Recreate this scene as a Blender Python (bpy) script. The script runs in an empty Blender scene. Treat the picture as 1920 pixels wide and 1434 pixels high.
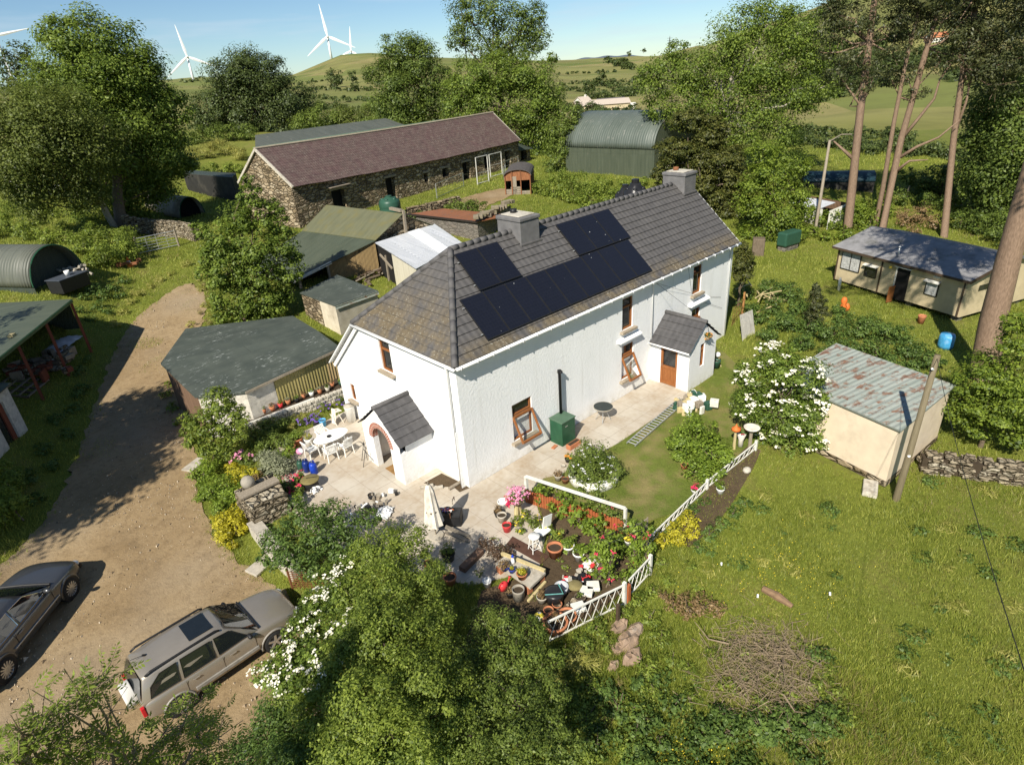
import bpy, math, random
import numpy as np
from mathutils import Matrix, Vector

# ------------------------------------------------------------------ camera
CAM = np.array([-11.715, -16.200, 14.708]); YAW, PITCH, ROLL, FPX = 0.72597, 0.47152, -0.0759, 1153.7
def _axes():
    f = np.array([math.sin(YAW)*math.cos(PITCH), math.cos(YAW)*math.cos(PITCH), -math.sin(PITCH)])
    r = np.array([math.cos(YAW), -math.sin(YAW), 0.]); u = np.cross(r, f)
    c, s = math.cos(ROLL), math.sin(ROLL)
    return c*r+s*u, -s*r+c*u, f
CR, CU, CF = _axes()
SUN_AZ, SUN_EL = math.radians(-156), math.radians(42)
SUN = np.array([math.cos(SUN_AZ)*math.cos(SUN_EL), math.sin(SUN_AZ)*math.cos(SUN_EL), math.sin(SUN_EL)])

# ------------------------------------------------------------------ surveying: photo pixel -> place in the world
def ray(x, y): return CF+(x-960)/FPX*CR+(717-y)/FPX*CU
def at(x, y, z=0.):
    D = ray(x, y); return CAM+D*((z-CAM[2])/D[2])
def atd(x, y, d):
    D = ray(x, y); return CAM+D*(d/math.hypot(D[0], D[1]))
def plane(x, y, n, d):
    n = np.array(n, float); D = ray(x, y); return CAM+D*((d-n@CAM)/(n@D))
def sstep(t):
    t = np.clip(t, 0, 1); return t*t*(3-2*t)
PLAT = np.array([(-7.1, .6), (-5.9, 6.0), (-4.0, 12.5), (2, 12.5), (22, 10), (22, 0.5), (17.5, -3), (9.6, -7.0), (5.3, -7.4), (0.6, -8.2), (-3.2, -7.6)])
def polydist(P, x, y):
    """signed distance to a polygon, negative inside"""
    x = np.asarray(x, float); y = np.asarray(y, float)
    d = np.full(x.shape, 1e9); ins = np.zeros(x.shape, bool); n = len(P)
    for i in range(n):
        ax, ay = P[i][:2]; bx, by = P[(i+1) % n][:2]; ex, ey = bx-ax, by-ay
        t = np.clip(((x-ax)*ex+(y-ay)*ey)/(ex*ex+ey*ey+1e-12), 0, 1)
        d = np.minimum(d, np.hypot(x-ax-t*ex, y-ay-t*ey))
        c = (ay > y) != (by > y)
        ins ^= c & (x < ex*(y-ay)/(ey if abs(ey) > 1e-12 else 1e-12)+ax)
    return np.where(ins, -d, d)
# distant land: columns of (distance, photo x, photo y) read from the picture
COLS = [[(-900, 0), (150, -300, 300), (500, -300, 190), (1200, -300, 150)],
        [(0, 0), (150, 0, 285), (500, 0, 195), (1100, 0, 165)],
        [(340, 0), (140, 360, 246), (260, 360, 214), (600, 360, 172), (1200, 350, 146)],
        [(540, 0), (140, 540, 240), (300, 540, 200), (600, 540, 168), (1250, 540, 143)],
        [(630, 0), (140, 620, 238), (300, 625, 196), (500, 630, 168), (850, 632, 143), (1250, 640, 102)],
        [(700, 0), (140, 700, 236), (300, 700, 194), (500, 700, 166), (850, 700, 138), (1250, 700, 98)],
        [(860, 0), (140, 860, 236), (300, 860, 192), (600, 860, 156), (1350, 860, 110)],
        [(1070, 0), (140, 1080, 235), (270, 1090, 199), (500, 1090, 166), (800, 1080, 143), (1500, 1070, 112)],
        [(1200, 0), (140, 1200, 240), (280, 1200, 198), (500, 1200, 165), (800, 1200, 135), (1400, 1200, 103)],
        [(1300, 0), (140, 1310, 245), (280, 1310, 195), (500, 1305, 150), (1100, 1300, 86)],
        [(1450, 0), (120, 1470, 262), (230, 1470, 214), (420, 1460, 130), (900, 1440, 42)],
        [(1560, 0), (110, 1590, 272), (200, 1590, 215), (330, 1590, 150), (480, 1590, 80), (800, 1560, 3)],
        [(1720, 0), (110, 1730, 278), (200, 1730, 205), (330, 1730, 130), (480, 1730, 50), (800, 1700, -75)],
        [(1920, 0), (110, 1920, 300), (200, 1920, 205), (330, 1920, 115), (480, 1920, 10), (800, 1920, -170)],
        [(2300, 0), (110, 2300, 330), (200, 2300, 200), (330, 2300, 80), (480, 2300, -60), (800, 2300, -260)]]
_R = np.geomspace(100, 3000, 60); _AZ = []; _Z = []
def zlocal(x, y):
    x = np.asarray(x, float); y = np.asarray(y, float)
    z = 2.9*sstep((.35*x+.94*y-13)/32)
    low = .4*sstep(polydist(PLAT, x, y)/1.1)*(1-sstep((.35*x+.94*y-4)/14))
    bank = 1.5*sstep((-(x+9.2)*.87+(y-17)*.36-.6)/5.)*sstep((y-2)/8)
    return z-low+bank
for col in COLS:
    pts = [(q[0], atd(q[1], q[2], q[0])) for q in col[1:]]
    p = pts[-1][1]-CAM; _AZ.append(math.atan2(p[0], p[1]))
    rr = [q[0] for q in pts]; zz = [q[1][2] for q in pts]
    rr.append(rr[-1]*1.6); zz.append(zz[-1]-60)
    _Z.append(np.interp(np.log(_R), np.log(rr), zz))
_AZ = np.array(_AZ); _Z = np.array(_Z)
def zg(x, y):
    """height of the land"""
    x = np.asarray(x, float); y = np.asarray(y, float)
    dx, dy = x-CAM[0], y-CAM[1]; r = np.hypot(dx, dy); az = np.arctan2(dx, dy)
    zl = zlocal(x, y)
    ai = np.clip(np.interp(az, _AZ, np.arange(len(_AZ))), 0, len(_AZ)-1.001); i0 = ai.astype(int); ta = ai-i0
    ri = np.clip(np.interp(np.log(np.maximum(r, 1)), np.log(_R), np.arange(len(_R))), 0, len(_R)-1.001); j0 = ri.astype(int); tr = ri-j0
    zf = (_Z[i0, j0]*(1-ta)+_Z[i0+1, j0]*ta)*(1-tr)+(_Z[i0, j0+1]*(1-ta)+_Z[i0+1, j0+1]*ta)*tr
    w = sstep((r-82)/45)
    roll = np.where(r > 160, 1.2*np.sin(x*.021+y*.013)*np.sin(y*.017-x*.008+1)*np.clip((r-160)/300, 0, 1), 0)
    return zl*(1-w)+zf*w+roll
def G(x, y):
    """where the line of sight through a photo pixel meets the land"""
    D = ray(x, y); h = math.hypot(D[0], D[1]); d = np.geomspace(4, 2500, 4000)
    P = CAM[None]+D[None]*(d/h)[:, None]; dz = P[:, 2]-zg(P[:, 0], P[:, 1])
    k = np.argmax(dz < 0)
    if dz[k] >= 0: return P[-1]
    t = dz[k-1]/(dz[k-1]-dz[k]); q = P[k-1]*(1-t)+P[k]*t; q[2] = zg(q[0], q[1]); return q
def Gd(x, y): return float(np.hypot(*(G(x, y)-CAM)[:2]))

# ------------------------------------------------------------------ scene, camera, sky, sun
SC = bpy.context.scene
COLL = SC.collection
cd = bpy.data.cameras.new('camera'); cam = bpy.data.objects.new('camera', cd); COLL.objects.link(cam)
cd.sensor_fit = 'HORIZONTAL'; cd.sensor_width = 36; cd.lens = 36*FPX/1920; cd.clip_start = .1; cd.clip_end = 20000
m = Matrix([[CR[i], CU[i], -CF[i], CAM[i]] for i in range(3)]+[[0, 0, 0, 1]]); cam.matrix_world = m
SC.camera = cam
W = bpy.data.worlds.new('World'); SC.world = W; W.use_nodes = True
nt = W.node_tree; bg = nt.nodes['Background']; sky = nt.nodes.new('ShaderNodeTexSky'); sky.sky_type = 'NISHITA'
sky.sun_disc = False; sky.sun_elevation = SUN_EL; sky.sun_rotation = math.pi/2-SUN_AZ
sky.altitude = 1200; sky.air_density = 1.0; sky.dust_density = .1; sky.ozone_density = 1.3
tcn = nt.nodes.new('ShaderNodeTexCoord'); mpn = nt.nodes.new('ShaderNodeMapping'); mpn.inputs['Scale'].default_value = (3, 3, 26); nsn = nt.nodes.new('ShaderNodeTexNoise'); nsn.inputs['Scale'].default_value = 1.6; nsn.inputs['Detail'].default_value = 7
rpn = nt.nodes.new('ShaderNodeMapRange'); rpn.inputs['From Min'].default_value = .52; rpn.inputs['From Max'].default_value = .8; rpn.inputs['To Max'].default_value = .5; mxn = nt.nodes.new('ShaderNodeMixRGB'); mxn.inputs['Color2'].default_value = (9, 8.6, 8.6, 1)
nt.links.new(tcn.outputs['Generated'], mpn.inputs[0]); nt.links.new(mpn.outputs[0], nsn.inputs['Vector']); nt.links.new(nsn.outputs['Fac'], rpn.inputs['Value']); nt.links.new(rpn.outputs[0], mxn.inputs['Fac']); nt.links.new(sky.outputs[0], mxn.inputs['Color1'])
tnt = nt.nodes.new('ShaderNodeMixRGB'); tnt.blend_type = 'MULTIPLY'; tnt.inputs['Fac'].default_value = 1; tnt.inputs['Color2'].default_value = (.72, .87, .99, 1); nt.links.new(mxn.outputs[0], tnt.inputs['Color1']); nt.links.new(tnt.outputs[0], bg.inputs[0]); bg.inputs[1].default_value = .068
sl = bpy.data.lights.new('sun', 'SUN'); sl.energy = 4.6; sl.angle = math.radians(.53); sl.color = (1, .94, .83)
so = bpy.data.objects.new('sun', sl); COLL.objects.link(so)
so.rotation_euler = Vector(SUN).to_track_quat('Z', 'Y').to_euler(); so.location = (-30, -20, 60)
SC.view_settings.view_transform = 'Standard'; SC.view_settings.look = 'None'; SC.view_settings.exposure = 0.6; SC.view_settings.gamma = 1
try:
    SC.cycles.max_bounces = 6; SC.cycles.diffuse_bounces = 3; SC.cycles.glossy_bounces = 3; SC.cycles.transmission_bounces = 4; SC.cycles.transparent_max_bounces = 6
    SC.cycles.use_denoising = True
except Exception: pass
RNG = np.random.default_rng(7)

# ------------------------------------------------------------------ materials
MATS = {}
class NT:
    """tiny wrapper for building node trees"""
    def __init__(s, name):
        s.m = bpy.data.materials.new(name); s.m.use_nodes = True; s.t = s.m.node_tree
        s.bsdf = s.t.nodes['Principled BSDF']; s.out = s.t.nodes['Material Output']
    def n(s, typ, ins=None, **kw):
        q = s.t.nodes.new('ShaderNode'+typ)
        for k, v in kw.items(): setattr(q, k, v)
        for k, v in (ins or {}).items():
            if hasattr(v, 'is_output'): s.t.links.new(v, q.inputs[k])
            else: q.inputs[k].default_value = v
        return q
    def obj(s): return s.n('TexCoord').outputs['Object']
    def uv(s): return s.n('TexCoord').outputs['UV']
    def geo(s): return s.n('NewGeometry').outputs['Position']
    def scale(s, v, sc): return s.n('Mapping', {'Vector': v, 'Scale': sc}).outputs[0]
    def noise(s, v, scale, detail=4, rough=.55, dist=0): return s.n('TexNoise', {'Vector': v, 'Scale': scale, 'Detail': detail, 'Roughness': rough, 'Distortion': dist}).outputs['Fac']
    def ramp(s, f, *stops):
        q = s.n('ValToRGB', {'Fac': f}); e = q.color_ramp.elements
        while len(e) < len(stops): e.new(.5)
        for i, (p, c) in enumerate(stops): e[i].position = p; e[i].color = (*c, 1) if len(c) == 3 else c
        return q.outputs[0]
    def rng(s, f, a, b, lo=0., hi=1.): return s.n('MapRange', {'Value': f, 'From Min': a, 'From Max': b, 'To Min': lo, 'To Max': hi}).outputs[0]
    def mix(s, f, a, b, mode='MIX'):
        q = s.n('MixRGB', blend_type=mode)
        for k, v in (('Fac', f), ('Color1', a), ('Color2', b)):
            if hasattr(v, 'is_output'): s.t.links.new(v, q.inputs[k])
            else: q.inputs[k].default_value = v if k == 'Fac' else (*v, 1)
        return q.outputs[0]
    def math(s, op, a, b=0.):
        q = s.n('Math', operation=op)
        for i, v in enumerate((a, b)):
            if hasattr(v, 'is_output'): s.t.links.new(v, q.inputs[i])
            else: q.inputs[i].default_value = v
        return q.outputs[0]
    def fin(s, col, rough=.8, bump=None, bs=.3, bd=.02, spec=.3, metal=0., coat=0.):
        b = s.bsdf
        if hasattr(col, 'is_output'): s.t.links.new(col, b.inputs['Base Color'])
        else: b.inputs['Base Color'].default_value = (*col, 1)
        if hasattr(rough, 'is_output'): s.t.links.new(rough, b.inputs['Roughness'])
        else: b.inputs['Roughness'].default_value = rough
        b.inputs['Specular IOR Level'].default_value = spec; b.inputs['Metallic'].default_value = metal
        if coat: b.inputs['Coat Weight'].default_value = coat; b.inputs['Coat Roughness'].default_value = .05
        if bump is not None:
            q = s.n('Bump', {'Height': bump, 'Strength': bs, 'Distance': bd}); s.t.links.new(q.outputs[0], b.inputs['Normal'])
        return s.m
def plain(name, c, rough=.6, var=.18, scale=6., metal=0., spec=.3, bump=0., coat=0., dirt=None):
    """one colour with wear: mottled by two octaves of noise, optional dirt blotches"""
    if name in MATS: return MATS[name]
    t = NT(name); v = t.obj(); f = t.noise(v, scale, 6)
    col = t.ramp(f, (.3, tuple(x*(1-var) for x in c)), (.7, tuple(min(1, x*(1+var)) for x in c)))
    if dirt: col = t.mix(t.rng(t.noise(v, scale*.45, 8, .65), .52, .72), col, dirt)
    MATS[name] = t.fin(col, rough, t.noise(v, scale*9, 3) if bump else None, bump, .01, spec, metal, coat); return MATS[name]
def foliage(name, dark, mid, light, trans=.35, scale=.5, rough=.5):
    """leaf colour varies leaf by leaf and branch by branch"""
    if name in MATS: return MATS[name]
    t = NT(name); isl = t.n('NewGeometry').outputs['Random Per Island']
    f = t.math('ADD', t.math('MULTIPLY', isl, .55), t.math('MULTIPLY', t.noise(t.obj(), scale, 3), .55))
    col = t.ramp(f, (.2, dark), (.5, mid), (.82, light))
    b = t.bsdf; t.t.links.new(col, b.inputs['Base Color']); b.inputs['Roughness'].default_value = rough; b.inputs['Specular IOR Level'].default_value = .35
    tr = t.n('BsdfTranslucent', {'Color': t.mix(.5, col, light)}); mx = t.n('MixShader', {0: trans})
    t.t.links.new(b.outputs[0], mx.inputs[1]); t.t.links.new(tr.outputs[0], mx.inputs[2]); t.t.links.new(mx.outputs[0], t.out.inputs[0])
    MATS[name] = t.m; return t.m
def make_mats():
    # roughcast lime render
    t = NT('white_render'); v = t.obj(); h = t.noise(v, 9, 5, .6)
    st = t.rng(t.noise(t.scale(v, (1, 1, .35)), 1.3, 7, .6), .3, .75)
    gz = t.n('SeparateXYZ', {0: t.geo()}).outputs[2]; spl = t.math('MULTIPLY', t.rng(gz, .75, 0, 0, 1), t.rng(t.noise(v, 2.5, 7, .7), .38, .7)); stk = t.math('MULTIPLY', t.rng(t.noise(t.scale(v, (2.2, 2.2, .12)), 1.5, 6, .6), .58, .78), .35); cw = t.mix(stk, t.mix(st, (.83, .83, .81), (.90, .90, .885)), (.55, .53, .46)); cw = t.mix(t.math('MULTIPLY', spl, .6), cw, (.45, .40, .30))
    MATS['render'] = t.fin(cw, .9, t.math('ADD', h, t.math('MULTIPLY', t.noise(v, 35, 2), .35)), .55, .035, .15)
    # concrete interlocking tiles (uv in metres)
    def tiles(name, c1, c2, lich, lo, w=.30, h=.345):
        t = NT(name); uv = t.uv(); br = t.n('TexBrick', {'Vector': uv, 'Scale': 1, 'Mortar Size': .006, 'Mortar Smooth': .2, 'Bias': 0, 'Brick Width': w, 'Row Height': h, 'Color1': (*c1, 1), 'Color2': (*c2, 1), 'Mortar': (c1[0]*.84, c1[1]*.84, c1[2]*.84, 1)}, offset=0.)
        wv = t.n('TexWave', {'Vector': uv, 'Scale': 2*math.pi/(w*20)*1.0, 'Distortion': 0, 'Detail': 0}, bands_direction='X').outputs['Fac']
        ln = t.noise(t.obj(), 1.1, 8, .6); sp = t.noise(t.obj(), 16, 2, .5); vv = t.n('SeparateXYZ', {0: uv}).outputs[1]
        low = t.rng(vv, lo, lo*.25, 0, 1) if lo else 1.
        lf = t.math('MULTIPLY', t.rng(ln, .38, .56), low)
        col = t.mix(lf, br.outputs[0], (lich[0], lich[1], lich[2])); col = t.mix(t.math('MULTIPLY', t.rng(sp, .645, .67), t.math('ADD', t.math('MULTIPLY', lf, .85), .03)), col, (.62, .60, .50))
        lap_shade = t.rng(t.math('FRACT', t.math('ADD', t.math('DIVIDE', vv, h), t.math('MULTIPLY', wv, .045))), .0, .10, 1, 0); col = t.mix(t.math('MULTIPLY', lap_shade, .8), col, (.018, .017, .016))  # shadow under each course edge, painted into the colour as a dark line
        col = t.mix(.45, col, t.ramp(t.noise(t.obj(), 2.2, 5), (.3, tuple(x*.7 for x in c1)), (.7, tuple(x*1.3 for x in c2))))
        hh = t.math('ADD', wv, t.math('MULTIPLY', t.noise(t.obj(), 40, 2), .15))
        MATS[name] = t.fin(col, .62, hh, .5, .03, .4)
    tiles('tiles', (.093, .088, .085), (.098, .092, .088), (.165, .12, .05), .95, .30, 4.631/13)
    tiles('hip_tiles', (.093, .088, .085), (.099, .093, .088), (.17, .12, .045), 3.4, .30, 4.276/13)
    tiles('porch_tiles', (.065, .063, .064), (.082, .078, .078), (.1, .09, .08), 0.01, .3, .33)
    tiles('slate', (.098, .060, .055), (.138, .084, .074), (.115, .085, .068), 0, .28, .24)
    # rubble stone, flat stones in rough courses
    def stone(name, cs, mort, sc=(2.6, 2.6, 6.), bd=.12):
        t = NT(name); v = t.n('Mapping', {'Vector': t.obj(), 'Scale': sc}).outputs[0]
        nv = t.n('VectorMath', {0: v, 1: t.n('TexNoise', {'Vector': v, 'Scale': 1.1, 'Detail': 2}).outputs['Color']}, operation='ADD').outputs[0]
        ce = t.n('TexVoronoi', {'Vector': nv, 'Scale': 1, 'Randomness': .9}); ed = t.n('TexVoronoi', {'Vector': nv, 'Scale': 1, 'Randomness': .9}, feature='DISTANCE_TO_EDGE')
        rnd = t.n('SeparateXYZ', {0: ce.outputs['Color']}).outputs[0]
        col = t.ramp(rnd, *[(i/(len(cs)-1)*.9+.05, c) for i, c in enumerate(cs)]); col = t.mix(t.rng(t.noise(t.obj(), 9, 5), .35, .7, 0, .5), col, mort)
        col = t.mix(t.rng(ed.outputs[0], .02, .10, 1, 0), col, mort)
        MATS[name] = t.fin(col, .92, t.math('ADD', t.rng(ed.outputs[0], 0, .2), t.math('MULTIPLY', t.noise(t.obj(), 22, 3), .3)), .9, bd, .1)
    stone('stone', [(.25, .19, .115), (.46, .36, .23), (.14, .105, .07), (.60, .50, .35), (.35, .265, .165)], (.085, .066, .042), (1.7, 1.7, 3.6))
    stone('drystone', [(.34, .28, .19), (.46, .39, .28), (.27, .22, .15), (.56, .50, .38)], (.13, .105, .07), (2.6, 2.6, 6), .18)
    stone('blockwork', [(.17, .15, .13), (.22, .2, .17), (.2, .17, .14)], (.11, .1, .085), (1.9, 1.9, 4.2), .03)
    # corrugated sheet, uv: u across the corrugations
    def corr(name, c1, c2, rust, ramt, pitch=.12, rough=.5, metal=.0):
        t = NT(name); uv = t.uv(); w = t.n('TexWave', {'Vector': uv, 'Scale': 2*math.pi/(pitch*20), 'Distortion': 0, 'Detail': 0}, bands_direction='X', wave_profile='SIN').outputs['Fac']
        st = t.noise(t.scale(uv, (3.5, .35, 1)), 1.2, 7, .6); col = t.ramp(st, (.3, c1), (.7, c2))
        sheet = t.n('TexBrick', {'Vector': uv, 'Scale': 1, 'Mortar Size': .008, 'Mortar Smooth': .3, 'Brick Width': .92, 'Row Height': 2.6, 'Color1': (1, 1, 1, 1), 'Color2': (.86, .87, .85, 1), 'Mortar': (.6, .6, .6, 1)}, offset=.0).outputs[0]
        col = t.mix(1., col, sheet, 'MULTIPLY')
        col = t.mix(t.rng(t.noise(t.scale(uv, (1.6, .8, 1)), 1.6, 9, .7), 1-ramt-.02, 1-ramt+.07), col, rust)
        MATS[name] = t.fin(col, rough, w, .7, .035, .4, metal)
    corr('corr_green', (.062, .078, .052), (.10, .115, .078), (.14, .14, .10), .36)
    corr('corr_dark', (.042, .055, .045), (.068, .082, .066), (.17, .16, .13), .33)
    corr('corr_nissen', (.085, .092, .072), (.13, .135, .105), (.22, .21, .16), .37, .26)
    corr('corr_dutch', (.085, .105, .088), (.125, .145, .122), (.22, .22, .19), .40, .3)
    corr('corr_white', (.50, .52, .55), (.66, .67, .68), (.36, .27, .22), .31)
    corr('corr_cream', (.62, .57, .43), (.74, .69, .55), (.45, .33, .2), .3, .1)
    corr('corr_teal', (.27, .31, .265), (.40, .42, .375), (.22, .12, .075), .47, .24)
    corr('corr_rust', (.25, .10, .05), (.34, .14, .065), (.16, .12, .09), .42)
    corr('slats', (.30, .26, .09), (.44, .36, .14), (.16, .15, .06), .38, .17, .8)
    corr('slats_new', (.50, .36, .17), (.60, .44, .22), (.4, .28, .13), .3, .17, .8)
    corr('slats_old', (.24, .16, .075), (.36, .25, .11), (.12, .085, .045), .42, .13, .85)
    corr('boards', (.14, .085, .05), (.22, .13, .08), (.3, .24, .17), .33, .15, .85)
    # roofing felt with torn flecks
    t = NT('felt'); v = t.obj(); u = t.scale(v, (.5, 1.6, 1)); base = t.ramp(t.noise(v, .9, 6), (.3, (.052, .064, .054)), (.7, (.085, .098, .08)))
    base = t.mix(t.math('MULTIPLY', t.rng(t.noise(u, 5, 10, .75), .56, .62), t.rng(t.noise(v, .6, 3), .45, .6)), base, (.36, .38, .35)); ro = t.n('TexBrick', {'Vector': t.scale(v, (1, 1, 1)), 'Scale': 1, 'Brick Width': 9, 'Row Height': 1.0, 'Mortar Size': .012, 'Color1': (1, 1, 1, 1), 'Color2': (.9, .9, .9, 1), 'Mortar': (.6, .6, .6, 1)}).outputs[0]
    MATS['felt'] = t.fin(t.mix(1, base, ro, 'MULTIPLY'), .8, t.noise(v, 18, 3), .2, .02, .3)
    # paving slabs
    t = NT('paving'); v = t.n('Mapping', {'Vector': t.geo(), 'Rotation': (0, 0, 0)}).outputs[0]
    br = t.n('TexBrick', {'Vector': v, 'Scale': 1, 'Brick Width': .92, 'Row Height': .92, 'Mortar Size': .009, 'Mortar Smooth': .3, 'Color1': (.50, .45, .37, 1), 'Color2': (.44, .385, .31, 1), 'Mortar': (.26, .21, .16, 1)}, offset=0.)
    col = t.mix(t.rng(t.noise(v, .55, 8, .62), .42, .68), br.outputs[0], (.36, .285, .20)); col = t.mix(t.rng(t.noise(v, 5, 6), .4, .8, 0, .4), col, (.56, .52, .45))
    MATS['paving'] = t.fin(col, .88, t.math('MULTIPLY', br.outputs['Fac'], -1), .4, .01, .2)
    # dirt drive
    t = NT('dirt'); v = t.geo(); c = t.ramp(t.noise(v, .35, 10, .65), (.28, (.225, .155, .08)), (.5, (.30, .215, .118)), (.75, (.36, .27, .16)))
    c = t.mix(t.rng(t.noise(v, 3.5, 8, .7), .48, .7, 0, .7), c, (.17, .115, .06)); c = t.mix(t.rng(t.noise(v, .8, 9, .75), .52, .66, 0, .6), c, (.19, .135, .075)); c = t.mix(t.rng(t.noise(v, 22, 4), .66, .72, 0, .7), c, (.42, .36, .27)); c = t.mix(t.rng(t.noise(v, .16, 6), .5, .7, 0, .6), c, (.3, .24, .165))
    MATS['dirt'] = t.fin(c, .95, t.math('ADD', t.noise(v, 9, 8, .7), t.math('MULTIPLY', t.noise(v, 1.2, 4), .8)), .7, .05, .1)
    # rough pasture, with dry and mossy patches
    def turf(name, g1, g2, dry, fields=False, dr=(.52, .74)):
        t = NT(name); v = t.geo(); c = t.ramp(t.noise(v, .22, 8, .65), (.3, g1), (.62, g2)); c = t.mix(t.rng(t.noise(v, .5, 9, .7), *dr, 0, .85), c, dry)
        c = t.mix(t.rng(t.noise(v, 4, 8, .75), .35, .75, 0, .6), c, tuple(x*.45 for x in g1))
        if fields:
            far = t.rng(t.n('VectorMath', {0: v, 1: tuple(CAM)}, operation='DISTANCE').outputs['Value'], 95, 190)
            ce = t.n('TexVoronoi', {'Vector': t.scale(v, (.0085, .0085, 0)), 'Scale': 1, 'Randomness': .8}); rr = t.n('SeparateXYZ', {0: ce.outputs['Color']}).outputs[0]
            fc = t.ramp(rr, (.1, (.14, .17, .045)), (.4, (.24, .225, .08)), (.65, (.17, .195, .055)), (.9, (.27, .24, .095)))
            fc = t.mix(t.rng(t.noise(v, .03, 8, .7), .45, .7, 0, .55), fc, (.085, .088, .032)); fc = t.mix(t.rng(t.noise(v, .012, 6, .6), .5, .66, 0, .5), fc, (.17, .14, .065))
            c = t.mix(far, c, fc)
        MATS[name] = t.fin(c, .95, t.noise(v, 7, 8, .75), .7, .08, .08)
    turf('pasture', (.12, .15, .022), (.20, .22, .04), (.25, .20, .075), True)
    turf('lawn', (.10, .14, .024), (.16, .19, .04), (.34, .26, .12), dr=(.47, .62))
    turf('soil', (.085, .06, .036), (.14, .10, .06), (.10, .085, .045))
    turf('verge', (.085, .10, .02), (.15, .155, .035), (.2, .17, .065))
    # wood, bark
    def wood(name, c1, c2, sc=(6, 6, 1.2)):
        t = NT(name); f = t.noise(t.scale(t.obj(), sc), 3, 7, .6); MATS[name] = t.fin(t.ramp(f, (.3, c1), (.7, c2)), .7, f, .4, .01, .25)
    wood('oak', (.22, .08, .025), (.33, .13, .042)); wood('grey_wood', (.2, .165, .12), (.34, .29, .22)); wood('pole_wood', (.13, .105, .062), (.2, .165, .1), (9, 9, .8))
    wood('bark', (.10, .075, .05), (.2, .155, .11), (5, 5, 1.3)); wood('pine_bark', (.15, .10, .066), (.30, .205, .14), (7, 7, 1.6)); wood('pale_bark', (.25, .22, .17), (.42, .38, .31), (5, 5, 2)); wood('red_wood', (.16, .045, .025), (.25, .075, .04)); wood('fence_red', (.32, .085, .03), (.45, .14, .055))
    wood('twig', (.19, .135, .085), (.33, .26, .17)); wood('straw', (.42, .34, .16), (.58, .48, .26))
    # glass
    t = NT('glass'); MATS['glass'] = t.fin(t.ramp(t.noise(t.obj(), .8, 2), (.35, (.012, .014, .015)), (.7, (.035, .036, .034))), .04, None, spec=.8)
    t = NT('pv'); uv = t.uv(); br = t.n('TexBrick', {'Vector': uv, 'Scale': 1, 'Brick Width': .158, 'Row Height': .158, 'Mortar Size': .004, 'Color1': (.009, .010, .016, 1), 'Color2': (.010, .011, .018, 1), 'Mortar': (.016, .017, .023, 1)}, offset=0.).outputs[0]
    sp = t.rng(t.noise(t.obj(), 7, 2, .4), .77, .785); MATS['pv'] = t.fin(t.mix(sp, br, (.45, .46, .44)), .22, None, spec=.45)
    t = NT('brick'); br = t.n('TexBrick', {'Vector': t.uv(), 'Scale': 1, 'Brick Width': .075, 'Row Height': .115, 'Mortar Size': .008, 'Color1': (.36, .085, .045, 1), 'Color2': (.27, .06, .035, 1), 'Mortar': (.62, .52, .42, 1)}, offset=.0); MATS['brick'] = t.fin(br.outputs[0], .85)
    t = NT('wagon_board'); f = t.noise(t.scale(t.obj(), (8, 8, 1)), 2, 6); MATS['wagon_board'] = t.fin(t.ramp(f, (.35, (.2, .075, .03)), (.7, (.34, .15, .07))), .85, f, .4)
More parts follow.
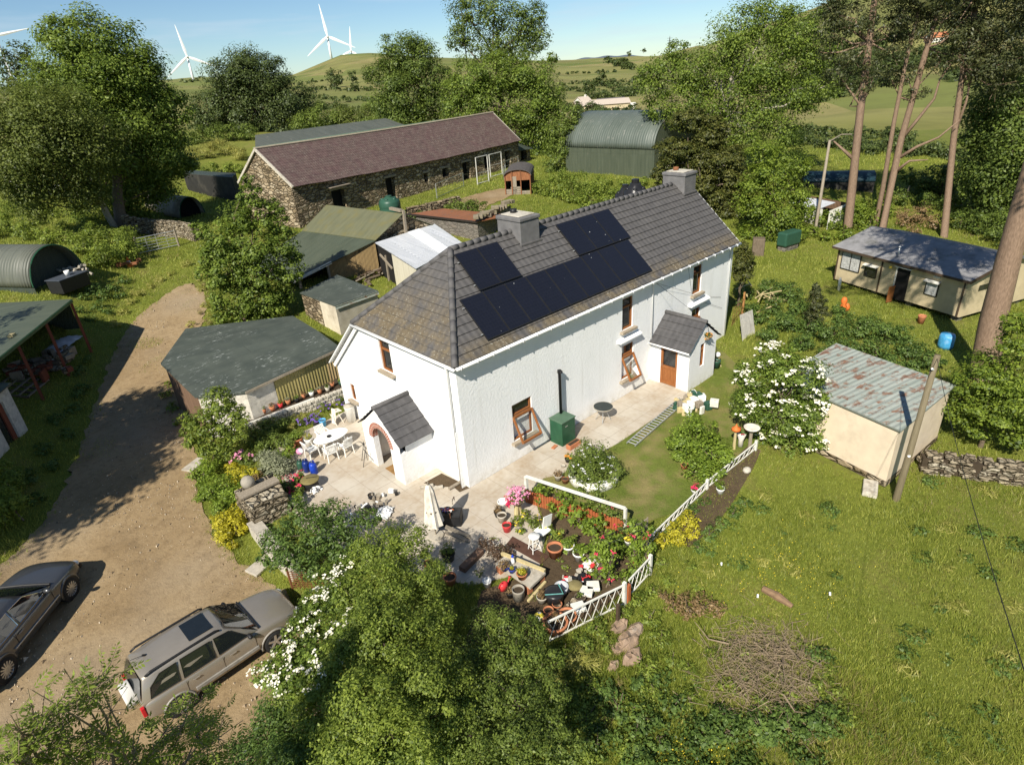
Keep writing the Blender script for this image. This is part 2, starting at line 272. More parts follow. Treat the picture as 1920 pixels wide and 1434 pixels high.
    for n, c, r, kw in [('pvc', (.82, .82, .8), .35, dict(var=.04)), ('white_paint', (.70, .68, .61), .6, dict(var=.1, dirt=(.5, .47, .38))), ('plastic_white', (.80, .79, .74), .4, dict(var=.05)), ('black', (.018, .018, .019), .45, {}), ('black_plastic', (.022, .022, .024), .3, {}), ('grey_render', (.155, .15, .148), .9, dict(bump=.6, scale=3)), ('grey_ledge', (.36, .30, .22), .85, dict(bump=.3)),
        ('ridge', (.105, .10, .098), .7, dict(bump=.2)), ('dark_frame', (.03, .025, .02), .5, {}), ('cabinet', (.022, .085, .042), .45, dict(var=.2, scale=3)), ('terracotta', (.44, .17, .08), .8, dict(bump=.1)), ('concrete', (.42, .38, .31), .9, dict(bump=.3, dirt=(.26, .22, .16))), ('pale_stone', (.5, .46, .38), .9, dict(bump=.5, dirt=(.27, .23, .17))), ('galv', (.52, .53, .52), .4, dict(metal=.6)), ('rust', (.22, .09, .04), .8, {}),
        ('tank_green', (.03, .085, .055), .4, dict(var=.1, scale=2)), ('tank_black', (.02, .02, .022), .25, {}), ('cream_panel', (.52, .43, .27), .7, dict(var=.1, scale=2, dirt=(.33, .28, .17))), ('van_roof', (.24, .235, .235), .7, dict(var=.2, scale=2, dirt=(.10, .10, .085))), ('dark_trim', (.075, .05, .032), .7, {}), ('curtain', (.42, .42, .4), .8, dict(scale=10, var=.35)), ('peach_render', (.70, .58, .43), .9, dict(var=.08, bump=.5, scale=2, dirt=(.56, .45, .33))), ('cream_render', (.62, .55, .42), .9, dict(bump=.4, var=.1, scale=2, dirt=(.4, .34, .25))), ('old_white', (.62, .58, .5), .9, dict(bump=.4, dirt=(.32, .29, .24), scale=5)),
        ('blue_plastic', (.015, .055, .42), .35, {}), ('sky_blue', (.06, .3, .55), .4, dict(dirt=(.3, .45, .6))), ('red_plastic', (.62, .045, .05), .4, dict(var=.08)), ('orange', (.62, .15, .03), .6, {}), ('yellow', (.72, .5, .06), .5, {}), ('mat_brown', (.085, .042, .028), .95, {}), ('mat_tan', (.28, .16, .06), .95, {}), ('table_black', (.035, .042, .04), .7, {}), ('cloth', (.72, .66, .56), .9, dict(dirt=(.45, .38, .3))), ('tyre', (.018, .018, .018), .85, {}), ('alloy', (.55, .55, .54), .3, dict(metal=.8, var=.05)), ('lamp_red', (.5, .02, .025), .2, {}), ('lamp_clear', (.6, .6, .58), .1, {}),
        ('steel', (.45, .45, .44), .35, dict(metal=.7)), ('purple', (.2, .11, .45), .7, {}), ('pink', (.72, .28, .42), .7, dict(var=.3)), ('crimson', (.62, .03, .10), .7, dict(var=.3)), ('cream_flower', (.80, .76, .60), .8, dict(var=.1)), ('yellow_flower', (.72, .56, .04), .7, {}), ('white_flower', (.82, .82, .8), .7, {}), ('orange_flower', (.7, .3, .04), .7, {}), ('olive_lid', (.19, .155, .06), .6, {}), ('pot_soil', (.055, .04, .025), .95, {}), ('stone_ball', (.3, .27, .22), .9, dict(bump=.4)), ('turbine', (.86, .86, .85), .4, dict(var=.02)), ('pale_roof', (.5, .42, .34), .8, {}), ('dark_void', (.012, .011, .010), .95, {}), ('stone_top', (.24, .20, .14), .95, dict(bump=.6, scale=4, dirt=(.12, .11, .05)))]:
        plain(n, c, r, **kw)
    def paint(name, c, flake=.06):
        t = NT(name); f = t.noise(t.obj(), 1.6, 4); t.fin(t.ramp(f, (.3, tuple(x*(1-flake) for x in c)), (.7, tuple(x*(1+flake) for x in c))), .32, None, spec=.5, metal=.45, coat=.6); t.bsdf.inputs['Coat Roughness'].default_value = .06; MATS[name] = t.m
    paint('paint_gold', (.34, .30, .245)); paint('paint_grey', (.075, .077, .08))
make_mats()
LEAF = {}
for n, d, mi, l, tr in [('ash', (.035, .06, .010), (.085, .125, .020), (.155, .20, .035), .35), ('ash_near', (.065, .09, .014), (.12, .16, .026), (.19, .235, .045), .4), ('oak_leaf', (.028, .048, .010), (.062, .092, .018), (.11, .145, .028), .3), ('birch', (.042, .058, .013), (.082, .105, .022), (.13, .155, .036), .38), ('far_leaf', (.026, .042, .014), (.05, .072, .02), (.085, .11, .03), .2),
    ('cypress', (.032, .044, .010), (.066, .078, .017), (.125, .125, .03), .2), ('laurel', (.04, .07, .010), (.095, .135, .018), (.165, .21, .03), .35), ('conifer', (.024, .034, .013), (.045, .055, .02), (.08, .085, .03), .15), ('shrub', (.034, .055, .012), (.075, .105, .02), (.13, .165, .034), .35), ('hedge_leaf', (.036, .058, .010), (.088, .12, .02), (.165, .20, .036), .38), ('elder', (.038, .065, .012), (.085, .125, .02), (.15, .2, .035), .35), ('silver', (.13, .15, .085), (.22, .24, .15), (.32, .33, .23), .2), ('gold_leaf', (.14, .14, .012), (.27, .25, .02), (.4, .36, .035), .35), ('lily', (.05, .085, .012), (.11, .16, .02), (.18, .24, .035), .35), ('nettle', (.026, .05, .012), (.06, .10, .022), (.105, .155, .034), .3), ('dead', (.12, .075, .035), (.2, .13, .06), (.3, .21, .11), .15), ('grass', (.075, .11, .016), (.165, .205, .03), (.30, .31, .07), .4), ('dry_grass', (.2, .17, .06), (.3, .25, .1), (.42, .35, .16), .3), ('reed', (.10, .12, .02), (.2, .2, .045), (.3, .28, .09), .3), ('lawn_grass', (.07, .10, .015), (.13, .165, .025), (.21, .23, .05), .3), ('brown_shrub', (.045, .028, .02), (.09, .055, .035), (.14, .09, .055), .15)]:
    k = {'far_leaf': 1.35, 'silver': 1.1, 'dead': 1.05, 'dry_grass': .9, 'brown_shrub': 1., 'lawn_grass': 1.25, 'conifer': 1.25, 'cypress': 1.15, 'nettle': 1.55, 'hedge_leaf': 1.9, 'shrub': 1.8, 'grass': 1.38}.get(n, 1.6); q = lambda c, e: (c[0]*k*e*1.03, c[1]*k*e*1.02, c[2]*k*e*.95); LEAF[n] = foliage(n+'_foliage', q(d, .8), q(mi, 1.), q(l, 1.1), tr+.08, .16 if n == 'grass' else .5)
def mt(n): return MATS.get(n) or LEAF[n]

# ------------------------------------------------------------------ mesh helpers
def origin(o):
    p = np.zeros(3)
    while o is not None: p += np.array(o.location); o = o.parent
    return p
class MB:
    """collects polygons in world metres; build() links them as ONE mesh object"""
    def __init__(s): s.v = []; s.f = []; s.uv = []; s.mi = []; s.cur = 0
    def add(s, P, F, UV=None):
        b = len(s.v); s.v += [tuple(map(float, p)) for p in P]
        for k, q in enumerate(F):
            s.f.append([b+i for i in q]); s.mi.append(s.cur)
            if UV is not None: s.uv.append([UV[i] for i in q])
            else:
                a = [np.array(P[i], float) for i in q]; e = a[1]-a[0]; L = np.linalg.norm(e); e = e/(L+1e-9); n = np.cross(e, a[-1]-a[0]); n = n/(np.linalg.norm(n)+1e-9); g = np.cross(n, e)
                s.uv.append([(float((x-a[0])@e), float((x-a[0])@g)) for x in a])
        return s
    def quad(s, a, b, c, d, uv=None): return s.add([a, b, c, d], [(0, 1, 2, 3)], uv)
    def poly(s, P): return s.add(P, [tuple(range(len(P)))])
    def slab(s, P, th, down=(0, 0, -1)):
        """polygon with thickness; P is the top face"""
        P = [np.array(p, float) for p in P]; n = len(P); Q = [p+np.array(down)*th for p in P]
        s.add(P, [tuple(range(n))]); s.add(Q, [tuple(range(n))[::-1]])
        for i in range(n): s.add([P[i], Q[i], Q[(i+1) % n], P[(i+1) % n]], [(0, 1, 2, 3)])
        return s
    def box(s, c, d, rz=0., M=None):
        x, y, z = (np.array(d, float)/2); P = np.array([(i*x, j*y, k*z) for k in (-1, 1) for j in (-1, 1) for i in (-1, 1)])
        if M is not None: P = P@np.array(M).T
        elif rz: cs, sn = math.cos(rz), math.sin(rz); P = np.stack([P[:, 0]*cs-P[:, 1]*sn, P[:, 0]*sn+P[:, 1]*cs, P[:, 2]], 1)
        P = P+np.array(c, float); return s.add(P, [(0, 2, 3, 1), (4, 5, 7, 6), (0, 1, 5, 4), (2, 6, 7, 3), (0, 4, 6, 2), (1, 3, 7, 5)])
    def beam(s, a, b, w, h, up=(0, 0, 1)):
        a = np.array(a, float); b = np.array(b, float); e = b-a; L = np.linalg.norm(e); e = e/L; r = np.cross(e, up); r = r/(np.linalg.norm(r)+1e-9); u = np.cross(r, e)
        return s.box((a+b)/2, (L, w, h), M=np.stack([e, r, u], 1))
    def tube(s, P, R, n=6, cap=True):
        P = [np.array(p, float) for p in P]; R = [R]*len(P) if np.isscalar(R) else R; V = []; N = len(P); ref = np.array([.31, .17, .93])
        for i, p in enumerate(P):
            t = P[min(i+1, N-1)]-P[max(i-1, 0)]; t = t/(np.linalg.norm(t)+1e-9); a = np.cross(t, ref)
            if np.linalg.norm(a) < .15: a = np.cross(t, (1., 0, 0))
            a = a/np.linalg.norm(a); b = np.cross(t, a)
            for k in range(n): w = 2*math.pi*k/n; V.append(p+R[i]*(a*math.cos(w)+b*math.sin(w)))
        F = [(i*n+k, i*n+(k+1) % n, (i+1)*n+(k+1) % n, (i+1)*n+k) for i in range(N-1) for k in range(n)]
        if cap: F += [tuple(range(n))[::-1], tuple((N-1)*n+k for k in range(n))]
        L = [0.]
        for i in range(1, N): L.append(L[-1]+np.linalg.norm(P[i]-P[i-1]))
        return s.add(V, F, [(k/n, L[i]) for i in range(N) for k in range(n)])
    def lathe(s, prof, c=(0, 0, 0), n=14, sx=1., sy=1., cap=True):
        V = [(c[0]+r*math.cos(2*math.pi*k/n)*sx, c[1]+r*math.sin(2*math.pi*k/n)*sy, c[2]+z) for r, z in prof for k in range(n)]
        F = [(i*n+k, i*n+(k+1) % n, (i+1)*n+(k+1) % n, (i+1)*n+k) for i in range(len(prof)-1) for k in range(n)]
        if cap and prof[0][0] > 1e-4: F.append(tuple(range(n))[::-1])
        if cap and prof[-1][0] > 1e-4: F.append(tuple((len(prof)-1)*n+k for k in range(n)))
        return s.add(V, F)
    def ball(s, c, r, n=10, m=7):
        r = (r, r, r) if np.isscalar(r) else r
        V = [(c[0]+r[0]*math.sin(math.pi*(i+.001)/m)*math.cos(2*math.pi*k/n), c[1]+r[1]*math.sin(math.pi*(i+.001)/m)*math.sin(2*math.pi*k/n), c[2]-r[2]*math.cos(math.pi*i/m)) for i in range(m+1) for k in range(n)]
        return s.add(V, [(i*n+k, i*n+(k+1) % n, (i+1)*n+(k+1) % n, (i+1)*n+k) for i in range(m) for k in range(n)])
    def grid(s, P, nu, nv, uv=None):
        return s.add(P, [(j*nu+i, j*nu+i+1, (j+1)*nu+i+1, (j+1)*nu+i) for j in range(nv-1) for i in range(nu-1)], uv)
    def build(s, name, mats, parent=None, smooth=False, bevel=0.):
        me = bpy.data.meshes.new(name); O = origin(parent) if parent else np.zeros(3)
        me.from_pydata([tuple(np.array(v)-O) for v in s.v], [], s.f); mats = mats if isinstance(mats, (list, tuple)) else [mats]
        for q in mats: me.materials.append(mt(q) if isinstance(q, str) else q)
        ul = me.uv_layers.new(name='UVMap'); ul.data.foreach_set('uv', np.array([c for f in s.uv for c in f], np.float32).ravel())
        me.polygons.foreach_set('material_index', s.mi)
        if smooth: me.polygons.foreach_set('use_smooth', [True]*len(me.polygons))
        me.update(); o = bpy.data.objects.new(name, me); COLL.objects.link(o)
        if bevel: b = o.modifiers.new('bevel', 'BEVEL'); b.width = bevel; b.segments = 2; b.limit_method = 'ANGLE'
        if parent: o.parent = parent
        return o
def raw(name, V, k, mats, parent=None, mi=None, smooth=False):
    """numpy mesh: V is (n*k,3) with n loose k-gons (leaves, blades, petals)"""
    V = np.asarray(V, np.float32)
    if parent: V = V-origin(parent).astype(np.float32)
    me = bpy.data.meshes.new(name); nv = len(V); nf = nv//k
    me.vertices.add(nv); me.vertices.foreach_set('co', V.ravel()); me.loops.add(nv); me.loops.foreach_set('vertex_index', np.arange(nv, dtype=np.int32))
    me.polygons.add(nf); me.polygons.foreach_set('loop_start', np.arange(0, nv, k, dtype=np.int32))
    try: me.polygons.foreach_set('loop_total', np.full(nf, k, np.int32))
    except Exception: pass
    for q in (mats if isinstance(mats, (list, tuple)) else [mats]): me.materials.append(mt(q) if isinstance(q, str) else q)
    if mi is not None: me.polygons.foreach_set('material_index', np.asarray(mi, np.int32))
    me.update(calc_edges=True); o = bpy.data.objects.new(name, me); COLL.objects.link(o)
    if parent: o.parent = parent
    return o
def tag(o, label, cat=None, group=None, kind=None):
    o['label'] = label
    if cat: o['category'] = cat
    if group: o['group'] = group
    if kind: o['kind'] = kind
    return o
def thing(name, label, cat, loc=(0, 0, 0), group=None):
    o = bpy.data.objects.new(name, None); o.empty_display_size = .2; COLL.objects.link(o); o.location = tuple(map(float, loc)); return tag(o, label, cat, group)
def struct(name, o, label=None): o.name = name; o['kind'] = 'structure'; return tag(o, label) if label else o
def dup(root, loc, rz=0., label=None, sc=1.):
    """copy of a thing with its parts and their pieces"""
    def cp(o, par):
        c = o.copy(); COLL.objects.link(c); c.parent = par
        for ch in o.children: cp(ch, c)
        return c
    r = cp(root, None); r.location = tuple(map(float, loc)); r.rotation_euler = (0, 0, rz); r.scale = (sc, sc, sc)
    if label: r['label'] = label
    return r

# ------------------------------------------------------------------ land
def build_land():
    az = np.radians(np.concatenate([np.arange(-180, -62, 6), np.arange(-62, 62, .75), np.arange(62, 180, 6)]))+YAW
    rr = np.concatenate([np.geomspace(1.5, 12, 22)[:-1], np.geomspace(12, 60, 120)[:-1], np.geomspace(60, 2600, 170)])
    A, Rr = np.meshgrid(az, rr); X = CAM[0]+Rr*np.sin(A); Y = CAM[1]+Rr*np.cos(A); Z = zg(X, Y); n, mm = len(az), len(rr)
    V = np.stack([X, Y, Z], -1).reshape(-1, 3); b = MB(); i = np.arange(n); F = []
    for j in range(mm-1):
        for k in range(n): F.append((j*n+k, j*n+(k+1) % n, (j+1)*n+(k+1) % n, (j+1)*n+k))
    F.append(tuple(range(n))[::-1])
    me = bpy.data.meshes.new('ground'); me.from_pydata(V.tolist(), [], F); me.materials.append(mt('pasture')); me.polygons.foreach_set('use_smooth', [True]*len(me.polygons)); me.update()
    if me.polygons[0].normal.z < 0: me.flip_normals()
    o = bpy.data.objects.new('ground', me); COLL.objects.link(o); o['kind'] = 'structure'; return o
build_land()
def smoothpoly(P, it=2):
    P = [np.array(p[:2], float) for p in P]
    for _ in range(it):
        Q = []
        for i in range(len(P)): a, b = P[i], P[(i+1) % len(P)]; Q += [a*.75+b*.25, a*.25+b*.75]
        P = Q
    return np.array(P)
def sheet(name, P, mat, dz, step=.35, skirt=0., wob=0., smooth=True, z=None):
    """surface laid over the land inside a plan polygon"""
    P = np.array([p[:2] for p in P], float); lo = P.min(0)-step; hi = P.max(0)+step
    xs = np.arange(lo[0], hi[0]+step, step); ys = np.arange(lo[1], hi[1]+step, step); X, Y = np.meshgrid(xs, ys); D = polydist(P, X, Y); ny, nx = X.shape; used = {}; V = []; F = []; uv = []
    E = [(P[i], P[(i+1) % len(P)]) for i in range(len(P))]
    def near(p):
        best = None
        for a, b in E:
            e = b-a; t = np.clip((p-a)@e/(e@e+1e-12), 0, 1); q = a+t*e; d = np.hypot(*(p-q))
            if best is None or d < best[0]: best = (d, q)
        return best[1]
    rnd = np.random.default_rng(3)
    for j in range(ny-1):
        for i in range(nx-1):
            c = [(j, i), (j, i+1), (j+1, i+1), (j+1, i)]
            if min(D[q] for q in c) > 0 or sum(D[q] < 0 for q in c) < 1: continue
            f = []
            for q in c:
                if q not in used:
                    p = np.array([X[q], Y[q]])
                    if D[q] > 0: p = near(p)+(rnd.normal(0, wob, 2) if wob else 0)
                    used[q] = len(V); V.append((p[0], p[1], (zg(p[0], p[1]) if z is None else z)+dz))
                f.append(used[q])
            F.append(f)
    b = MB(); b.add(V, F, [(v[0], v[1]) for v in V])
    if skirt:
        for a, c in E: b.quad((*a, zg(*a)+dz), (*a, zg(*a)-skirt), (*c, zg(*c)-skirt), (*c, zg(*c)+dz))
    return b.build(name, mat, smooth=not skirt)
px = lambda L: [G(*q) for q in L]
PATIO = [(12.2, -2.35), (6.5, -2.42), (3.1, -2.1), (2.05, -1.55), (1.1, -2.6), (.1, -4.1), (-1.3, -5.1), (-3.3, -4.0), (-5.0, -.6), (-5.75, 3.0), (-5.0, 6.0), (-4.2, 9.3), (-.02, 9.6), (-.02, -.02), (12.2, -.02)]
struct('patio', sheet('patio', PATIO, 'paving', .03, .5, .3, z=None), 'pale stone slab patio wrapping the white farmhouse')
DRIVE = smoothpoly(px([(372, 535), (388, 560), (384, 600), (345, 660), (322, 700), (350, 770), (362, 850), (366, 900), (390, 980), (440, 1050), (520, 1105), (600, 1180), (640, 1434), (300, 1640), (-260, 1640), (-160, 1180), (0, 1068), (95, 965), (150, 850), (178, 760), (205, 680), (240, 610), (300, 560), (345, 532)]))
struct('driveway', sheet('driveway', DRIVE, 'dirt', .035, .4, 0, .09), 'sandy dirt driveway running up beside the felt roofed shed')
YARD = smoothpoly(px([(800, 388), (850, 377), (905, 362), (945, 352), (962, 362), (950, 374), (915, 384), (905, 398), (930, 408), (880, 412), (870, 398)]))
struct('track', sheet('track', YARD, 'dirt', .04, .6, 0, .12), 'dirt track in front of the stone barn')
LAWN = [(12.3, -2.4), (6.5, -2.45), (3.1, -2.15), (2.1, -1.6), (2.1, -6.0), (4.6, -7.0), (9.3, -6.8), (15.5, -3.6), (17.5, -1.0), (17.5, -.05), (14.7, -.05), (14.7, -2.2), (12.3, -2.2)]
struct('lawn', sheet('lawn', LAWN, 'lawn', .015, .5), 'small mown lawn with dry patches in front of the house')
PLOT = [(1.95, -1.7), (1.1, -2.7), (.1, -4.2), (-1.3, -5.2), (-3.2, -4.4), (-4.8, -5.5), (-2.8, -7.5), (.2, -7.8), (1.1, -7.6), (1.95, -6.1)]
struct('garden_soil', sheet('garden_soil', PLOT, 'soil', .012, .4), 'bare earth of the pot garden inside the white fence')
struct('lane_wall_path', sheet('path', [at(1262, 1025, -.35), at(1330, 925, -.35), at(1400, 850, -.35), at(1425, 858, -.35), at(1410, 890, -.35), at(1372, 950, -.35), at(1335, 1000, -.35), at(1290, 1040, -.35)], 'soil', .05, .3), 'narrow earth path below the white lattice fence').name = 'path'

# ------------------------------------------------------------------ the farmhouse
def holes_wall(b, o, u, W_, H, holes, dep, inw, z0=0.):
    """wall rectangle at o along u with window openings (u0,u1,z0,z1) and their reveals"""
    o = np.array(o, float); u = np.array(u, float); inw = np.array(inw, float); up = np.array([0, 0, 1.])
    us = sorted({0, W_, *[h[0] for h in holes], *[h[1] for h in holes]}); zs = sorted({z0, H, *[h[2] for h in holes], *[h[3] for h in holes]})
    P = lambda a, z, d=0: o+u*a+up*z+inw*d
    for i in range(len(us)-1):
        for j in range(len(zs)-1):
            uc, zc = (us[i]+us[i+1])/2, (zs[j]+zs[j+1])/2
            if any(h[0] < uc < h[1] and h[2] < zc < h[3] for h in holes): continue
            b.quad(P(us[i], zs[j]), P(us[i+1], zs[j]), P(us[i+1], zs[j+1]), P(us[i], zs[j+1]))
    for a0, a1, h0, h1 in holes:
        for (p, q) in (((a0, h0), (a1, h0)), ((a1, h0), (a1, h1)), ((a1, h1), (a0, h1)), ((a0, h1), (a0, h0))): b.quad(P(*p), P(*q), P(*q, dep), P(*p, dep))
        b.quad(P(a0, h0, dep), P(a1, h0, dep), P(a1, h1, dep), P(a0, h1, dep))
def courses(b, e0, e1, r0, r1, n, lift=.042, u0=0.):
    """tiled slope as real overlapping courses between eave e0-e1 and ridge r0-r1"""
    e0, e1, r0, r1 = [np.array(q, float) for q in (e0, e1, r0, r1)]; d = (e1-e0)/np.linalg.norm(e1-e0); m0 = r0-e0; up = m0-d*(m0@d); L = np.linalg.norm(up); nm = np.cross(d, up); nm = nm/np.linalg.norm(nm); nm = nm if nm[2] > 0 else -nm
    for i in range(n):
        a, c = i/n, min(1, (i+1.06)/n); A, B = e0+(r0-e0)*a, e1+(r1-e1)*a; Cc, D = e0+(r0-e0)*c, e1+(r1-e1)*c; A2, B2 = A+nm*lift, B+nm*lift
        U = lambda p: (float((p-e0)@d)+u0, float((p-e0)@(up/L)))
        b.add([A2, B2, D+nm*.004, Cc+nm*.004], [(0, 1, 2, 3)], [U(A), U(B), U(D), U(Cc)]); b.add([A, B, B2, A2], [(0, 1, 2, 3)], [U(A), U(B), U(B), U(A)])
def window(house, o, u, out, w, h, sash=None, trans=.7, name='window', sub=True, frame='oak', lab=None):
    """casement in a reveal: o is the lower left corner of the opening, u along it, out outwards"""
    o = np.array(o, float); u = np.array(u, float); out = np.array(out, float); up = np.array([0, 0, 1.]); t = .075; b = MB(); P = lambda a, z, d: o+u*a+up*z+out*d; d = -.10
    for a in (t/2, w-t/2): b.beam(P(a, 0, d), P(a, h, d), t, t, out)
    for z in (t/2, h-t/2, h*trans): b.beam(P(t, z, d+.004), P(w-t, z, d+.004), t, t)
    f = b.build(name, frame, house); g = MB(); zt = h*trans
    if sash: g.quad(P(t, zt, d-.02), P(w-t, zt, d-.02), P(w-t, h-t, d-.02), P(t, h-t, d-.02))
    else: g.quad(P(t, t, d-.02), P(w-t, t, d-.02), P(w-t, h-t, d-.02), P(t, h-t, d-.02))
    if lab: f['label'] = lab
    if sub:
        g.build('pane', 'glass', f)
        s = MB(); s.beam(P(-.16, -.06, .06), P(w+.16, -.06, .06), .26, .11); s.build('sill', 'grey_ledge', f)
        bl = MB(); bl.quad(P(t, zt*.1, d-.12), P(w*.42, zt*.1, d-.12), P(w*.34, h*.94, d-.12), P(t, h*.94, d-.12)); bl.build('curtain', 'curtain', f)
        if sash:
            s = MB(); q = MB(); z1, ou = sash; A = lambda a, k: P(a, zt-.04, .0)+(P(a, z1, ou)-P(a, zt-.04, .0))*k
            for a in (.03, w-.03): s.beam(A(a, 0), A(a, 1), .09, .06, u)
            for k in (.03, .97): s.beam(A(.06, k), A(w-.06, k), .06, .1)
            q.quad(A(.06, .04), A(w-.06, .04), A(w-.06, .96), A(.06, .96)); ss = s.build('sash', frame, f); q.build('sash_glass', 'clear_glass', f)
    else: return f, g
    return f
t = NT('clear_glass'); tr = t.n('BsdfTransparent', {'Color': (.8, .82, .8, 1)}); gl = t.n('BsdfGlossy', {'Roughness': .03, 'Color': (.9, .9, .9, 1)}); fr = t.n('LayerWeight', {'Blend': .25}).outputs['Fresnel']; mx = t.n('MixShader', {0: fr}); t.t.links.new(tr.outputs[0], mx.inputs[1]); t.t.links.new(gl.outputs[0], mx.inputs[2]); t.t.links.new(mx.outputs[0], t.out.inputs[0]); MATS['clear_glass'] = t.m
HL, HW, HE, HR, HY, HA = 19.55, 6.69, 5.5, 8.49, 3.23, 2.8
def farmhouse():
    H = thing('farmhouse', 'long whitewashed two storey farmhouse with grey tiled roof and solar panels', 'house')
    b = MB(); dep = .19
    fh = [(2.55, 3.66, .95, 2.65), (9.72, 10.52, 3.5, 5.05), (9.72, 10.62, .93, 2.7), (15.62, 16.42, 3.55, 5.06), (15.72, 16.5, .95, 2.7)]
    holes_wall(b, (0, 0, -.5), (1, 0, 0), HL, HE+.5, [(a, c, z+.5, y+.5) for a, c, z, y in fh], dep, (0, 1, 0))
    gh = [(4.36, 5.17, 3.7, 5.1), (8.22, 8.62, 1.06, 1.92)]
    holes_wall(b, (0, 0, -.5), (0, 1, 0), HW, HE+.5, [(gh[0][0], gh[0][1], gh[0][2]+.5, gh[0][3]+.5)], dep, (1, 0, 0))
    holes_wall(b, (0, HW, -.5), (0, 1, 0), 9.55-HW, 3.2, [(gh[1][0]-HW, gh[1][1]-HW, gh[1][2]+.5, gh[1][3]+.5)], dep, (1, 0, 0))
    b.poly([(0, HW, 2.7), (0, 9.55, 2.7), (0, HW, HE-.15)]); b.quad((0, 9.55, -.5), (HL, 9.55, -.5), (HL, 9.55, 2.7), (0, 9.55, 2.7))
    b.poly([(HL, 0, -.5), (HL, 9.55, -.5), (HL, 9.55, 2.7), (HL, HY, HR-.1), (HL, 0, HE)])
    b.beam((-.012, .2, 2.6), (-.012, .2, -.3), .02, .4, (1, 0, 0))
    b.build('wall', 'render', H)
    e, ov = 5.45, .26
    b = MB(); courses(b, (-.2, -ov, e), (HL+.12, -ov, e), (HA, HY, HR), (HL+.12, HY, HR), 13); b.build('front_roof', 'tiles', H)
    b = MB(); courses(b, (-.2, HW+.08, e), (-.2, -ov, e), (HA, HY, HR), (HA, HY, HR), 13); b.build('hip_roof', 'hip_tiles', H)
    b = MB(); yb, zb = 9.75, HR-.874*(9.75-HY)
    b.add([(HL+.12, HY, HR), (HA, HY, HR), (-.2, HW+.08, e), (-.2, yb, zb), (HL+.12, yb, zb)], [(0, 1, 2, 3, 4)], [(0, 6), (17, 6), (20, 3), (20, 0), (0, 0)])
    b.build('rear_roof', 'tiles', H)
    b = MB(); n = 44
    for i in range(n):
        x0, x1 = HA+(HL+.12-HA)*i/n, HA+(HL+.12-HA)*(i+1)/n
        if 6.1 < x0 < 7.2 or x1 > 18.5: continue
        b.tube([(x0, HY, HR+.0), (x1, HY, HR+.002)], [.122, .128], 8)
        if x0 < 6.1 <= x1+.4: b.build('ridge_tiles', 'ridge', H, True); b = MB()
    b.build('ridge_tiles', 'ridge', H, True)
    for c0 in ((-.2, -ov, e+.03), (-.2, HW+.08, e+.03)):
        b = MB()
        for i in range(11):
            p, q = np.array(c0), np.array((HA, HY, HR)); b.tube([p+(q-p)*i/11, p+(q-p)*(i+1.02)/11], [.128, .122], 8)
        b.build('hip_ridge', 'ridge', H, True)
    for (x0, x1, y0, y1, zt) in ((6.1, 7.25, 2.62, 4.05, 8.92), (18.4, 19.52, 2.55, 3.95, 8.88)):
        c = MB(); w, d = x1-x0, y1-y0; cx, cy = (x0+x1)/2, (y0+y1)/2
        c.box((cx, cy, (7.4+zt)/2), (w, d, zt-7.4)); cc = c.build('chimney', 'grey_render', H, bevel=.03)
        k = MB(); k.box((cx, cy, zt+.09), (w+.09, d+.09, .17)); k.build('chimney_cap', 'grey_render', cc, bevel=.04)
        k = MB(); k.box((cx, cy, zt+.2), (w*.8, d*.8, .05)); k.build('flaunching', 'pale_stone', cc, bevel=.02)
        k = MB(); k.lathe([(.15, 0), (.15, .18), (.11, .18), (.11, .05)], (cx, cy+.25, zt+.2), 12); k.build('chimney_pot', 'black' if x0 < 10 else 'rust', cc, True)
        k = MB(); k.box((cx, y0-.02, 7.97), (w+.12, .14, .1)); k.build('flashing', 'ridge', cc, bevel=.02)
    # panels lie on the front slope: v runs up it, u along it
    S = np.array([0, HY+ov, HR-e]); S = S/np.linalg.norm(S); N = np.cross((1, 0, 0), S); N = N if N[2] > 0 else -N
    def slope(x, v, h=0.): return np.array([x, -ov, e])+S*v+N*h
    pw = (11.98-1.62)/9; rows = [(1.62+i*pw, .45, 2.36) for i in range(9)]+[(2.7+i*pw, 2.45, 4.28) for i in range(2)]+[(8.5+i*1.255, 2.43, 4.24) for i in range(3)]
    for i, (x, v0, v1) in enumerate(rows):
        w = pw if i < 11 else 1.255; b = MB(); g = .012; b.cur = 1; q = [slope(x+g, v0, .13), slope(x+w-g, v0, .13), slope(x+w-g, v1, .13), slope(x+g, v1, .13)]; b.slab(q, .045, -N); b.cur = 0
        f = .028; q = [slope(x+g+f, v0+f, .134), slope(x+w-g-f, v0+f, .134), slope(x+w-g-f, v1-f, .134), slope(x+g+f, v1-f, .134)]; b.add(q, [(0, 1, 2, 3)], [(0, 0), (w, 0), (w, v1-v0), (0, v1-v0)])
        b.build('solar_panel', ['pv', 'black'], H)
    b = MB()
    for v in (.75, 2.0): b.beam(slope(1.55, v, .07), slope(12.05, v, .07), .04, .04, N)
    for v in (2.75, 3.9): b.beam(slope(2.65, v, .07), slope(5.05, v, .07), .04, .04, N); b.beam(slope(8.45, v, .07), slope(12.3, v, .07), .04, .04, N)
    b.build('panel_rails', 'galv', H)
    # gutters, pipes, barge boards
    b = MB(); b.tube([(-.28, -ov-.07, e-.04), (-.28, HW+.1, e-.05)], .06, 8); b.build('gutter', 'pvc', H, True); b = MB(); b.tube([(-.2, -ov-.07, e-.04), (HL+.15, -ov-.07, e-.06)], .065, 8)
    for i in range(26): b.box((i*.77, -ov-.07, e-.05), (.035, .16, .13))
    b.build('gutter', 'pvc', H, True)
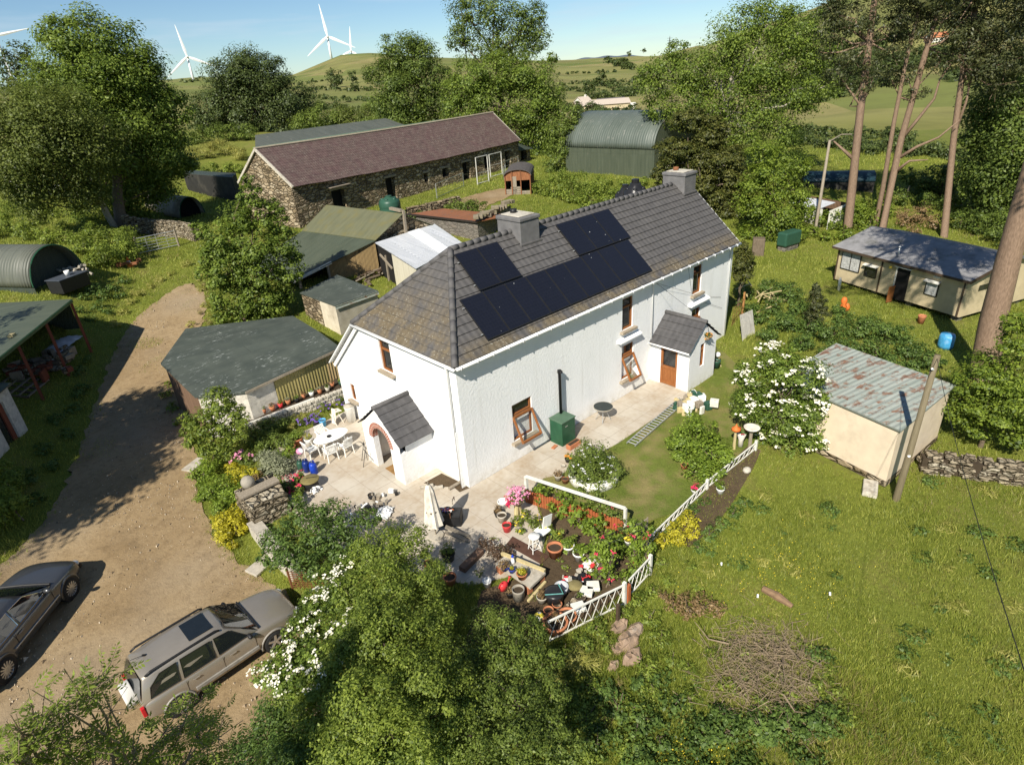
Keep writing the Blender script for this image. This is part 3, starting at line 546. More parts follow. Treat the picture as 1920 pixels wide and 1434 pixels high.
    b = MB(); b.beam((0, -.12, e-.09), (HL, -.12, e-.09), .24, .03); b.build('soffit', 'pvc', H); b = MB(); b.beam((-.1, 0, e-.09), (-.1, HW, e-.09), .2, .03); b.build('soffit', 'pvc', H)
    for P in ([(-.28, .25, e-.05), (-.07, .42, 5.1), (-.07, .42, .05)], [(HL-.5, -.3, e-.08), (HL-.35, -.07, 5.05), (HL-.2, -.07, .05)]):
        b = MB(); b.tube(P, .04, 8); o = b.build('downpipe', 'pvc', H, True)
    b = MB(); b.tube([(12.0, -.3, e-.1), (12.0, -.06, 5.1), (12.05, -.06, 2.3)], .028, 8); b.build('downpipe', 'pvc', H, True)
    b = MB(); b.beam((-.17, HW+.1, e-.05), (-.17, 9.72, zb-.03), .05, .26, (1, 0, 0)); b.build('barge_board', 'pvc', H); b = MB(); b.beam((-.1, HW, e-.22), (-.1, 9.6, zb-.2), .16, .05, (1, 0, 0)); b.build('barge_soffit', 'pvc', H); b = MB(); b.beam((HL+.1, -ov, e-.04), (HL+.1, HY, HR-.05), .05, .2, (1, 0, 0)); b.build('barge_board', 'pvc', H)
    for i, (a, c, z, y) in enumerate(fh): window(H, (a, 0, z), (1, 0, 0), (0, -1, 0), c-a, y-z, (.1, .52) if i in (0, 2) else ((.14, .38) if i == 4 else None), lab='brown window with its lower sash propped wide open' if i in (0, 2, 4) else None)
    for a, c, z, y in gh: window(H, (0, c, z), (0, -1, 0), (-1, 0, 0), c-a, y-z)
    for x0, x1 in ((9.35, 11.0), (15.3, 17.1)):
        b = MB(); b.add([(x0, .02, 3.16), (x1, .02, 3.16), (x1, -.24, 3.06), (x0, -.24, 3.06), (x0, .02, 2.98), (x1, .02, 2.98), (x1, -.24, 3.0), (x0, -.24, 3.0)], [(0, 1, 2, 3), (4, 7, 6, 5), (3, 2, 6, 7), (0, 3, 7, 4), (1, 5, 6, 2)]); b.build('window_hood', 'render', H)
    b = MB(); b.tube([(12.0, -.2, 5.25), (13.4, -2.2, 3.3)], .007, 4); b.tube([(12.1, -.2, 5.2), (16.4, -.06, 3.3), (18.6, -.03, 2.6)], .007, 4); b.tube([(14.6, -.3, 5.3), (15.6, -.05, 3.4), (18.8, -.05, 1.9)], .007, 4); b.build('cable', 'black', H)
    # arched porch on the end wall
    y0, y1, ym, xo, ze, zr = 2.1, 4.85, 3.47, -1.6, 1.98, 3.12
    b = MB(); a0, a1, zs, ra = 2.82, 4.12, 1.5, .65; yc = (a0+a1)/2; n = 12
    for yy, aa in ((y0, a0), (a1, y1)): b.box((xo+.13, (yy+aa)/2, zs/2-.2), (.26, aa-yy, zs+.4))
    def topz(y): return ze+(zr-ze)*(1-abs(y-ym)/(ym-y0))-.06
    arc = [(yc-ra*math.cos(math.pi*k/n), zs+ra*math.sin(math.pi*k/n)) for k in range(n+1)]
    L = [(y0, zs)]+[(y0, zs)]*0; ys = [y0]+[p[0] for p in arc]+[y1]; zl = [zs]+[p[1] for p in arc]+[zs]
    for k in range(len(ys)-1):
        for xx, fl in ((xo, 0), (xo+.26, 1)): b.quad((xx, ys[k], zl[k]), (xx, ys[k+1], zl[k+1]), (xx, ys[k+1], topz(ys[k+1])), (xx, ys[k], topz(ys[k])))
        if 0 < k < len(ys)-2: b.quad((xo, ys[k], zl[k]), (xo, ys[k+1], zl[k+1]), (xo+.26, ys[k+1], zl[k+1]), (xo+.26, ys[k], zl[k]))
    for yy in (y0, y1-.22): b.box((xo/2+.13, yy+.11, ze/2-.22), (-xo-.26, .22, ze+.36))
    P = b.build('porch', 'render', H); P['label'] = 'small gabled porch with a red brick arch on the end wall'
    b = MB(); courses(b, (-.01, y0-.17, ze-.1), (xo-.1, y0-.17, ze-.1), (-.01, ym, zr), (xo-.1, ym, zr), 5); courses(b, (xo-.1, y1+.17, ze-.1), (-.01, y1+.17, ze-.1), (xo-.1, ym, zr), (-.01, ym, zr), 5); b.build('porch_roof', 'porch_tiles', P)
    b = MB(); b.tube([(0, ym, zr+.02), (xo-.12, ym, zr+.02)], .1, 8); b.build('porch_ridge', 'ridge', P, True)
    b = MB()
    for k in range(24):
        A = [math.pi*(k+q)/24 for q in (0, 1)]; r0, r1 = ra-.01, ra+.24; q = [(xo-.012, yc-r*math.cos(w), zs+r*math.sin(w)) for r, w in ((r0, A[0]), (r1, A[0]), (r1, A[1]), (r0, A[1]))]; s = k*.0925*.8
        b.add(q, [(0, 1, 2, 3)], [(s, 0), (s, .23), (s+.08, .23), (s+.08, 0)])
        q2 = [(xx, yc-(ra-.01)*math.cos(w), zs+(ra-.01)*math.sin(w)) for xx, w in ((xo-.012, A[0]), (xo-.012, A[1]), (xo+.25, A[1]), (xo+.25, A[0]))]; b.add(q2, [(0, 1, 2, 3)], [(s, 0), (s+.08, 0), (s+.08, .23), (s, .23)])
    b.build('brick_arch', 'brick', P)
    b = MB(); b.box((-.04, yc, 1.02), (.06, 1.0, 2.04)); b.build('porch_door', 'oak', P)
    # front porch with the orange door
    x0, x1, xm, yo, ze, zr = 12.15, 14.55, 13.25, -2.15, 2.3, 3.36
    b = MB(); wx0, wx1 = 13.12, 13.5; holes_wall(b, (x0, yo, -.4), (1, 0, 0), x1-x0, ze+.4, [(wx0-x0, wx1-x0, 1.4, 2.6)], .2, (0, 1, 0)); b.poly([(x0, yo, ze), (x1, yo, ze), (xm, yo, zr-.06)])
    holes_wall(b, (x0, 0, -.4), (0, -1, 0), -yo, ze+.4, [(.55, 1.5, .42, 2.46)], .16, (1, 0, 0)); b.quad((x1, yo, -.4), (x1, 0, -.4), (x1, 0, ze), (x1, yo, ze))
    Q = b.build('porch', 'render', H); Q['label'] = 'front porch with an orange wooden door and a hanging basket'
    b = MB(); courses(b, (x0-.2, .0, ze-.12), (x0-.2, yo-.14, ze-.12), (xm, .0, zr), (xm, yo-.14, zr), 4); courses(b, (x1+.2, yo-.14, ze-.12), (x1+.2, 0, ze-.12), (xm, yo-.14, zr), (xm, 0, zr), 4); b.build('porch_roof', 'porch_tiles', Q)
    b = MB(); b.tube([(xm, 0, zr+.02), (xm, yo-.15, zr+.02)], .1, 8); b.build('porch_ridge', 'ridge', Q, True)
    b = MB(); b.tube([(x0-.24, 0, ze-.16), (x0-.24, yo-.1, ze-.16)], .045, 6); b.build('porch_gutter', 'pvc', Q, True)
    d0, d1 = -.55, -1.5; b = MB(); b.box((x0+.09, (d0+d1)/2, .52), (.05, .94, 1.0))
    for yy in (d0-.06, d1+.06): b.box((x0+.07, yy, 1.05), (.08, .11, 2.02))
    for zz in (.12, .98, 2.0): b.box((x0+.066, (d0+d1)/2, zz), (.08, .9, .13))
    for k in range(4): b.box((x0+.06, d0-.2-.18*k, .54), (.02, .012, .8))
    b.build('door', 'oak', Q); b = MB(); b.quad((x0+.1, d0-.1, 1.0), (x0+.1, d1+.1, 1.0), (x0+.1, d1+.1, 1.98), (x0+.1, d0-.1, 1.98)); b.build('door_glass', 'glass', Q)
    b = MB(); b.beam((x0+.0, d0-.1, 1.0), (x0+.0, d0-.1, 1.14), .02, .02, (1, 0, 0)); b.build('door_handle', 'steel', Q)
    f, g = window(H, (wx0, yo, 1.0), (1, 0, 0), (0, -1, 0), wx1-wx0, 1.2, sub=False, name='porch_window', frame='oak'); f.parent = Q; g.build('window_glass', 'glass', Q)
    return H
FARM = farmhouse()

# ------------------------------------------------------------------ farm buildings
def vp(x, y, A, n): n = np.array(n, float); return plane(x, y, n, n@np.array(A, float))
class Frame:
    """local frame of a building: o corner, e1 along, e2 back"""
    def __init__(s, o, ang): s.o = np.array([o[0], o[1], 0.]); c, n = math.cos(ang), math.sin(ang); s.e1 = np.array([c, n, 0]); s.e2 = np.array([-n, c, 0]); s.ang = ang
    def __call__(s, a, d, z): return s.o+s.e1*a+s.e2*d+np.array([0, 0, z])
def sheet_roof(b, e0, e1, r0, r1, th=.04):
    e0, e1, r0, r1 = [np.array(q, float) for q in (e0, e1, r0, r1)]; L = np.linalg.norm(e1-e0); d = (e1-e0)/L; U = lambda p: (float((p-e0)@d), float(np.linalg.norm((p-e0)-d*((p-e0)@d))))
    b.add([e0, e1, r1, r0], [(0, 1, 2, 3)], [U(e0), U(e1), U(r1), U(r0)]); dn = np.array([0, 0, -th])
    b.add([e0+dn, e1+dn, r1+dn, r0+dn], [(3, 2, 1, 0)], [U(e0), U(e1), U(r1), U(r0)])
    for p, q in ((e0, e1), (e1, r1), (r1, r0), (r0, e0)): b.quad(p, p+dn, q+dn, q, [(0, 0)]*4)
def barn():
    F = Frame((12.9, 39.24), math.atan2(.216, .976)); L = 36.9; Dp = 7.6; rd = 3.9
    T = thing('stone_barn', 'long rubble stone barn under a purple slate roof', 'barn', F(L/2, 3, 2.6)); ze = lambda a: 6.65-.55*a/L-.22*math.sin(math.pi*a/L); zr = lambda a: 9.75-.2*a/L-.1*math.sin(math.pi*a/L)
    b = MB(); doors = [(4.3, 5.9, 2.3, 5.4), (11.6, 13.0, 2.4, 5.35), (17.6, 18.3, 3.9, 4.9), (20.8, 22.0, 3.9, 4.9), (24.6, 26.0, 2.5, 5.0), (29.0, 30.4, 3.6, 5.1), (33.6, 34.8, 2.6, 5.1)]
    us = sorted({0, L, *[d[0] for d in doors], *[d[1] for d in doors], 8.5, 15.3})
    for i in range(len(us)-1):
        u0, u1 = us[i], us[i+1]; h = [d for d in doors if d[0] <= u0 and d[1] >= u1]
        if h:
            if h[0][2] > 2.7: b.quad(F(u0, 0, 1.5), F(u1, 0, 1.5), F(u1, 0, h[0][2]), F(u0, 0, h[0][2]))
            b.quad(F(u0, 0, h[0][3]), F(u1, 0, h[0][3]), F(u1, 0, ze(u1)), F(u0, 0, ze(u0)))
            for u in (u0, u1): b.quad(F(u, 0, h[0][2]), F(u, .6, h[0][2]), F(u, .6, h[0][3]), F(u, 0, h[0][3]))
            b.quad(F(u0, 0, h[0][3]), F(u1, 0, h[0][3]), F(u1, .6, h[0][3]), F(u0, .6, h[0][3])); b.quad(F(u0, 0, h[0][2]), F(u1, 0, h[0][2]), F(u1, .6, h[0][2]), F(u0, .6, h[0][2]))
        else: b.quad(F(u0, 0, 1.5), F(u1, 0, 1.5), F(u1, 0, ze(u1)), F(u0, 0, ze(u0)))
    for a in (0, L): b.poly([F(a, 0, 1.5), F(a, Dp, 1.5), F(a, Dp, ze(a)+.2), F(a, rd, zr(a)-.12), F(a, 0, ze(a))])
    b.quad(F(0, Dp, 1.5), F(L, Dp, 1.5), F(L, Dp, 6.7), F(0, Dp, 6.7))
    w = b.build('wall', 'stone', T)
    b = MB(); n = 24; R = np.random.default_rng(5); us = np.linspace(-.15, L+.15, n+1)
    for i in range(n):
        a0, a1 = us[i], us[i+1]; j0 = .03*math.sin(i*1.7); e0, e1, r0, r1 = F(a0, -.4, ze(a0)-.1+j0), F(a1, -.4, ze(a1)-.1+.03*math.sin((i+1)*1.7)), F(a0, rd, zr(a0)), F(a1, rd, zr(a1))
        for k in range(16):
            t0, t1 = k/16, (k+1.05)/16; nn = np.array([0, 0, .02]); A, B, C_, D = e0+(r0-e0)*t0+nn, e1+(r1-e1)*t0+nn, e1+(r1-e1)*t1, e0+(r0-e0)*t1; v0, v1 = t0*5.2, t1*5.2; b.add([A, B, C_, D], [(0, 1, 2, 3)], [(a0, v0), (a1, v0), (a1, v1), (a0, v1)]); b.add([A-nn*1.6, B-nn*1.6, B, A], [(0, 1, 2, 3)], [(a0, v0)]*4)
        b.add([r0, r1, F(a1, Dp+.3, 6.6), F(a0, Dp+.3, 6.6)], [(0, 1, 2, 3)], [(a0, 5), (a1, 5), (a1, 0), (a0, 0)])
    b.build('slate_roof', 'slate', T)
    b = MB(); b.beam(F(-.12, -.35, ze(0)-.12), F(-.12, rd, zr(0)-.06), .16, .2); b.beam(F(-.12, Dp+.2, 6.65), F(-.12, rd, zr(0)-.06), .16, .2); b.build('verge', 'pale_stone', T); b = MB(); b.beam(F(L+.12, -.35, ze(L)-.1), F(L+.12, rd, zr(L)-.03), .1, .12); b.build('verge', 'pale_stone', T)
    b = MB()
    for i in range(n): b.tube([F(us[i], rd, zr(us[i])+.02), F(us[i+1], rd, zr(us[i+1])+.02)], .13, 6)
    b.build('ridge', 'grey_ledge', T)
    for d in doors:
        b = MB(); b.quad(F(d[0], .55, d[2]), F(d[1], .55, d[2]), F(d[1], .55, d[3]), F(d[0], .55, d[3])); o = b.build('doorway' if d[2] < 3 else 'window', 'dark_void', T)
        b = MB(); b.beam(F(d[0]-.2, .02, d[3]+.1), F(d[1]+.2, .02, d[3]+.1), .25, .2); b.build('lintel', 'grey_wood', o)
        if d[0] in (4.3, 24.6, 33.6):
            b = MB(); b.beam(F(d[0]+.1, .3, d[2]), F(d[0]+.1, .3, d[3]), .08, .08, (1, 0, 0)); b.beam(F(d[0], .3, d[2]+1.1), F(d[1], .3, d[2]+1.0), .06, .06); b.build('frame', 'grey_wood', o)
    b = MB(); b.beam(F(3.9, -.25, 5.75), F(6.4, -.25, 5.75), .7, .06); b.build('door_canopy', 'grey_wood', T)
    # corrugated roof rising behind the ridge
    S = thing('corrugated_shed', 'green corrugated shed roof rising behind the slate ridge of the barn', 'shed', F(10, 9, 2.8)); b = MB()
    sheet_roof(b, F(.1, rd+.25, 9.66), F(20.5, rd+.25, 9.55), F(2.6, rd+3.4, 10.62), F(20.3, rd+3.4, 10.45)); b.build('roof', 'corr_nissen', S)
    b = MB(); b.beam(F(0, rd+.2, 9.84), F(27, rd+.2, 9.62), .5, .05); b.build('flashing', plain('flash_green', (.16, .25, .15), .6), S)
    b = MB()
    for a in (2.7, 20.2): b.poly([F(a, rd+.6, 8.9), F(a, rd+3.3, 6.5), F(a, rd+3.3, 10.4), F(a, rd+.6, 9.6)])
    b.quad(F(2.7, rd+3.3, 2), F(20.2, rd+3.3, 2), F(20.2, rd+3.3, 10.4), F(2.7, rd+3.3, 10.5)); b.build('wall', 'corr_dark', S)
    # lean-to at the far end
    E = thing('lean_to', 'little stone lean-to with green tin roof at the far end of the barn', 'shed', F(L+2.2, 1.5, 2.8)); b = MB()
    b.quad(F(L+.02, .5, 2), F(L+1.2, .5, 2), F(L+1.2, .5, 4.6), F(L+.02, .5, 4.7)); b.quad(F(L+2.7, .5, 2), F(L+3.6, .5, 2), F(L+3.6, .5, 4.4), F(L+2.7, .5, 4.5)); b.quad(F(L+3.6, .5, 2), F(L+3.6, 4, 2), F(L+3.6, 4, 5.2), F(L+3.6, .5, 4.4)); b.quad(F(L+1.2, .5, 2), F(L+2.7, .5, 2), F(L+2.7, .5, 3.3), F(L+1.2, .5, 3.3)); b.build('wall', 'stone', E)
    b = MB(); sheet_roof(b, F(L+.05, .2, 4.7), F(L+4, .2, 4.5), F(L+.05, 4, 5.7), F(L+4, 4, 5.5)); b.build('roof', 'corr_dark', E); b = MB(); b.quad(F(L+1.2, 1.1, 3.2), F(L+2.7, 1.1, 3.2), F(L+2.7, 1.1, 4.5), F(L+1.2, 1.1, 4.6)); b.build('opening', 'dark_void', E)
    # grey metal pen panels in front of the barn doors
    def panel(P, Q, h, n, name, lab, mat='galv', mesh=False, grp='pen panels before the barn'):
        P = np.array(P); Q = np.array(Q); T = thing(name, lab, 'fence', (P+Q)/2, grp); b = MB()
        for p in (P, Q): b.beam(p, p+[0, 0, h], .07, .07, (1, 0, 0))
        b.beam(P+[0, 0, h], Q+[0, 0, h], .05, .07); b.beam(P+[0, 0, .15], Q+[0, 0, .15], .05, .07); b.build('frame', mat, T); b = MB()
        for k in range(1, n): b.beam(P+[0, 0, .15+(h-.15)*k/n], Q+[0, 0, .15+(h-.15)*k/n], .02, .03)
        b.build('bars', mat, T)
    w = lambda a, d, z=0: np.array([*F(a, d, 0)[:2], float(zg(*F(a, d, 0)[:2]))+z])
    panel(w(14.6, -4.2), w(21.3, -2.6), 1.5, 5, 'pen_fence', 'long low wire pen fence leading along the barn wall')
    panel(w(22.6, -3.6), w(24.7, -3.7), 3.0, 1, 'pen_gate', 'tall open white frame nearest the barn track', 'white_paint'); panel(w(22.6, -3.55), w(24.7, -3.65), 1.25, 3, 'pen_gate', 'low mesh panel at the foot of the near white frame')
    panel(w(27.0, -2.3), w(29.5, -2.3), 2.7, 2, 'pen_gate', 'tall open white frame farther along the barn wall', 'white_paint'); panel(w(26.0, -5.0), w(29.4, -2.9), 1.3, 3, 'pen_gate', 'dark sheeted pen side between the two white frames')
    panel(w(30.0, -2.0), w(34.5, -1.4), 1.4, 2, 'pen_fence', 'grey rail fence beside the last barn doorway')
    return F
BARN = barn()
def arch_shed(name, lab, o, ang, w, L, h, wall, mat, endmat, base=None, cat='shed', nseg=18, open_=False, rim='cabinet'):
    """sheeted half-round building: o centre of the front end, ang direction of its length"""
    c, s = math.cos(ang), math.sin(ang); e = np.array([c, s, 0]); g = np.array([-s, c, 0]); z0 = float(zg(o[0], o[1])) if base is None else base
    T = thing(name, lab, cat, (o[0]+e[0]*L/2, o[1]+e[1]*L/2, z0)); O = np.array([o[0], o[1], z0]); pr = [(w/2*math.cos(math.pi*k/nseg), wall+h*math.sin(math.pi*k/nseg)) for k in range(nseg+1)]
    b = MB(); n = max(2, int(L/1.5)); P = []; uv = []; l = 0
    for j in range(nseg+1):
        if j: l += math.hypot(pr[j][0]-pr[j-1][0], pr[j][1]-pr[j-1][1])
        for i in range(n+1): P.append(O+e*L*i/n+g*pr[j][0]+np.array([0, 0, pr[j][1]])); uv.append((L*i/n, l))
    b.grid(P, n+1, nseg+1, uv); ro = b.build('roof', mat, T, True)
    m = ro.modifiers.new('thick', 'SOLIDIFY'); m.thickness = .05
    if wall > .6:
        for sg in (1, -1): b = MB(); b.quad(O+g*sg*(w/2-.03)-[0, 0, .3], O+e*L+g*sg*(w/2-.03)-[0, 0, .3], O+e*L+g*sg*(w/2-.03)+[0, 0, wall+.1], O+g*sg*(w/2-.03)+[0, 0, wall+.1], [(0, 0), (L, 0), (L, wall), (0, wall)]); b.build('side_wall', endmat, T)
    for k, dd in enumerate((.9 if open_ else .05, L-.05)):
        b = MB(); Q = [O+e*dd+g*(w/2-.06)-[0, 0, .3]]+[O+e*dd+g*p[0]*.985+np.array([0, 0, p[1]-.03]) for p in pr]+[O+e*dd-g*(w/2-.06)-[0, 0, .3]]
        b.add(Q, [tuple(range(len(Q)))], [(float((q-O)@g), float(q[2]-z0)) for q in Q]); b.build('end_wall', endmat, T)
    b = MB(); b.tube([O-e*.02+g*p[0]*1.005+np.array([0, 0, p[1]+.01]) for p in pr], .05, 5); b.build('rim', rim, T)
    return T
# dutch barn on the right of the stone barn
def dutch():
    a = G(1062, 328); z = float(a[2])-.3; P = at(1060, 278, z+3.05); Q = at(1215, 283, z+3.05); d = Q-P; ang = math.atan2(d[1], d[0]); L = 12.2; w = 9.5; e = np.array([math.cos(ang), math.sin(ang), 0]); g = np.array([-e[1], e[0], 0])
    arch_shed('dutch_barn', 'big dark green corrugated barn with a half round roof', P+g*w/2, ang, w, L, 3.5, 3.2, 'corr_dutch', 'corr_green', z, 'barn', rim='black')
dutch()
# round tin shelters on the left of the drive
def left_side():
    A, B = np.array([-8.2, 35.6]), np.array([-4.75, 37.75]); c = (A+B)/2; d = (B-A)/np.linalg.norm(B-A); ang = math.atan2(d[0], -d[1])+math.pi; ang = math.atan2(d[0]*1., -d[1]*1.)
    if -math.sin(ang)*0+math.cos(ang)*(-.53)+math.sin(ang)*.85 < 0: ang += math.pi
    arch_shed('nissen_hut', 'round corrugated iron hut with a dark open end at the left edge', c, ang, np.linalg.norm(B-A), 14, 2.3, .7, 'corr_nissen', 'corr_dark', 3.0, open_=True)
    e = np.array([math.cos(ang), math.sin(ang), 0]); g = np.array([d[0], d[1], 0]); O = np.array([c[0], c[1], 3.0])
    b = MB(); R = np.random.default_rng(4)
    for i in range(60): p = O+g*R.uniform(.4, 1.8)+e*R.uniform(-.9, .6)+[0, 0, R.uniform(.1, 1.15)]; b.tube([p, p+[R.normal(0, .15), R.normal(0, .15), R.normal(0, .1)]], R.uniform(.06, .12), 6)
    tag(b.build('log_pile', 'pale_bark'), 'heap of split logs in the mouth of the round tin hut', 'logs', kind='stuff')
    T = thing('cabinet', 'dark metal cabinet lying in front of the round tin hut', 'cabinet', O-e*1.3-g*.6); b = MB(); q = O-e*1.3-g*.5; b.box(q+[0, 0, .55], (2.2, 1.2, .9), math.atan2(g[1], g[0])); b.build('body', 'black', T, bevel=.03); b = MB(); b.box(q+[0, 0, 1.03], (2.3, 1.3, .06), math.atan2(g[1], g[0])); b.build('lid', plain('slate_lid', (.06, .07, .085), .5), T, bevel=.02)
    k = thing('bucket', 'white bucket standing on the dark metal cabinet', 'bucket', q+[.1, 0, 1.06]); b = MB(); b.lathe([(.14, 0), (.18, .32), (.165, .32), (.13, .05)], q+[.1, 0, 1.06], 12); b.build('pail', 'plastic_white', k, True)
    # open lean-to with red posts
    T = thing('lean_to_shed', 'open fronted shed with dark green sheet roof and red posts', 'shed', (-9.5, 29, 2.4))
    P1, P2, P3, P4 = at(134, 561, 4.35), at(0, 668, 4.1), at(-150, 640, 5.4), at(127, 562, 3.9); P2b = P2+(P2-P1)*.9; P3b = at(-330, 585, 3.5)
    b = MB(); sheet_roof(b, P1, P2b, P4, P3b, .06); b.build('roof', 'corr_green', T)
    b = MB()
    for k in (.02, .36, .68, 1.0): p = P1+(P2b-P1)*k*.62+(P4-P1)*.05; b.beam((p[0], p[1], float(zg(p[0], p[1]))-.2), p-[0, 0, .08], .14, .14, (1, 0, 0)); b.build('post', 'red_wood', T); b = MB()
    b = MB()
    for k in (0, 1): p = P4*.98+P1*.02 if k == 0 else P3b; 
    b.quad((P4[0], P4[1], 2.0), (P3b[0], P3b[1], 1.0), P3b-[0, 0, .1], P4-[0, 0, .1], [(0, 0), (16, 0), (16, 3), (0, 3)]); b.build('back_wall', 'corr_dark', T)
    b = MB(); b.beam(P1-[0, 0, .1], P2b-[0, 0, .1], .08, .16); b.build('fascia', 'cabinet', T)
    k = tag(MB().beam(at(16, 630, 4.17), at(27, 628, 4.2), .3, .16).build('plank', 'straw', bevel=.02), 'short pale plank lying on the dark green sheet roof', 'plank')
    # clutter under it
    def heap(name, lab, cat, c, n, r, mats, seed, s=(.08, .3), h=.5, grp=None):
        R = np.random.default_rng(seed); b = MB()
        for i in range(n):
            b.cur = int(R.integers(len(mats))); p = np.array(c)+[R.normal(0, r*.4), R.normal(0, r*.4), abs(R.normal(0, h*.4))+.05]; d = R.uniform(s[0], s[1], 3); b.box(p, d, R.uniform(0, 3))
        o = b.build(name, mats, bevel=.01); tag(o, lab, cat, grp, 'stuff'); return o
    q = G(118, 650); tag(sagged(q+[0, 0, .1], 2.6, 1.3, .35, .9, 'tarp', 'sheeting'), 'pale plastic sheet crumpled under the open lean-to', 'sheet')
    q = G(72, 690); heap('rubble_heap', 'pile of broken boards and stones between the red posts', 'rubble', q, 60, 2.2, ['grey_wood', 'drystone', 'red_wood', 'bark'], 5, (.1, .7), .4)
    # old pallet crate
    q = G(88, 730); T = thing('pallet_crate', 'weathered slatted pallet propped in the shade by the lean-to', 'pallet', q); b = MB(); F = Frame((q[0]-.9, q[1]-.9), .95)
    for i in range(5): b.beam(F(0, i*.42, q[2]+.25+i*.12), F(2.0, i*.42, q[2]+.25+i*.12), .12, .05); 
    b.build('slats', 'grey_wood', T); b = MB()
    for a in (0, .5, 1, 1.5, 2.0): b.beam(F(a, -.05, q[2]+.2), F(a, 1.75, q[2]+.7), .08, .09)
    b.build('bearers', 'bark', T)
    # white rendered building beyond the picture edge
    A, B = G(53, 806), G(-70, 930); T = thing('white_outhouse', 'stained white outhouse with a dark red door at the left edge', 'shed', A); d = (B-A)/np.linalg.norm((B-A)[:2]); d[2] = 0; F = Frame(A, math.atan2(d[1], d[0])); z = float(A[2])-.3
    b = MB(); holes_wall(b, F(0, 0, z), F.e1, 7, 2.75, [(.75, 1.75, .25, 2.3)], .35, -F.e2); b.quad(F(0, 0, z), F(0, -4.5, z), F(0, -4.5, z+3.6), F(0, 0, z+2.75)); b.build('wall', 'old_white', T)
    b = MB(); sheet_roof(b, F(-.1, .2, z+2.8), F(7, .2, z+2.8), F(-.1, -4.6, z+3.75), F(7, -4.6, z+3.75)); b.build('roof', 'corr_green', T)
    b = MB(); b.beam(F(.8, -.1, z+1.25), F(1.1, -.1, z+1.25), .06, 2.1); b.build('door', 'red_wood', T); b = MB(); b.beam(F(1.1, -.14, z+1.25), F(1.75, -.14, z+1.25), .03, 2.1); b.build('door_glass', 'glass', T)
def sagged(c, L, W_, h, rz, name, mat, seed=3):
    R = np.random.default_rng(seed); n, k = 14, 8; P = []; cs, sn = math.cos(rz), math.sin(rz)
    for j in range(k):
        for i in range(n): x, y = (i/(n-1)-.5)*L, (j/(k-1)-.5)*W_; z = h*(1-(2*x/L)**2*.7)*(1-(2*y/W_)**2*.8)*R.uniform(.5, 1.2); P.append((c[0]+x*cs-y*sn+R.normal(0, .04), c[1]+x*sn+y*cs+R.normal(0, .04), c[2]+z))
    b = MB(); b.grid(P, n, k); return b.build(name, mat, smooth=True)
MATS['sheeting'] = plain('sheeting', (.5, .51, .55), .4, var=.2, scale=3)
left_side()
# round tin shelter by the stone wall
P, Q, S_ = G(328, 410), G(272, 388), G(398, 404); _d = Q-P; arch_shed('tin_shelter', 'low rusty half round tin shelter behind the dry stone wall', ((P+S_)/2)[:2], math.atan2(_d[1], _d[0]), float(abs((S_-P)[:2]@np.array([-_d[1], _d[0]])/np.hypot(*_d[:2]))), 8, 1.9, .25, plain('old_tin', (.3, .255, .19), .6, var=.3, scale=2, dirt=(.11, .1, .08)), 'dark_void', float(P[2])-.1, open_=True, nseg=14)
def black_shed():
    A, B = G(352, 356), G(447, 378); T = thing('black_shed', 'black tin sided shed against the barn gable', 'shed', (A+B)/2); b = MB(); z = 2.0; h = [np.array([*A[:2], 0]), np.array([*B[:2], 0])]; g = [h[0], h[1], h[1]+[2.0, 4.0, 0], h[0]+[2.0, 4.0, 0]]
    for i in range(4): p, q = g[i], g[(i+1) % 4]; b.quad(p+[0, 0, z], q+[0, 0, z], q+[0, 0, 5.6-(i in (1, 2))*.2], p+[0, 0, 5.6], [(0, 0), (8, 0), (8, 3), (0, 3)])
    b.build('wall', 'corr_black', T); b = MB(); b.slab([g[0]+[0, 0, 5.65], g[1]+[0, 0, 5.65], g[2]+[0, 0, 5.5], g[3]+[0, 0, 5.5]], .05); b.build('roof', 'corr_dark', T)
MATS['corr_black'] = plain('corr_black', (.025, .024, .022), .8, dirt=(.06, .055, .045), scale=1.5)
black_shed()
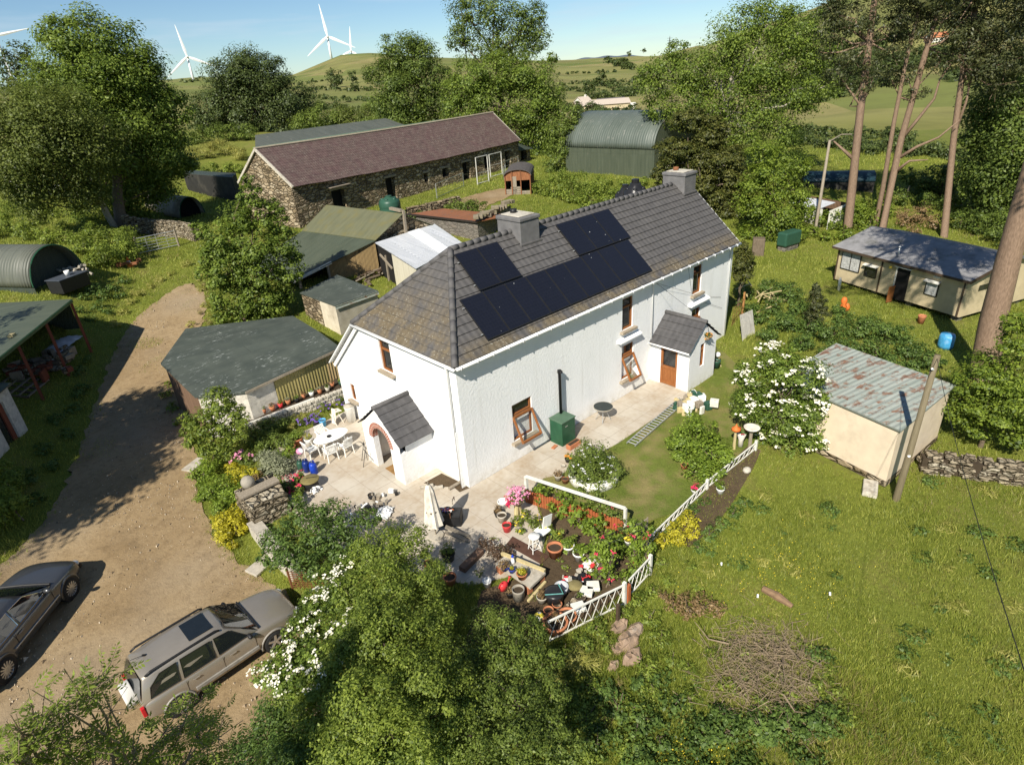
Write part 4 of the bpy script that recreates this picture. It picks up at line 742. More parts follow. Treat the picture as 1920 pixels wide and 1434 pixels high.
def sheds():
    # shed with green sheet roof over a stone gable
    n = (0, 1, 0); ap = vp(752, 400, (0, 25.4, 0), n); ml = vp(701, 449, (0, 25.4, 0), n); mr = vp(816, 423, (0, 25.4, 0), n)
    rl = at(612, 384, ap[2]); mL = at(566, 432, ml[2]); lo = at(548, 528, 1.95); 
    T = thing('green_roofed_shed', 'stone gabled shed with a moss green sheet roof in two falls', 'shed', (12, 28, 1.4))
    b = MB(); sheet_roof(b, mL, ml-[0, .25, 0], rl, ap-[0, .25, 0], .05); b.build('upper_roof', 'corr_moss', T)
    lL = lo+(mL-ml)*.75; b = MB(); sheet_roof(b, lL, lo, mL-[0, 0, .06], ml-[0, .2, .06], .05); b.build('lower_roof', 'corr_green', T)
    b = MB(); b.slab([ap+[0, 0, -.02], mr+[.2, 0, -.1], mr+[.2, 0, -.1]+(rl-ap), rl+[0, 0, -.02]], .05); b.build('rear_roof', 'corr_moss', T)
    b = MB(); y = 25.5; b.poly([(ml[0], y, .8), (mr[0], y, .8), (mr[0], y, mr[2]-.1), (ap[0], y, ap[2]-.12), (ml[0], y, ml[2]-.1)]); b.quad((ml[0], y, .8), (ml[0]+.6, 36, 1.5), (ml[0]+.6, 36, ml[2]-.1), (ml[0], y, ml[2]-.12)); b.quad((mr[0], y, .8), (mr[0]+.4, 36, 1.5), (mr[0]+.4, 36, mr[2]-.2), (mr[0], y, mr[2]-.12)); b.build('gable_wall', 'stone', T)
    w0 = vp(705, 500, (0, 25.2, 0), n); k = .5; b = MB(); q = ml+(lo-ml)*.55; b.quad((q[0], q[1]+.3, .3), (ml[0]-.02, ml[1]-.1, .3), (ml[0]-.02, ml[1]-.1, ml[2]-.15), (q[0], q[1]+.3, q[2]-.12), [(0, 0), (5, 0), (5, 3), (0, 2)]); b.build('board_wall', 'slats_old', T)
    b = MB(); p0 = q; p1 = lo; b.beam(p0+[.1, -.05, -.03], p1+[0, -.05, -.03], .06, .2); b.build('fascia', 'white_paint', T)
    b = MB()
    for k in (.05, .8): p = p0+(p1-p0)*k; b.beam((p[0], p[1]+.2, .2), p+[0, .2, -.1], .16, .16, (1, 0, 0)); b.build('post', 'grey_wood', T); b = MB()
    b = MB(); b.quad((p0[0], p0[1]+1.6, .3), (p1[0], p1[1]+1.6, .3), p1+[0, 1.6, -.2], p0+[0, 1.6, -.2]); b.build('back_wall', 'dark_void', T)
    b = MB(); b.beam((ap[0]+.05, 25.2, ap[2]-1.9), ap+[.05, -.3, .25], .18, .18, (1, 0, 0)); b.beam(ap+[0, -.1, .2], ap+[.1, 1.6, .2], .25, .2); b.build('king_post', 'grey_wood', T)
    # white sheeted lean-to
    a, c = at(703, 455, 3.75), at(815, 420, 3.75); d, e = at(868, 456, 2.9), at(780, 504, 2.9)
    T = thing('white_roofed_shed', 'cream shed with a pale grey sheet roof and one bright white sheet', 'shed', (14, 22, 1)); b = MB(); sheet_roof(b, a, c, e, d+(d-e)*.0, .05); b.build('roof', 'corr_white', T)
    b = MB(); u = (c-a)*.52; v = (c-a)*.72; up = np.array([0, 0, .03]); b.slab([a+u+up, a+v+up, e+(d-e)*.72+up, e+(d-e)*.52+up], .02); b.build('bright_sheet', plain('new_sheet', (.78, .8, .82), .4, var=.03), T)
    b = MB(); dn = np.array([0, 0, -.08]); m = a+(e-a)*.42; b.quad((m[0], m[1], .4), (e[0]+.05, e[1]+.1, .4), e+dn, m+dn, [(0, 0), (4, 0), (4, 2.6), (0, 2.6)]); b.quad((e[0]+.05, e[1]+.12, .4), (d[0], d[1]+.1, .4), d+dn, e+dn, [(0, 0), (7, 0), (7, 2.6), (0, 2.6)]); b.build('wall', 'corr_cream', T)
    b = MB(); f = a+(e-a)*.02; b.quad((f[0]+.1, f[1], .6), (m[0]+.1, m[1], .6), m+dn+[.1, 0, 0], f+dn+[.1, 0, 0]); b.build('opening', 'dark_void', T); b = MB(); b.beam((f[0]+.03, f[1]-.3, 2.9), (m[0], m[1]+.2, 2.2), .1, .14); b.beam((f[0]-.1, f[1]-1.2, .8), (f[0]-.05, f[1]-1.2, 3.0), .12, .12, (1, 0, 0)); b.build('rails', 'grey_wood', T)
    b = MB(); F = Frame((e[0]-1.3, e[1]+.5), 1.2); b.quad(*[np.array(q) for q in ((e[0]-2.2, e[1]+.2, .2), (e[0]+.1, e[1]-.2, .2), (e[0]+.1, e[1]-.2, 1.9), (e[0]-2.2, e[1]+.2, 1.6))]); b.build('low_wall', 'cream_render', T)
    # rusty roof and block walls
    z = 3.35; P = [at(762, 402, z+.15), at(895, 416, z), at(937, 398, z-.1), at(832, 391, z+.1)]
    T = thing('rusty_roofed_shed', 'block walled shed with a rust red tin roof behind the chimney', 'shed', sum(P)/4-[0, 0, 1.5]); b = MB(); sheet_roof(b, P[0], P[1], P[3], (P[3]+(P[1]-P[0])*.95), .05); b.build('roof', 'corr_rust', T)
    b = MB(); d = (P[1]-P[0])/np.linalg.norm(P[1]-P[0]); q0, q1 = P[0]+d*1.0, P[1]-d*.1; q2 = P[2]; b.quad((q0[0]+.1, q0[1], 1), (q1[0]+.1, q1[1], 1), q1+[.1, 0, -.1], q0+[.1, 0, -.1]); b.quad((q1[0]+.1, q1[1], 1), (q2[0]+1.4, q2[1], 1), q2+[1.4, 0, .35], q1+[.1, 0, .1]); b.build('wall', 'blockwork', T)
    b = MB(); b.beam(P[0]+[-.03, 0, .02], P[1]+[-.03, 0, -.04], .14, .14); b.build('gutter', 'dark_frame', T)
    b = MB(); R = np.random.default_rng(9)
    for i in range(14): t_ = i/13; p = q1*(1-t_)+(q2+[1.4, 0, .35])*t_; b.box(p+[0, 0, .1+R.uniform(0, .35)], (.7, .45, .3), R.uniform(0, 3))
    o = b.build('coping', 'stone_top', T, bevel=.03)
    # small felted store
    S = [at(562, 549, 2.3), at(628, 573, 2.3), at(709, 545, 2.35), at(632, 515, 2.45)]; T = thing('small_store', 'little flat roofed store with a peeling cream corner behind the house', 'shed', sum(S)/4*[1, 1, 0]+[0, 0, .5]); b = MB(); b.slab(S, .07); b.build('roof', 'felt', T)
    c = sum(S)/4; I = [c+(s-c)*.965 for s in S]; b = MB()
    for i, j in ((3, 0), (2, 3)): b.quad((I[i][0], I[i][1], -.2), (I[j][0], I[j][1], -.2), I[j]-[0, 0, .05], I[i]-[0, 0, .05])
    b.build('rear_wall', 'stone', T); b = MB(); m = I[0]+(I[1]-I[0])*.55; b.quad((I[0][0], I[0][1], -.2), (m[0], m[1], -.2), m-[0, 0, .05], I[0]-[0, 0, .05]); b.build('stone_wall', 'stone', T)
    b = MB(); b.quad((m[0], m[1], -.2), (I[1][0], I[1][1], -.2), I[1]-[0, 0, .05], m-[0, 0, .05]); b.build('plaster_wall', 'cream_render', T); b = MB(); b.quad((I[1][0], I[1][1], -.2), (I[2][0], I[2][1], -.2), I[2]-[0, 0, .05], I[1]-[0, 0, .05]); b.build('block_wall', 'pale_block', T)
    b = MB(); b.beam(S[1]+[0, -.02, -.16], S[2]+[0, -.02, -.14], .04, .22); b.build('fascia', 'corr_teal', T)
    # slates stacked behind the house
    p = at(700, 520, 1.2); b = MB(); R = np.random.default_rng(2)
    for i in range(40): b.cur = int(R.integers(3)); q = p+[R.normal(0, .9), R.normal(0, .5), R.uniform(-.4, .5)]; b.box(q, (R.uniform(.6, 2.2), R.uniform(.1, .3), .05), R.normal(.5, .5))
    tag(b.build('timber_stack', ['dark_trim', 'grey_wood', 'bark']), 'untidy stack of dark old timber between the sheds and the house', 'timber', kind='stuff')
    # felt roofed garage on the drive
    a, bb, c, d, e, f, r2 = at(301, 681, 2.55), at(348, 616, 2.25), at(549, 592, 2.25), at(638, 651, 2.2), at(459, 734, 2.15), at(365, 743, 2.15), at(597, 621, 2.5)
    T = thing('felt_roofed_garage', 'low garage with a dark green felt roof and bamboo coloured slat cladding', 'garage', (-2, 16, 0)); b = MB(); b.add([a, f, e, d, r2, c, bb], [(0, 1, 2, 3, 4), (0, 4, 5, 6)]); dn = np.array([0, 0, -.1]); lp = [a, f, e, d, r2, c, bb]; b.add([p+dn for p in lp], [(4, 3, 2, 1, 0), (6, 5, 4, 0)])
    for i in range(7): p, q = lp[i], lp[(i+1) % 7]; b.quad(p, p+dn, q+dn, q)
    b.build('roof', 'felt', T)
    def wl(b, p, q, h0=-.5): b.quad((p[0], p[1], h0), (q[0], q[1], h0), q+dn, p+dn, [(0, 0), (float(np.hypot(*(q-p)[:2])), 0), (float(np.hypot(*(q-p)[:2])), 2.4), (0, 2.4)])
    cc = (a+d)/2; I = [cc+(p-cc)*.965 for p in lp]; I = [np.array([p[0], p[1], lp[i][2]-.0]) for i, p in enumerate(I)]; fi = I[1]; ei = I[2]; di = I[3]; m = ei+(di-ei)*.27; m2 = ei+(di-ei)*.84
    b = MB(); wl(b, I[0], fi); wl(b, I[6], I[0]); wl(b, I[5], I[6]); wl(b, di, I[4]); wl(b, I[4], I[5]); b.build('board_wall', 'boards', T)
    b = MB(); wl(b, fi, ei); wl(b, ei, m); b.build('white_wall', 'old_white', T); b = MB(); wl(b, m+[0, -.03, 0], m2+[0, -.03, 0]); b.build('slat_cladding', 'slats', T); b = MB(); wl(b, m2+[0, -.03, 0], di+[0, -.03, 0]); b.build('new_slats', 'slats_new', T)
    b = MB(); b.beam(e+[0, -.04, -.07], d+[0, -.04, -.07], .03, .12); b.build('edge_trim', 'grey_ledge', T)
t = NT('pale_block'); v = t.obj(); MATS['pale_block'] = t.fin(t.mix(t.rng(t.noise(v, 2, 7), .4, .7), (.44, .40, .32), (.33, .29, .22)), .95, t.noise(v, 9, 4), .4)
t = NT('corr_moss'); uv = t.uv(); w_ = t.n('TexWave', {'Vector': uv, 'Scale': 2*math.pi/(.13*20)}, bands_direction='X').outputs['Fac']; c_ = t.ramp(t.noise(t.scale(uv, (2, .4, 1)), 1.5, 7), (.3, (.105, .11, .062)), (.7, (.15, .15, .085))); c_ = t.mix(t.rng(t.noise(t.obj(), 1.3, 8), .5, .7, 0, .6), c_, (.155, .135, .045)); MATS['corr_moss'] = t.fin(c_, .75, w_, .6, .03)
sheds()
def right_shed():
    d, c, bb = at(1690, 808, 2.2), at(1793, 722, 2.25), at(1568, 643, 2.3); l = d+(bb-c); T = thing('block_shed', 'peach rendered shed under a rusting pale green tin roof', 'shed', (d+bb)/2-[0, 0, 2.5]); b = MB(); sheet_roof(b, d, l, c, bb, .06); b.build('roof', 'corr_teal', T)
    m = (d+c+bb+l)/4; I = [m+(p-m)*.955 for p in (d, c, bb, l)]; b = MB()
    for i in range(4): p, q = I[i], I[(i+1) % 4]; b.quad((p[0], p[1], -.25), (q[0], q[1], -.25), (q[0], q[1], 2.16), (p[0], p[1], 2.16))
    b.build('wall', 'peach_render', T); b = MB(); J = [m+(p-m)*.965 for p in (d, c, bb, l)]
    for i in range(4): p, q = J[i], J[(i+1) % 4]; b.quad((p[0], p[1], -.8), (q[0], q[1], -.8), (q[0], q[1], -.12), (p[0], p[1], -.12))
    b.build('plinth', 'stone', T)
    p = G(1610, 915); tag(MB().box(p+[.1, -.35, .1], (.9, .5, .25), .3).build('stone_step', 'pale_stone', bevel=.04), 'flat stone step at the near corner of the peach shed', 'step')
right_shed()
def caravan():
    a, e = at(1570, 461, 2.3), at(1818, 526, 2.25); z0 = -.05; d = (e-a); d[2] = 0; L = np.linalg.norm(d); F = Frame(a, math.atan2(d[1], d[0])); L = L-.2; D = 6.4
    if (F(0, 1, 0)-a)@np.array([1., 0, 0]) < 0: sg = -1
    else: sg = 1
    X = lambda u, v, z: F(u+.1, v*sg, z)
    T = thing('mobile_home', 'cream static caravan with a grey shingle roof in dappled shade', 'mobile home', X(L/2, 3, -.4)); b = MB()
    b.quad(X(0, .15, z0), X(L, .15, z0), X(L, .15, 2.25), X(0, .15, 2.25))
    for u in (0, L): b.poly([X(u, .15, z0), X(u, D, z0), X(u, D, 2.25), X(u, D/2+.1, 3.0), X(u, .15, 2.25)])
    b.quad(X(0, D, z0), X(L, D, z0), X(L, D, 2.25), X(0, D, 2.25)); b.build('wall', 'cream_panel', T)
    b = MB(); b.slab([X(-.3, -.2, 2.28), X(L+.3, -.2, 2.28), X(L+.3, D/2+.1, 3.12), X(-.3, D/2+.1, 3.12)], .08); b.slab([X(-.3, D/2+.1, 3.12), X(L+.3, D/2+.1, 3.12), X(L+.3, D+.3, 2.28), X(-.3, D+.3, 2.28)], .08); b.build('roof', 'van_roof', T)
    b = MB(); b.beam(X(-.3, -.22, 2.2), X(L+.3, -.22, 2.2), .04, .14); b.beam(X(L+.32, -.2, 2.2), X(L+.32, D/2, 3.02), .05, .18); b.build('fascia', 'dark_trim', T)
    for u in (.03, .385*L, L*.985): b = MB(); b.beam(X(u, .1, z0), X(u, .1, 2.2), .09, .05, F.e1); b.build('corner_trim', 'dark_trim', T)
    def win(u, w, zl, zh, lab=None, br=False, hood=True):
        b = MB()
        for q in (u, u+w): b.beam(X(q, .12, zl), X(q, .12, zh), .05, .06, F.e1)
        for z in (zl, zh): b.beam(X(u, .12, z), X(u+w, .12, z), .06, .05)
        if w > 1.2: b.beam(X(u+w/2, .12, zl), X(u+w/2, .12, zh), .06, .06, F.e1)
        f = b.build('window', 'dark_frame', T); g = MB(); g.quad(X(u, .1, zl), X(u+w, .1, zl), X(u+w, .1, zh), X(u, .1, zh)); g.build('pane', 'glass' if br else 'curtain', f)
        if hood: h = MB(); h.slab([X(u-.1, .14, zh+.12), X(u+w+.1, .14, zh+.12), X(u+w+.1, -.12, zh+.05), X(u-.1, -.12, zh+.05)], .03); h.build('window_hood', 'white_paint', f)
    win(.35, 1.45, .85, 2.02, hood=False); win(2.25, .85, .8, 1.5, br=True); win(L*.735, .75, .75, 1.55)
    b = MB(); ud = L*.51; b.quad(X(ud, .13, z0-.1), X(ud+.85, .13, z0-.1), X(ud+.85, .13, 1.95), X(ud, .13, 1.95)); dd = b.build('doorway', 'dark_void', T); b = MB(); b.beam(X(ud-.04, .1, 0), X(ud-.04, .1, 1.95), .08, .05, F.e1); b.beam(X(ud-.1, .0, 2.0), X(ud+1.0, .0, 2.0), .25, .05); b.build('door_frame', 'white_paint', dd); b = MB(); b.beam(X(ud+.1, -.2, -.3), X(ud+.1, -.2, .75), .5, .04, F.e1); b.build('door_leaf', 'oak', dd)
    b = MB(); b.quad(X(L+.02, 1.2, 1.35), X(L+.02, 2.0, 1.35), X(L+.02, 2.0, 1.7), X(L+.02, 1.2, 1.7)); b.build('end_window', 'glass', T)
    b = MB(); b.tube([X(L*.47, .35, 2.4), X(L*.47, .35, 3.05)], .05, 8); b.lathe([(.0, .1), (.09, .06), (.09, .0)], X(L*.47, .35, 3.05), 8); b.build('flue', 'galv', T, True); b = MB(); b.beam(X(L*.775, .1, 1.93), X(L*.82, .1, 1.93), .1, .1); b.build('vent', 'white_paint', T)
    b = MB(); b.beam(X(L*.46, -.02, 1.83), X(L*.46+.12, -.14, 1.86), .16, .14); b.build('lamp', 'yellow', T)
    for u in (.8, 3, 5.5, L-.4):
        for v in (.6, D-.6): b = MB(); p = X(u, v, 0); b.box((p[0], p[1], -.3), (.4, .4, .55), F.ang); b.build('pier', 'blockwork', T)
caravan()
def little_ones():
    # old railway van used as a shed
    q = G(962, 372); d = math.atan2(.35, .94); F = Frame(at(948, 366, 2.85), -.85); b = MB(); z = 2.75; w, L = 2.7, 5.2
    T = thing('railway_van', 'derelict wooden railway van with rounded roof and missing boards', 'van body', F(w/2, 2, z)); n = 10
    pr = [(w/2-w/2*math.cos(math.pi*k/n)*1.04, z+1.95+.62*math.sin(math.pi*k/n)) for k in range(n+1)]; P = []; uv = []
    for u, h in pr:
        for k in range(4): P.append(F(u, -.15+k*(L+.3)/3, h)); uv.append((k*1.7, u))
    b.grid(P, 4, n+1, uv); o = b.build('roof', plain('van_felt', (.085, .075, .07), .8, dirt=(.14, .13, .11)), T); m = o.modifiers.new('t', 'SOLIDIFY'); m.thickness = .06
    b = MB()
    for u in (.04, .28*w, .62*w, w-.04): b.beam(F(u, 0, z-.1), F(u, 0, z+1.95+.58*math.sin(math.pi*u/w)), .1, .1, F.e1)
    for v in (L*.3, L*.6, L): b.beam(F(w, v, z), F(w, v, z+1.95), .1, .1, F.e1); b.beam(F(0, v, z), F(0, v, z+1.95), .1, .1, F.e1)
    b.tube([F(u, -.02, h-.03) for u, h in pr], .05, 5); b.build('frame', 'rust', T)
    b = MB(); b.poly([F(u, .06, h-.08) for u, h in pr]+[F(w, .06, z+1.5), F(0, .06, z+1.5)]); b.build('upper_boards', 'wagon_board', T)
    b = MB()
    for i in range(4): b.beam(F(.1+(.5 if i == 3 else 0), .05, z+.12+i*.22), F(w-.1-(.9 if i > 1 else 0), .05, z+.12+i*.22), .04, .19)
    b.beam(F(.95, .05, z+.1), F(.95, .05, z+1.9), .55, .04, F.e2); b.build('lower_boards', 'grey_wood', T)
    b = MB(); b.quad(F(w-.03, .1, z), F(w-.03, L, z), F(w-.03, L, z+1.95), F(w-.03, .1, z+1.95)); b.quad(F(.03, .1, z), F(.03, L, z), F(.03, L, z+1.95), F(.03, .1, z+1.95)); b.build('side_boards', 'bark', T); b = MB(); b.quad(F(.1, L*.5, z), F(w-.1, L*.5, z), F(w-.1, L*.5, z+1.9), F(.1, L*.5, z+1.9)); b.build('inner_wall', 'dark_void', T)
    # tiny white store with tin roof beyond the house
    A, B = at(1482, 388, 1.6), at(1558, 404, 1.6); T = thing('white_store', 'half hidden white store with grey sheet roof behind the house', 'shed', (A+B)/2-[0, 0, 1.5]); F = Frame(A, math.atan2(B[1]-A[1], B[0]-A[0])); L = float(np.hypot(*(B-A)[:2])); b = MB(); sheet_roof(b, F(-.2, -.2, 2.0), F(L*.75, -.2, 2.0), F(-.2, 1.6, 2.3), F(L*.75, 1.6, 2.3)); b.build('roof', 'corr_white', T); b = MB(); b.quad(F(L*.35, 0, 0), F(L*.8, 0, 0), F(L*.8, 0, 1.98), F(L*.35, 0, 1.98)); b.quad(F(L*.95, 0, 0), F(L*.95, 2.5, 0), F(L*.95, 2.5, 2.4), F(L*.95, 0, 1.95)); b.build('wall', 'white_paint', T); b = MB(); b.beam(F(.25, -.1, 0), F(.25, -.1, 1.95), .1, .1, F.e1); b.build('post', 'white_paint', T)
    b = MB(); b.quad(F(0, 2.2, 0), F(L, 2.2, 0), F(L, 2.2, 2.3), F(0, 2.2, 2.3)); b.build('rear_wall', 'boards', T)
    # dark arched van body among the trunks
    A = G(1508, 352); B = G(1640, 362); d = B-A; arch_shed('field_shelter', 'dark blue arched shelter half hidden by the pine trunks', (B+d*.0+np.array([1.2, .8, 0]))[:2], math.atan2(-d[1], -d[0]), 2.8, float(np.hypot(d[0], d[1])), .8, 2.0, plain('blue_tin', (.018, .045, .06), .5), 'corr_black', 0.1, open_=True, rim='black')
    # far farm on the valley floor
    def box_house(name, lab, x, y, w, h, dep, rh, wm, rm, ang, grp=None, chim=False):
        p = G(x, y); F = Frame(p, ang); z = float(p[2]); T = thing(name, lab, 'building', p, grp); b = MB()
        P = lambda a, d, q: F(a, d, z+q)
        for q in (((0, 0), (w, 0)), ((w, 0), (w, dep)), ((w, dep), (0, dep)), ((0, dep), (0, 0))): b.quad(P(*q[0], -2), P(*q[1], -2), P(*q[1], h), P(*q[0], h))
        for a in (0, w): b.poly([P(a, 0, h), P(a, dep, h), P(a, dep/2, h+rh)])
        b.build('wall', wm, T); b = MB(); b.slab([P(-.3, -.4, h-.1), P(w+.3, -.4, h-.1), P(w+.3, dep/2, h+rh+.05), P(-.3, dep/2, h+rh+.05)], .1); b.slab([P(-.3, dep/2, h+rh+.05), P(w+.3, dep/2, h+rh+.05), P(w+.3, dep+.4, h-.1), P(-.3, dep+.4, h-.1)], .1); b.build('roof', rm, T)
        if chim: b = MB(); b.box(P(w*.8, dep/2, h+rh+.2), (.6, .6, .9)); b.build('chimney', wm, T)
    g = 'farm buildings down the valley'
    box_house('far_shed', 'long pale roofed farm shed far down the valley', 1080, 208, 19, 1.5, 9, 1.3, 'cream_panel', 'pale_roof', -.75, g); box_house('far_shed', 'dark roofed farm shed beside the long pale one', 1122, 204, 10, 1.9, 6, 1.3, 'cream_panel', plain('dark_roof', (.12, .11, .11), .8), -.75, g); box_house('far_house', 'tiny white farmhouse behind the long pale shed', 1090, 203, 4.5, 2.6, 4, 1.2, 'white_paint', 'pale_roof', -.2, g, True); box_house('far_shed', 'white open shed at the right end of the far farm', 1150, 207, 8, 1.4, 5, .5, 'white_paint', 'white_paint', -.75, g)
    box_house('far_house', 'red roofed house half hidden on the wooded hillside', 1742, 82, 8, 2.5, 6, 2, 'white_paint', 'terracotta', -.9)
little_ones()

# ------------------------------------------------------------------ vehicles (built at the origin, nose along +x)
def wheel(root, x, y, r, w, side, spokes, rimmat='alloy'):
    n = 24; t = MB(); P = [(r*.62, -w/2), (r*.93, -w/2), (r, -w*.36), (r, w*.36), (r*.93, w/2), (r*.62, w/2)]
    V = [(x+a*math.cos(2*math.pi*k/n), y+b, r+a*math.sin(2*math.pi*k/n)) for a, b in P for k in range(n)]; t.add(V, [(i*n+k, i*n+(k+1) % n, (i+1)*n+(k+1) % n, (i+1)*n+k) for i in range(5) for k in range(n)]); wh = t.build('wheel', 'tyre', root, True)
    b = MB(); yo = y+side*w*.44; c = np.array([x, yo, r])
    for k in range(spokes): a = 2*math.pi*k/spokes+.2; d = np.array([math.cos(a), 0, math.sin(a)]); b.beam(c+d*r*.08, c+d*r*.66, r*.1 if spokes > 7 else r*.2, .03, (0, 1, 0))
    b.tube([c+r*.655*np.array([math.cos(2*math.pi*k/n), 0, math.sin(2*math.pi*k/n)]) for k in range(n+1)], r*.045, 5, False); b.tube([c-[0, side*.02, 0], c+[0, side*.012, 0]], r*.14, 10); b.build('rim', rimmat, wh)
    b = MB(); b.tube([c-[0, side*w*.35, 0], c-[0, side*w*.3, 0]], r*.6, 18); b.build('brake_disc', 'dark_frame', wh)
def loft(b, st, caps=True):
    """st: list of half sections [(x, y, z)...]; mirrored about y=0"""
    m = len(st[0]); rows = []
    for s in st: rows.append([(x, -y, z) for x, y, z in s]+[(x, y, z) for x, y, z in s[::-1]])
    k = 2*m; V = [p for r in rows for p in r]; F = [(i*k+j, i*k+(j+1) % k, (i+1)*k+(j+1) % k, (i+1)*k+j) for i in range(len(rows)-1) for j in range(k)]
    if caps: F += [tuple(range(k))[::-1], tuple((len(rows)-1)*k+j for j in range(k))]
    b.add(V, F)
def sub(o, lv=2):
    m = o.modifiers.new('smooth', 'SUBSURF'); m.levels = lv; m.render_levels = lv; return o
def recalc(o):
    import bmesh
    q = bmesh.new(); q.from_mesh(o.data); bmesh.ops.recalc_face_normals(q, faces=q.faces); q.to_mesh(o.data); q.free(); return o
def car(name, lab, p):
    T = thing(name, lab, 'car'); W2, zb = p['w']/2, p['belt']; pm = p['paint']
    # lower body: x, half width, sill height, deck height
    st = []
    for x, w, z0, zt in p['body']: st.append([(x, w*.86, z0), (x, w*.97, z0+.07), (x, w, (z0+zt)/2-.03), (x, w*.985, zt-.15), (x, w*.93, zt-.035), (x, w*.74, zt), (x, w*.3, zt+.022)])
    b = MB(); loft(b, st); body = recalc(sub(b.build('body', pm, T, True)))
    # cabin
    xf, xt, xr, xe, zr, ht = p['cab']  # windscreen foot, windscreen top, roof rear, tail foot, roof height, half width at roof
    hb = W2*.93; sec = []
    for k in range(8):
        t_ = k/7; xb = xf+(xe-xf)*t_; xtop = xt+(xr-xt)*t_; zz = zr+.035*math.sin(math.pi*min(1, t_*1.15)); cf = 1-.07*(2*t_-1)**2
        sec.append([(xb, hb*cf, zb-.1), (xb, hb*cf*.99, zb+.015), (xb*.5+xtop*.5, (hb*.55+ht*.45)*cf+.02, zb*.5+zr*.5), (xtop, ht*cf+.045, zz-.07), (xtop, ht*cf-.02, zz-.012), (xtop, ht*.55, zz+.02), (xtop, ht*.2, zz+.027)])
    b = MB(); loft(b, sec); roof = recalc(b.build('roof', pm, T, True)); roof.modifiers.new('b', 'BEVEL').width = .02
    def S(x, z, sd, off=.012):   # point on the side glass plane
        k = (z-zb)/(zr-zb); t_ = float(np.clip((xf-x)/(xf-xe), 0, 1)); cf = 1-.07*(2*t_-1)**2
        y0, y1, y2 = hb*cf*.99, (hb*.55+ht*.45)*cf+.02, ht*cf+.045; y = y0+(y1-y0)*k*2 if k < .5 else y1+(y2-y1)*(k-.5)*2; return np.array([x, sd*(y+off), z])
    def xfz(z, a, c): return a+(c-a)*(z-zb)/(zr-zb)
    for sd in (-1, 1):
        for poly in p['glass']:
            b = MB(); pts = []
            for x, z in poly: pts.append((x, z))
            n = len(pts); top = [S(x, z, sd) for x, z in pts]; b.add(top, [tuple(range(n)) if sd < 0 else tuple(range(n))[::-1]]); o = b.build('side_window', 'car_glass', T); 
            fr = MB(); fr.tube([S(*pts[i % n], sd, .014) for i in range(n+1)], .012, 5, False); fr.build('window_trim', p['trim'], o)
    b = MB(); g = .018; nn = np.array([zr-zb, 0, xf-xt]); nn = nn/np.linalg.norm(nn); F_ = lambda u, v: np.array([xf+(xt-xf)*v-.07*0+.03*(1-(2*u-1)**2), (2*u-1)*(hb*.90*(1-v)+ht*.93*v), zb+(zr-zb)*v])+nn*.03
    b.grid([F_(i/6, .04+.9*j/4) for j in range(5) for i in range(7)], 7, 5); b.build('windscreen', 'car_glass', T, True)
    b = MB(); b.tube([F_(i/8, .0)+[.02, 0, .0] for i in range(9)], .03, 6); b.tube([F_(.12, .02), F_(.5, .14)], .012, 4); b.tube([F_(.5, .02), F_(.88, .13)], .012, 4); b.build('wipers', 'black', T)
    if p.get('rear'):
        b = MB(); nr = np.array([-(zr-zb), 0, -(xe-xr)]); nr = nr/np.linalg.norm(nr); Rr = lambda u, v: np.array([xe+(xr-xe)*v, (2*u-1)*(hb*.86*(1-v)+ht*.9*v)*.97, zb+(zr-zb)*v])+np.array([-1, 0, .1])*.03
        b.grid([Rr(i/4, .05+.85*j/3) for j in range(4) for i in range(5)], 5, 4); b.build('rear_window', 'car_glass', T, True)
    for x in p['axles']:
        for sd in (-1, 1):
            wheel(T, x, sd*(W2-p['tw']*.5+.01), p['r'], p['tw'], sd, p['spokes'])
            b = MB(); b.tube([(x+(p['r']+.06)*math.cos(a), sd*(W2-.02), p['r']+(p['r']+.06)*math.sin(a)) for a in np.linspace(-.15, math.pi+.15, 15)], .035, 6); b.build('wheel_arch', p['arch'], T, True)
            b = MB(); c = np.array([x, sd*(W2-.16), p['r']]); b.tube([c, c+[0, sd*.15, 0]], p['r']+.035, 20); b.build('arch_liner', 'black', T)
    for sd in (-1, 1):
        b = MB(); m = S(xf-.28, zb+.07, sd, .13); b.ball(m, (.07, .12, .075), 10, 7); b.tube([m, S(xf-.24, zb+.0, sd, 0)], .03, 5); b.build('wing_mirror', p['mirror'], T, True)
        for x in p['handles']: b = MB(); b.beam((x-.09, sd*(W2+.012), zb-.13), (x+.09, sd*(W2+.012), zb-.13), .03, .035); b.build('door_handle', p['hm'], T, bevel=.008)
        for x in p['shuts']: b = MB(); b.beam((x, sd*(W2*.997), .42), (x+.02, sd*(W2*.985), zb-.05), .008, .012, (0, 1, 0)); b.build('door_gap', 'black', T)
        f = p['body'][-2]; b = MB(); b.ball((f[0]-.03, sd*f[1]*.78, f[3]-.13), (.16, .17, .075), 10, 6); b.build('headlight', 'lamp_clear', T, True)
        r_ = p['body'][1]; b = MB(); b.box((r_[0]-.03, sd*r_[1]*.92, r_[3]-.24), (.1, .1, .32 if p.get('suv') else .16)); b.build('tail_light', 'lamp_red', T, bevel=.02)
        b = MB(); b.beam((p['axles'][0]+p['r']+.12, sd*(W2+.005), .55), (p['axles'][1]-p['r']-.12, sd*(W2+.005), .55), .05, .11 if p.get('suv') else .03); b.build('side_trim', p['arch'] if p.get('suv') else 'steel', T, bevel=.01)
    fx = p['body'][-1][0]; b = MB(); b.box((fx-.03, 0, .42), (.12, p['w']*.78, .16)); b.build('bumper', 'black', T, bevel=.03)
